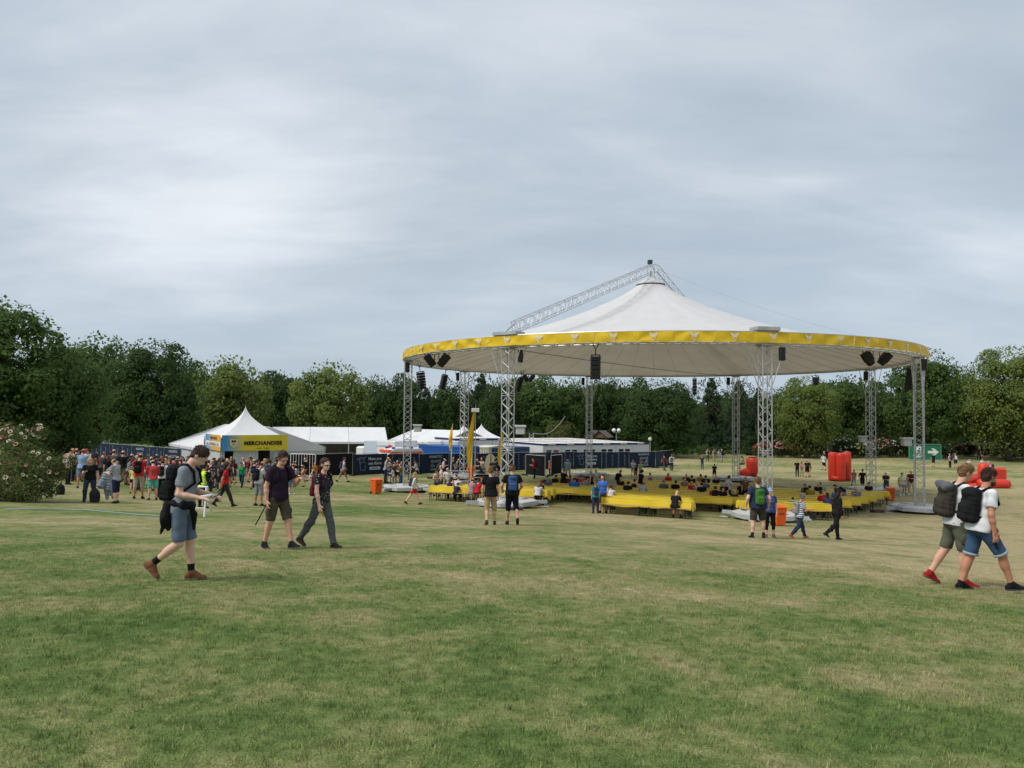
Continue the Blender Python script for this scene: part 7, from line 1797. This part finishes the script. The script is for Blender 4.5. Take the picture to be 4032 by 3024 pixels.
pp(884, 1996, 1818, 'walk', -72, RD, (50, 46, 52), ('brown', 'big'), 'person in red shirt with bushy hair walking right', plen='long', pack=BK, skin=1)
pp(951, 1919, 1820, 'walkb', 176, (42, 144, 88), (50, 66, 96), ('red', 'short'), 'woman in bright green shirt walking towards the camera', fem=True, plen='long', girth=1.1)
pp(1018, 1992, 1818, 'phone', -35, (186, 186, 184), (130, 132, 138), ('brown', 'short'), 'man in pale patterned shirt left of the purple polo man', plen='knee', pack=BK, skin=1)
pp(1106, 1978, 1838, 'stand', -60, GR, NV, ('brown', 'short'), 'person in grey shirt half hidden behind the purple polo man', plen='long')
pp(1150, 1948, 1827, 'phone', 10, (190, 190, 188), DN, ((204, 70, 40), 'cap', 'short', 'brown'), 'boy in white shirt and orange cap', plen='knee', pack=(46, 40, 52), shoes=(200, 200, 200))
pp(1195, 1917, 1836, 'phone1', 100, (176, 176, 176), (168, 168, 168), ('brown', 'short'), 'child in pale grey shirt and shorts')
pp(1206, 1896, 1804, 'phone', 60, BK, (40, 40, 40), ('brown', 'short'), 'man in black shirt at the white barrier', girth=1.1)
pp(1162, 1903, 1815, 'stand', 10, (30, 30, 32), (70, 70, 76), ('dark', 'short'), 'man in black shirt left of the white barrier')
pp(1241, 1893, 1821, 'stand2', 150, (150, 92, 32), (120, 60, 30), ('dark', 'bald'), 'bald man in brown and gold costume', plen='long', girth=1.15, sleeve='long')
pp(1350, 1899, 1800, 'walk', -60, (196, 194, 198), (128, 110, 92), ('brown', 'short'), 'man in white shirt and brown trousers before the navy fence', plen='capri', pack=(58, 54, 92))
pp(1518, 1903, 1800, 'phone', -80, (146, 146, 150), (36, 40, 62), ('light', 'short'), 'man in grey shirt and navy tracksuit trousers', plen='long')
pp(1532, 1901, 1806, 'stand', -40, (96, 100, 110), DN, ('brown', 'short'), 'man in denim shorts behind the grey shirt man')
pp(1548, 1913, 1841, 'phone', 85, WH, (120, 126, 140), ('brown', 'long'), 'woman in white top and striped trousers left of the leftmost tower', fem=True, plen='long')
pp(1549, 1905, 1820, 'phone', -20, (70, 56, 52), BK, ('brown', 'short'), 'boy with brown hair in the group by the bin')
pp(1566, 1901, 1812, 'phone', 170, (110, 98, 84), (44, 44, 48), ('brown', 'short'), 'man in brown shirt in the group by the bin')
pp(1580, 1900, 1818, 'stand', 170, (90, 88, 92), BK, ('blond', 'curly'), 'person with curly blond hair in the group by the bin')
pp(1580, 1913, 1828, 'phone', 70, (104, 102, 84), (56, 78, 112), ('brown', 'short'), 'person in olive shirt and jeans by the leftmost tower', plen='long')
pp(1640, 1893, 1814, 'phone', 80, (190, 188, 186), BK, ('brown', 'long'), 'woman in white shirt and black skirt right of the leftmost tower', fem=True, skirt=.6)
pp(1612, 1890, 1820, 'stand', 140, BK, BK, ('dark', 'short'), 'person in black behind the leftmost tower', plen='long')
# by the steps and left tables
def hid(px, head, hgt, pose, rz, shirt, pants, hair, who, **k):
    p = on_ground(px, head, up=hgt*(.985 if pose not in ('phone', 'phone1') else .96)); p.z = gz(p.x, p.y); return person(px, 0, 0, pose, rz, shirt, pants, hair, who, who, pos=p, height=hgt, **k)
hid(1722, 1850, 1.66, 'phone', 170, (120, 112, 104), (70, 70, 74), ('brown', 'short'), 'woman in patterned dress standing behind the left front table', fem=True, girth=1.12, tank=True)
hid(1739, 1833, 1.78, 'stand', 100, WH, (60, 62, 70), ('red', 'short'), 'man in white shirt and dark red cap by the left tables', plen='long')
hid(1765, 1843, 1.72, 'phone', 172, (196, 196, 196), (80, 80, 86), ('brown', 'short'), 'stout man in white shirt with a shoulder strap', girth=1.22)
hid(1745, 1808, 1.66, 'phone', -80, (204, 180, 190), BK, ((214, 206, 208), 'sunhat', 'short'), 'woman in pale pink top and white sun hat', fem=True)
hid(1783, 1801, 1.76, 'stand', -60, (40, 42, 46), (96, 40, 48), ('dark', 'short'), 'man in dark shirt by the narrow yellow flag', plen='long')
hid(1798, 1808, 1.74, 'phone', -80, (104, 104, 104), (60, 62, 66), ('dark', 'short'), 'man in grey jacket left of the left rear tower', sleeve='long', plen='long')
hid(1855, 1822, 1.6, 'stand2', 170, (214, 110, 36), (214, 110, 36), ('dark', 'short'), 'person in bright orange costume behind the yellow flag', sleeve='long', plen='long', girth=1.15)
hid(1886, 1808, 1.75, 'phone', 120, BK, (96, 96, 96), ('brown', 'short'), 'man in black shirt on the stage steps')
hid(1898, 1803, 1.8, 'stand', 150, (192, 184, 170), DN, ('brown', 'short'), 'man in cream shirt on the stage steps', plen='long')
hid(1950, 1808, 1.76, 'phone', 170, (56, 60, 62), BK, ((60, 60, 62), 'cap', 'short'), 'man in black vest and cap right of the cream oval board', sleeve='long', plen='long')
hid(1957, 1844, 1.5, 'phone', 175, (178, 174, 170), (60, 60, 60), ('dark', 'short'), 'man in pale shirt between the two men in black shirts', pack=BK)
pp(2104, 1884, 1807, 'phone', 80, (196, 50, 46), BK, ('grey', 'bald'), 'bald man in red polo shirt before the black screen', plen='long', pack=(60, 24, 28))
pp(2143, 1876, 1820, 'phone', 80, (96, 186, 190), (110, 138, 170), ('dark', 'short'), 'person in turquoise shirt before the screen opening', plen='long', fem=True)
pp(2164, 1872, 1813, 'stand', 90, (196, 88, 50), (60, 40, 34), ('dark', 'short'), 'person in orange vest inside the screen opening', plen='long')
hid(2237, 1808, 1.74, 'phone', 160, (132, 172, 196), (170, 160, 140), ('dark', 'short'), 'stout man in pale blue shirt before the navy fence', girth=1.2, plen='long')
pp(2345, 2021, 1895, 'stand', 4, (44, 128, 142), (48, 54, 78), ('light', 'pony'), 'woman in teal shirt and jeans seen from behind', fem=True, girth=1.12, plen='long', pack=((52, 56, 84), .9), lod=1)
pp(2374, 2020, 1868, 'stand', 150, (62, 104, 186), (70, 64, 58), ('brown', 'long'), 'person with long hair in blue shirt and brown shorts', plen='knee', girth=1.02, lod=1)
hid(2218, 1845, 1.75, 'stand2', -60, BK, (40, 42, 44), ((196, 196, 192), 'cap', 'short', 'grey'), 'man in black shirt and white cap standing at the left tables', girth=1.2)
hid(2329, 1856, 1.66, 'stand', 60, BK, BK, ('blond', 'long'), 'woman in black tank top with long fair hair', fem=True, tank=True, skin=0)
hid(2352, 1848, 1.7, 'phone', 120, (180, 186, 190), (180, 60, 40), ('dark', 'short'), 'bearded man reaching out beside the small orange bin')
hid(2437, 1850, 1.74, 'phone', -70, (34, 34, 36), (40, 40, 44), ('dark', 'short'), 'man in dark grey shirt with a phone behind the middle tables', plen='long', pack=BK)
hid(2522, 1852, 1.74, 'phone', -60, BK, (44, 40, 44), ('dark', 'big'), 'person in black with bushy dark hair behind the middle tables', plen='long')
pp(2493, 1876, 1811, 'phone', 160, (192, 196, 204), (90, 120, 160), ('dark', 'short'), 'person in white and blue shirt before the corner fence')
pp(2503, 1890, 1828, 'stand', 10, (150, 146, 140), (170, 50, 50), ((190, 180, 160), 'sunhat', 'short'), 'person in beige sun hat before the corner fence', pack=BK)
pp(2521, 1880, 1818, 'phone', 190, (150, 190, 130), (170, 166, 150), ('brown', 'short'), 'man in pale green shirt before the corner fence')
pp(2616, 1854, 1789, 'walk', 20, (110, 52, 66), (70, 70, 74), ('dark', 'short'), 'person in maroon shirt walking past the fence corner', plen='long', pack=(50, 46, 56))
pp(2645, 1854, 1789, 'walkb', -20, (196, 196, 202), (34, 38, 54), ('light', 'short'), 'man in white shirt and navy trousers walking past the fence corner', plen='long', sleeve='long', pack=(90, 90, 104))
pp(2765, 1848, 1794, 'phone', 10, NV, (64, 84, 118), ('dark', 'short'), 'person in navy shirt and jeans alone on the far lawn', plen='long')
pp(2787, 1816, 1767, 'stand', 0, (196, 192, 190), (66, 70, 76), ('dark', 'short'), 'person in white shirt on the far lawn, left of four', plen='long', pack=BK)
pp(2812, 1817, 1767, 'stand', 10, (160, 152, 128), (160, 150, 122), ((120, 100, 70), 'cap', 'short'), 'person in khaki on the far lawn, second of four', plen='long', pack=(70, 50, 44))
pp(2830, 1817, 1771, 'stand', -20, (120, 130, 150), (180, 160, 60), ('dark', 'short'), 'person in grey blue shirt on the far lawn, third of four')
pp(2843, 1817, 1768, 'stand', 40, NV, (96, 150, 190), ('dark', 'short'), 'person in navy shirt and light blue shorts, right of four', pack=BK)
pp(2813, 1887, 1827, 'phone', 170, (30, 28, 36), (34, 32, 40), ((36, 34, 40), 'cap', 'short'), 'person in black shirt and cap standing behind the tables', girth=1.05)
hid(2867, 1873, 1.72, 'stand2', -60, (190, 190, 192), BK, ((36, 38, 44), 'cap', 'short', 'dark'), 'person in white jersey and dark cap left of the right front tower', plen='long')
hid(2935, 1880, 1.62, 'stand', 150, (112, 76, 56), BK, ('brown', 'long'), 'woman with brown hair by the red L inflatable', fem=True)
pp(3139, 1878, 1812, 'phone', 0, BK, (44, 52, 70), ('dark', 'short'), 'man in black shirt and jeans, left of four on the lawn', plen='long', pack=BK)
pp(3157, 1876, 1818, 'phone', 150, (150, 128, 110), (160, 150, 120), ('dark', 'long'), 'woman in beige top, second of four on the lawn', fem=True, plen='long')
pp(3178, 1880, 1809, 'stand', 0, BK, BK, ('dark', 'short'), 'man in black with backpack, third of four on the lawn', pack=(36, 36, 44))
pp(3189, 1876, 1811, 'phone', 60, (60, 60, 66), (150, 140, 60), ('dark', 'short'), 'person in dark grey, right of four on the lawn')
pp(3243, 1853, 1786, 'walk', 20, (200, 200, 200), BK, ('dark', 'short'), 'man in white shirt walking beside the red columns')
pp(3247, 1838, 1776, 'stand', 40, (70, 44, 66), BK, ('dark', 'short'), 'person in purple shirt beyond the red columns', plen='long')
pp(3362, 1918, 1849, 'walkb', 170, (186, 118, 116), (120, 152, 176), ((170, 100, 80), 'cap', 'short'), 'man in salmon shirt and light blue shorts', pack=(60, 30, 36))
pp(3396, 1930, 1846, 'walk', 172, (30, 30, 33), (30, 31, 36), ((30, 30, 34), 'cap', 'short'), 'man in black printed shirt right of the red columns', shoes=(30, 30, 32))
pp(3490, 1950, 1859, 'phone', 140, (66, 66, 74), (72, 88, 112), ('dark', 'short'), 'man in dark patterned shirt behind the right orange bin', pack=BK)
pp(3552, 1954, 1861, 'walk', 160, (206, 204, 176), (124, 148, 176), ('brown', 'short'), 'woman in white shirt with yellow print and denim shorts', fem=True, plen='mini', shoes=(190, 210, 220), girth=1.1)
pp(3573, 1947, 1870, 'phone', 150, (200, 200, 202), (186, 170, 140), ('dark', 'short'), 'boy in white shirt and beige shorts beside the rightmost tower', plen='knee')
pp(3590, 1949, 1852, 'phone', 140, (92, 34, 44), (190, 176, 150), ('dark', 'short'), 'man in maroon polo and beige shorts beside the rightmost tower', plen='short', shoes=(210, 210, 210))
pp(3675, 1839, 1783, 'stand', 0, (40, 40, 46), (70, 44, 40), ('dark', 'short'), 'person in black before the exit sign', pack=BK)
pp(3741, 1842, 1786, 'stand', 20, (180, 168, 172), (34, 34, 36), ('dark', 'short'), 'person with grey waist jacket right of the exit sign', plen='long', pack=(84, 36, 44))
pp(3763, 1842, 1785, 'stand', -10, NV, NV, ('dark', 'short'), 'person in navy with white backpack right of the exit sign', pack=(190, 192, 196))
pp(3855, 1811, 1760, 'walk', -40, BK, BK, ('light', 'short'), 'person in black at the far right flower bed, left one', plen='long')
pp(3879, 1810, 1762, 'stand', 150, (60, 54, 56), BK, ('light', 'short'), 'person in dark shirt at the far right flower bed, right one')
pp(3816, 1855, 1808, 'phone', 170, WH, NV, ('dark', 'short'), 'person in white shirt on the far lawn behind the two men', pack=None)
pp(3867, 1850, 1807, 'phone', 175, (206, 206, 208), BK, ('dark', 'short'), 'person in white shirt behind the red armchair inflatable')
# bending man and companions at the right table ends
t, J, p, sc = pp(3325, 2003, 1910, 'bend', 70, (140, 136, 138), (150, 148, 134), ('brown', 'short'), 'man in grey shirt bending towards the tables at the right', plen='knee', pack=BK, shoes=(110, 140, 160), girth=1.05)

# seated people: put on the bench whose line of sight fits the head in the photograph
def seat(px, head, back, shirt, pants, hair, who, pose=None, **k):
    best = None
    row = k.pop('row', None)
    for (a, u, n, nt, block, i) in ROWS:
        if row and (block, i) != row: continue
        for s in ((-1,) if back else (1,)):
            q = a + n*s*.54; b = q+u*2.2*nt
            for m in range(21):
                c = q.lerp(b, (m+.5)/21); z = gz(c.x, c.y); x, y = project((c.x, c.y, z+1.26)); e = abs(x-px)*1.3 + abs(y-head)
                if best is None or e < best[0]: best = (e, c.copy(), z, u, n, s)
    e, c, z, u, n, s = best; f = -n*s; rz = math.degrees(math.atan2(-f.x, f.y))
    # slide to the exact column of the photograph
    return person(px, 0, 0, pose or ('sit' if back else 'sit2'), rz + random.uniform(-14, 14), shirt, pants, hair, who, who, pos=Vector((c.x, c.y, z)), height=k.pop('height', 1.72), plen=k.pop('plen', 'long'), **k)
seat(1768, 1878, True, (58, 44, 66), BK, ('dark', 'long'), 'woman in purple top sitting at the left front table', fem=True, tank=True, girth=1.08)
seat(1791, 1892, True, (40, 46, 70), NV, ('dark', 'short'), 'boy in navy sitting at the left front table', height=1.4)
seat(1800, 1858, True, (196, 192, 196), (60, 60, 66), ('light', 'short'), 'man in white shirt leaning at the left tables')
seat(1857, 1890, True, (150, 130, 138), (170, 160, 170), ((222, 150, 30), 'cap', 'short', 'brown'), 'woman in flowered dress and yellow cap on the left front bench', fem=True, plen='short', pose='sit2', row=('left', 0))
seat(1886, 1898, True, (190, 32, 44), (60, 62, 70), ((200, 40, 44), 'cap', 'short', 'brown'), 'person in red jacket and red cap on the left front bench', sleeve='long', plen='short', row=('left', 0))
seat(1897, 1873, False, (46, 52, 66), NV, ('red', 'long'), 'woman in navy with reddish hair facing the camera', fem=True, sleeve='long')
seat(2118, 1890, True, (70, 36, 34), BK, ('red', 'long'), 'woman with long dark red hair at the left tables', fem=True)
seat(2140, 1896, True, (202, 200, 204), BK, ('light', 'long'), 'woman in loose white blouse at the left front table', fem=True, girth=1.05, row=('left', 0))
seat(2167, 1880, False, (82, 92, 108), NV, ((140, 140, 136), 'cap', 'short', 'brown'), 'man in slate blue shirt and grey cap facing the camera', girth=1.12)
seat(2150, 1864, True, (34, 38, 56), NV, ((34, 36, 44), 'cap', 'short', 'dark'), 'person in navy shirt and dark cap at the left tables')
seat(2181, 1855, True, BK, BK, ('dark', 'short'), 'person in black at the rear left tables')
seat(2192, 1853, False, (180, 160, 50), BK, ('brown', 'bald'), 'bald person in yellow at the rear left tables')
seat(2245, 1860, True, (176, 170, 164), (90, 90, 90), ('brown', 'short'), 'person in pale shirt with red backpack at the left tables', pack=(130, 36, 40))
seat(2258, 1886, True, (40, 110, 176), NV, ('brown', 'short'), 'big man in bright blue shirt bent over the left tables', girth=1.4)
seat(2296, 1880, True, (142, 138, 136), BG, ('dark', 'short'), 'person in grey shirt beside the bright blue shirt', girth=1.1)
seat(2309, 1876, False, (40, 40, 44), BK, ('dark', 'short'), 'boy in black facing the camera at the left tables', height=1.45)
seat(2288, 1868, False, (196, 80, 96), BK, ((120, 110, 90), 'hat', 'short'), 'person in pink shirt and straw hat at the left tables')
seat(2270, 1852, False, BK, BK, ('dark', 'short'), 'person in black in the group round the rear left tables')
seat(2228, 1850, True, (90, 84, 86), BK, ((70, 74, 90), 'cap', 'short'), 'person in grey with blue cap in the rear left group')
seat(2308, 1856, True, (150, 120, 110), BK, ('brown', 'short'), 'person in tan shirt in the rear left group')
seat(2402, 1912, True, (204, 202, 206), NV, ('brown', 'short'), 'person in white shirt with a black strap at the middle tables')
seat(2468, 1898, True, (28, 30, 32), BK, ('dark', 'short'), 'broad man in black shirt seen from behind at the middle tables', girth=1.1)
seat(2452, 1883, False, (34, 34, 36), BK, ('brown', 'short'), 'person in dark grey facing the camera at the middle tables')
seat(2492, 1882, True, (40, 36, 40), BK, ('red', 'short'), 'woman in black tank top with dark red hair', fem=True, tank=True)
seat(2532, 1902, True, M_STRIPE, NV, ((110, 112, 106), 'cap', 'short', 'grey'), 'person in black and white striped shirt at the middle tables')
seat(2568, 1866, False, (126, 122, 124), BK, ('brown', 'bun'), 'woman in grey sleeveless top at the rear middle tables', fem=True, tank=True)
seat(2624, 1866, False, (176, 34, 40), BK, ('light', 'long'), 'woman in red jacket holding up a phone', fem=True, sleeve='long')
seat(2617, 1895, True, (86, 90, 94), (60, 60, 64), ((150, 150, 150), 'cap', 'short', 'grey'), 'man in grey shirt and pale grey cap seen from behind', girth=1.12)
seat(2658, 1891, True, BK, BK, ('brown', 'short'), 'man in black shirt right of the pale grey cap', girth=1.08)
seat(2692, 1885, False, (130, 118, 106), BG, ('dark', 'short'), 'bearded man in taupe shirt facing the camera', girth=1.05)
seat(2715, 1898, False, (186, 36, 44), BK, ('blond', 'long'), 'woman in red shirt with fair hair at the middle tables', fem=True)
seat(2746, 1897, False, (180, 180, 184), BK, ('dark', 'short'), 'person in white behind the black shirted back')
seat(2755, 1908, True, (24, 24, 27), BK, ('dark', 'short'), 'person in black shirt seen from behind in the middle rows', girth=1.1)
seat(2770, 1893, True, (92, 92, 98), BK, ('grey', 'short'), 'person in mid grey shirt bent over the table')
seat(2728, 1866, False, BK, BK, ((24, 24, 28), 'cap', 'short'), 'person in black jacket and black cap at the rear middle tables', sleeve='long')
seat(2698, 1860, False, (60, 40, 40), BK, ('light', 'bald'), 'balding man at the rear middle tables')
seat(2755, 1866, False, (150, 120, 70), BK, ((90, 60, 50), 'cap', 'short'), 'person in tan jacket at the rear middle tables')
seat(2778, 1852, True, (26, 26, 28), BK, ('dark', 'short'), 'large person in black with yellow eared headband', girth=1.15)
seat(2648, 1942, True, (26, 28, 32), (34, 34, 38), ('grey', 'bald'), 'bald man in black shirt and shorts on the front middle bench', plen='short', shoes=(30, 30, 34), socks=(24, 24, 26), row=('middle', 0))
seat(2812, 1932, True, (186, 34, 34), BK, ('brown', 'short'), 'big man in red shirt at the end of the middle tables', girth=1.25, plen='knee', pack=(40, 26, 34))
seat(2840, 1920, False, BK, BK, ('dark', 'long'), 'dark haired woman with a phone opposite the red shirt', fem=True)
seat(2893, 1921, False, (40, 40, 62), NV, ('brown', 'short'), 'boy in navy shirt at the right tables', height=1.5)
seat(2815, 1880, False, (30, 30, 32), BK, ('dark', 'short'), 'person in black at the rear right tables, left one')
seat(2850, 1872, False, (32, 30, 34), BK, ('dark', 'short'), 'person in black at the rear right tables, middle one')
seat(2908, 1866, True, (28, 26, 28), BK, ('brown', 'short'), 'person in black left of the red L inflatable')
seat(3170, 1893, True, (112, 108, 88), BK, ('light', 'short'), 'person in olive shirt at the rear right tables', pack=BK)
seat(3194, 1890, True, (150, 128, 44), BK, ('dark', 'short'), 'person in mustard yellow shirt at the rear right tables')
seat(3214, 1886, False, BK, BK, ('dark', 'short'), 'person in black leaning over at the rear right tables')
seat(3244, 1896, True, (140, 144, 138), BG, ('brown', 'short'), 'bearded man in pale grey shirt at the rear right tables', girth=1.12)
seat(3122, 1956, True, (52, 128, 176), NV, ('dark', 'short'), 'child in blue shirt with a yellow headband', height=1.35)
seat(3240, 1934, True, (176, 36, 44), BK, ('dark', 'short'), 'person in red shirt with a red and white round bag', pack=(190, 36, 40))
seat(3262, 1938, True, (60, 66, 90), NV, ('dark', 'long'), 'dark haired woman in sunglasses beside the red shirt', fem=True)
seat(3290, 1926, True, (96, 120, 156), NV, ('brown', 'long'), 'person in denim jacket at the right table end', sleeve='long')
seat(3366, 1912, False, (120, 124, 140), BG, ((196, 178, 138), 'hat', 'short'), 'man in checked shirt and straw hat facing the camera', girth=1.12)
seat(3408, 1902, False, (30, 28, 32), BK, ('dark', 'pony'), 'woman in black at the right end of the tables', fem=True)
# on the inflatables and the far bench
p = on_ground(3940, 1905); person(3938, 0, 0, 'sit2', 60, (206, 160, 170), (150, 130, 160), ('dark', 'short'), 'man in pink shirt sitting on the red armchair inflatable', 'man in pink shirt sitting on the red armchair inflatable', pos=Vector((p.x, p.y+1.2, p.z+.5)), height=1.75, pack=BK)
p = on_ground(2930, 1880); person(2930, 0, 0, 'sit2', 70, (196, 160, 150), BK, ('brown', 'long'), 'girl in pink top sitting on the red L inflatable', 'girl in pink top sitting on the red L inflatable', pos=Vector((at(2932, 1880, p.y).x, p.y+.3, p.z+.75)), height=1.6, fem=True)
# loose things on the grass
def bag_on_ground(px, py, col, big, label):
    p = on_ground(px, py); o = thing('backpack', label, 'backpack', p, random.uniform(0, 6)); s = big
    mesh_obj('bag', lib(('G', big), lambda: surface([ell((0, 0, .22*s), (.17*s, .12*s, .23*s)), ell((0, -.09*s, .15*s), (.13*s, .07*s, .13*s)), ell((0, 0, .06*s), (.17*s, .13*s, .08*s))], .018, .03, .006, 2, name='bag')), cloth(col), o); mesh_obj('handle', lib(('GH', big), lambda: surface([cone((-.05*s, 0, .43*s), (0, 0, .5*s), .015, .015), cone((0, 0, .5*s), (.05*s, 0, .43*s), .015, .015)], .01, .01, name='handle')), M_rubber, o)
bag_on_ground(372, 1978, (44, 44, 48), 1.2, 'black and grey backpack standing at the feet of the blond woman'); bag_on_ground(3383, 2008, (34, 40, 60), 1.3, 'navy backpack on the grass at the right table ends'); bag_on_ground(238, 1948, (36, 36, 40), 1.0, 'dark bag on the grass beside the rose bush'); bag_on_ground(858, 1976, (120, 116, 110), .9, 'grey bag lying behind the steward in the neon vest')
def jacket():
    p = on_ground(432, 1975); t = thing('grey_jacket', 'pale grey jacket hanging from the hands of the boy in the green cap', 'jacket', p); s = FPX/p.y
    def w(px, py, dy): q = at(px, py, p.y+dy); return A3(q.x-p.x, dy, q.z-p.z)
    mesh_obj('cloth', surface([cone(w(436, 1842, 0), w(418, 1868, 0), .05, .10), cone(w(418, 1868, 0), w(398, 1912, -.1), .11, .13), cone(w(425, 1870, 0), w(428, 1925, .05), .11, .13), cone(w(428, 1915, 0), w(452, 1962, .1), .12, .07), cone(w(398, 1908, -.1), w(384, 1905, -.1), .10, .07), cone(w(420, 1925, 0), w(422, 1962, 0), .1, .05)], .02, .05, .016, 3, name='cloth'), cloth((142, 152, 164)), t)
jacket()

# the queue in front of the merchandise tent
def queue():
    rnd = random.Random(31); cols = [(26, 26, 29), (204, 204, 206), (126, 128, 132), (36, 44, 72), (168, 40, 44), (64, 66, 70), (70, 100, 140), (90, 36, 46), (60, 84, 66), (150, 120, 90), (186, 178, 160), (44, 96, 110), (196, 150, 60), (110, 90, 120)]
    bots = [(26, 26, 29), (84, 106, 134), (172, 152, 118), (60, 62, 66), (36, 44, 72), (120, 112, 96), (70, 64, 52), (130, 132, 136)]
    hairs = [('brown', 'short'), ('dark', 'short'), ('brown', 'long'), ('dark', 'long'), ('light', 'short'), ('blond', 'long'), ('brown', 'pony'), ((40, 40, 44), 'cap', 'short', 'brown'), ((150, 150, 146), 'cap', 'short', 'dark'), ('grey', 'short'), ((36, 44, 72), 'cap', 'short', 'dark')]
    hn = ['short brown hair', 'short black hair', 'long brown hair', 'long black hair', 'fair hair', 'long blond hair', 'a ponytail', 'a black cap', 'a grey cap', 'grey hair', 'a navy cap']
    used = set(); placed = []
    regions = [('left of the merchandise tent', 480, 700, 1898, 1935, 30), ('before the merchandise sign', 700, 1110, 1890, 1938, 52), ('behind the rose bush', 250, 480, 1880, 1898, 16)]
    for where, x0, x1, y0, y1, num in regions:
        k = 0; tries = 0
        while k < num and tries < 4000:
            tries += 1; px, fy = rnd.uniform(x0, x1), y0+(y1-y0)*rnd.random()**1.3
            if 915 < px < 990 and fy > 1905: continue
            p = on_ground(px, fy)
            if any((p.x-q[0])**2+(p.y-q[1])**2 < .42 for q in placed): continue
            c, b, h = rnd.randrange(len(cols)), rnd.randrange(len(bots)), rnd.randrange(len(hairs))
            if (where, c, h) in used: continue
            used.add((where, c, h)); placed.append((p.x, p.y)); k += 1
            fem = hairs[h][1] in ('long', 'pony'); pose = rnd.choice(('stand', 'phone', 'stand2', 'phone1', 'stand', 'hips')); hgt = rnd.uniform(1.58, 1.70) if fem else rnd.uniform(1.68, 1.86)
            if rnd.random() < .1: hgt *= .78
            rz = rnd.gauss(25, 40) if rnd.random() < .8 else rnd.uniform(0, 360); pl = rnd.choice(('short', 'knee', 'long', 'long', 'short')); pk = rnd.choice((None, None, (26, 26, 29), (36, 44, 72), (70, 72, 76), (110, 40, 44)))
            cn = ('black', 'white', 'grey', 'navy', 'red', 'charcoal', 'blue', 'maroon', 'green', 'tan', 'cream', 'teal', 'mustard', 'mauve')[c]
            who = 'person in %s shirt with %s' % (cn, hn[h])
            person(px, 0, 0, pose, rz, cols[c], bots[b], hairs[h], who + ' ' + where, 'person in %s shirt with %s queuing %s' % (cn, hn[h], where), pos=p, height=hgt, fem=fem, girth=rnd.uniform(.92, 1.18), skin=rnd.choice((0, 0, 1, 2, 3)), plen=pl, sleeve='long' if rnd.random() < .2 else None, pack=pk, bagwho='person in %s with %s %s' % (cn, hn[h], {'left of the merchandise tent': 'left of tent', 'before the merchandise sign': 'before the sign', 'behind the rose bush': 'behind the roses'}[where]), group='people queuing at the merchandise tent')
queue()
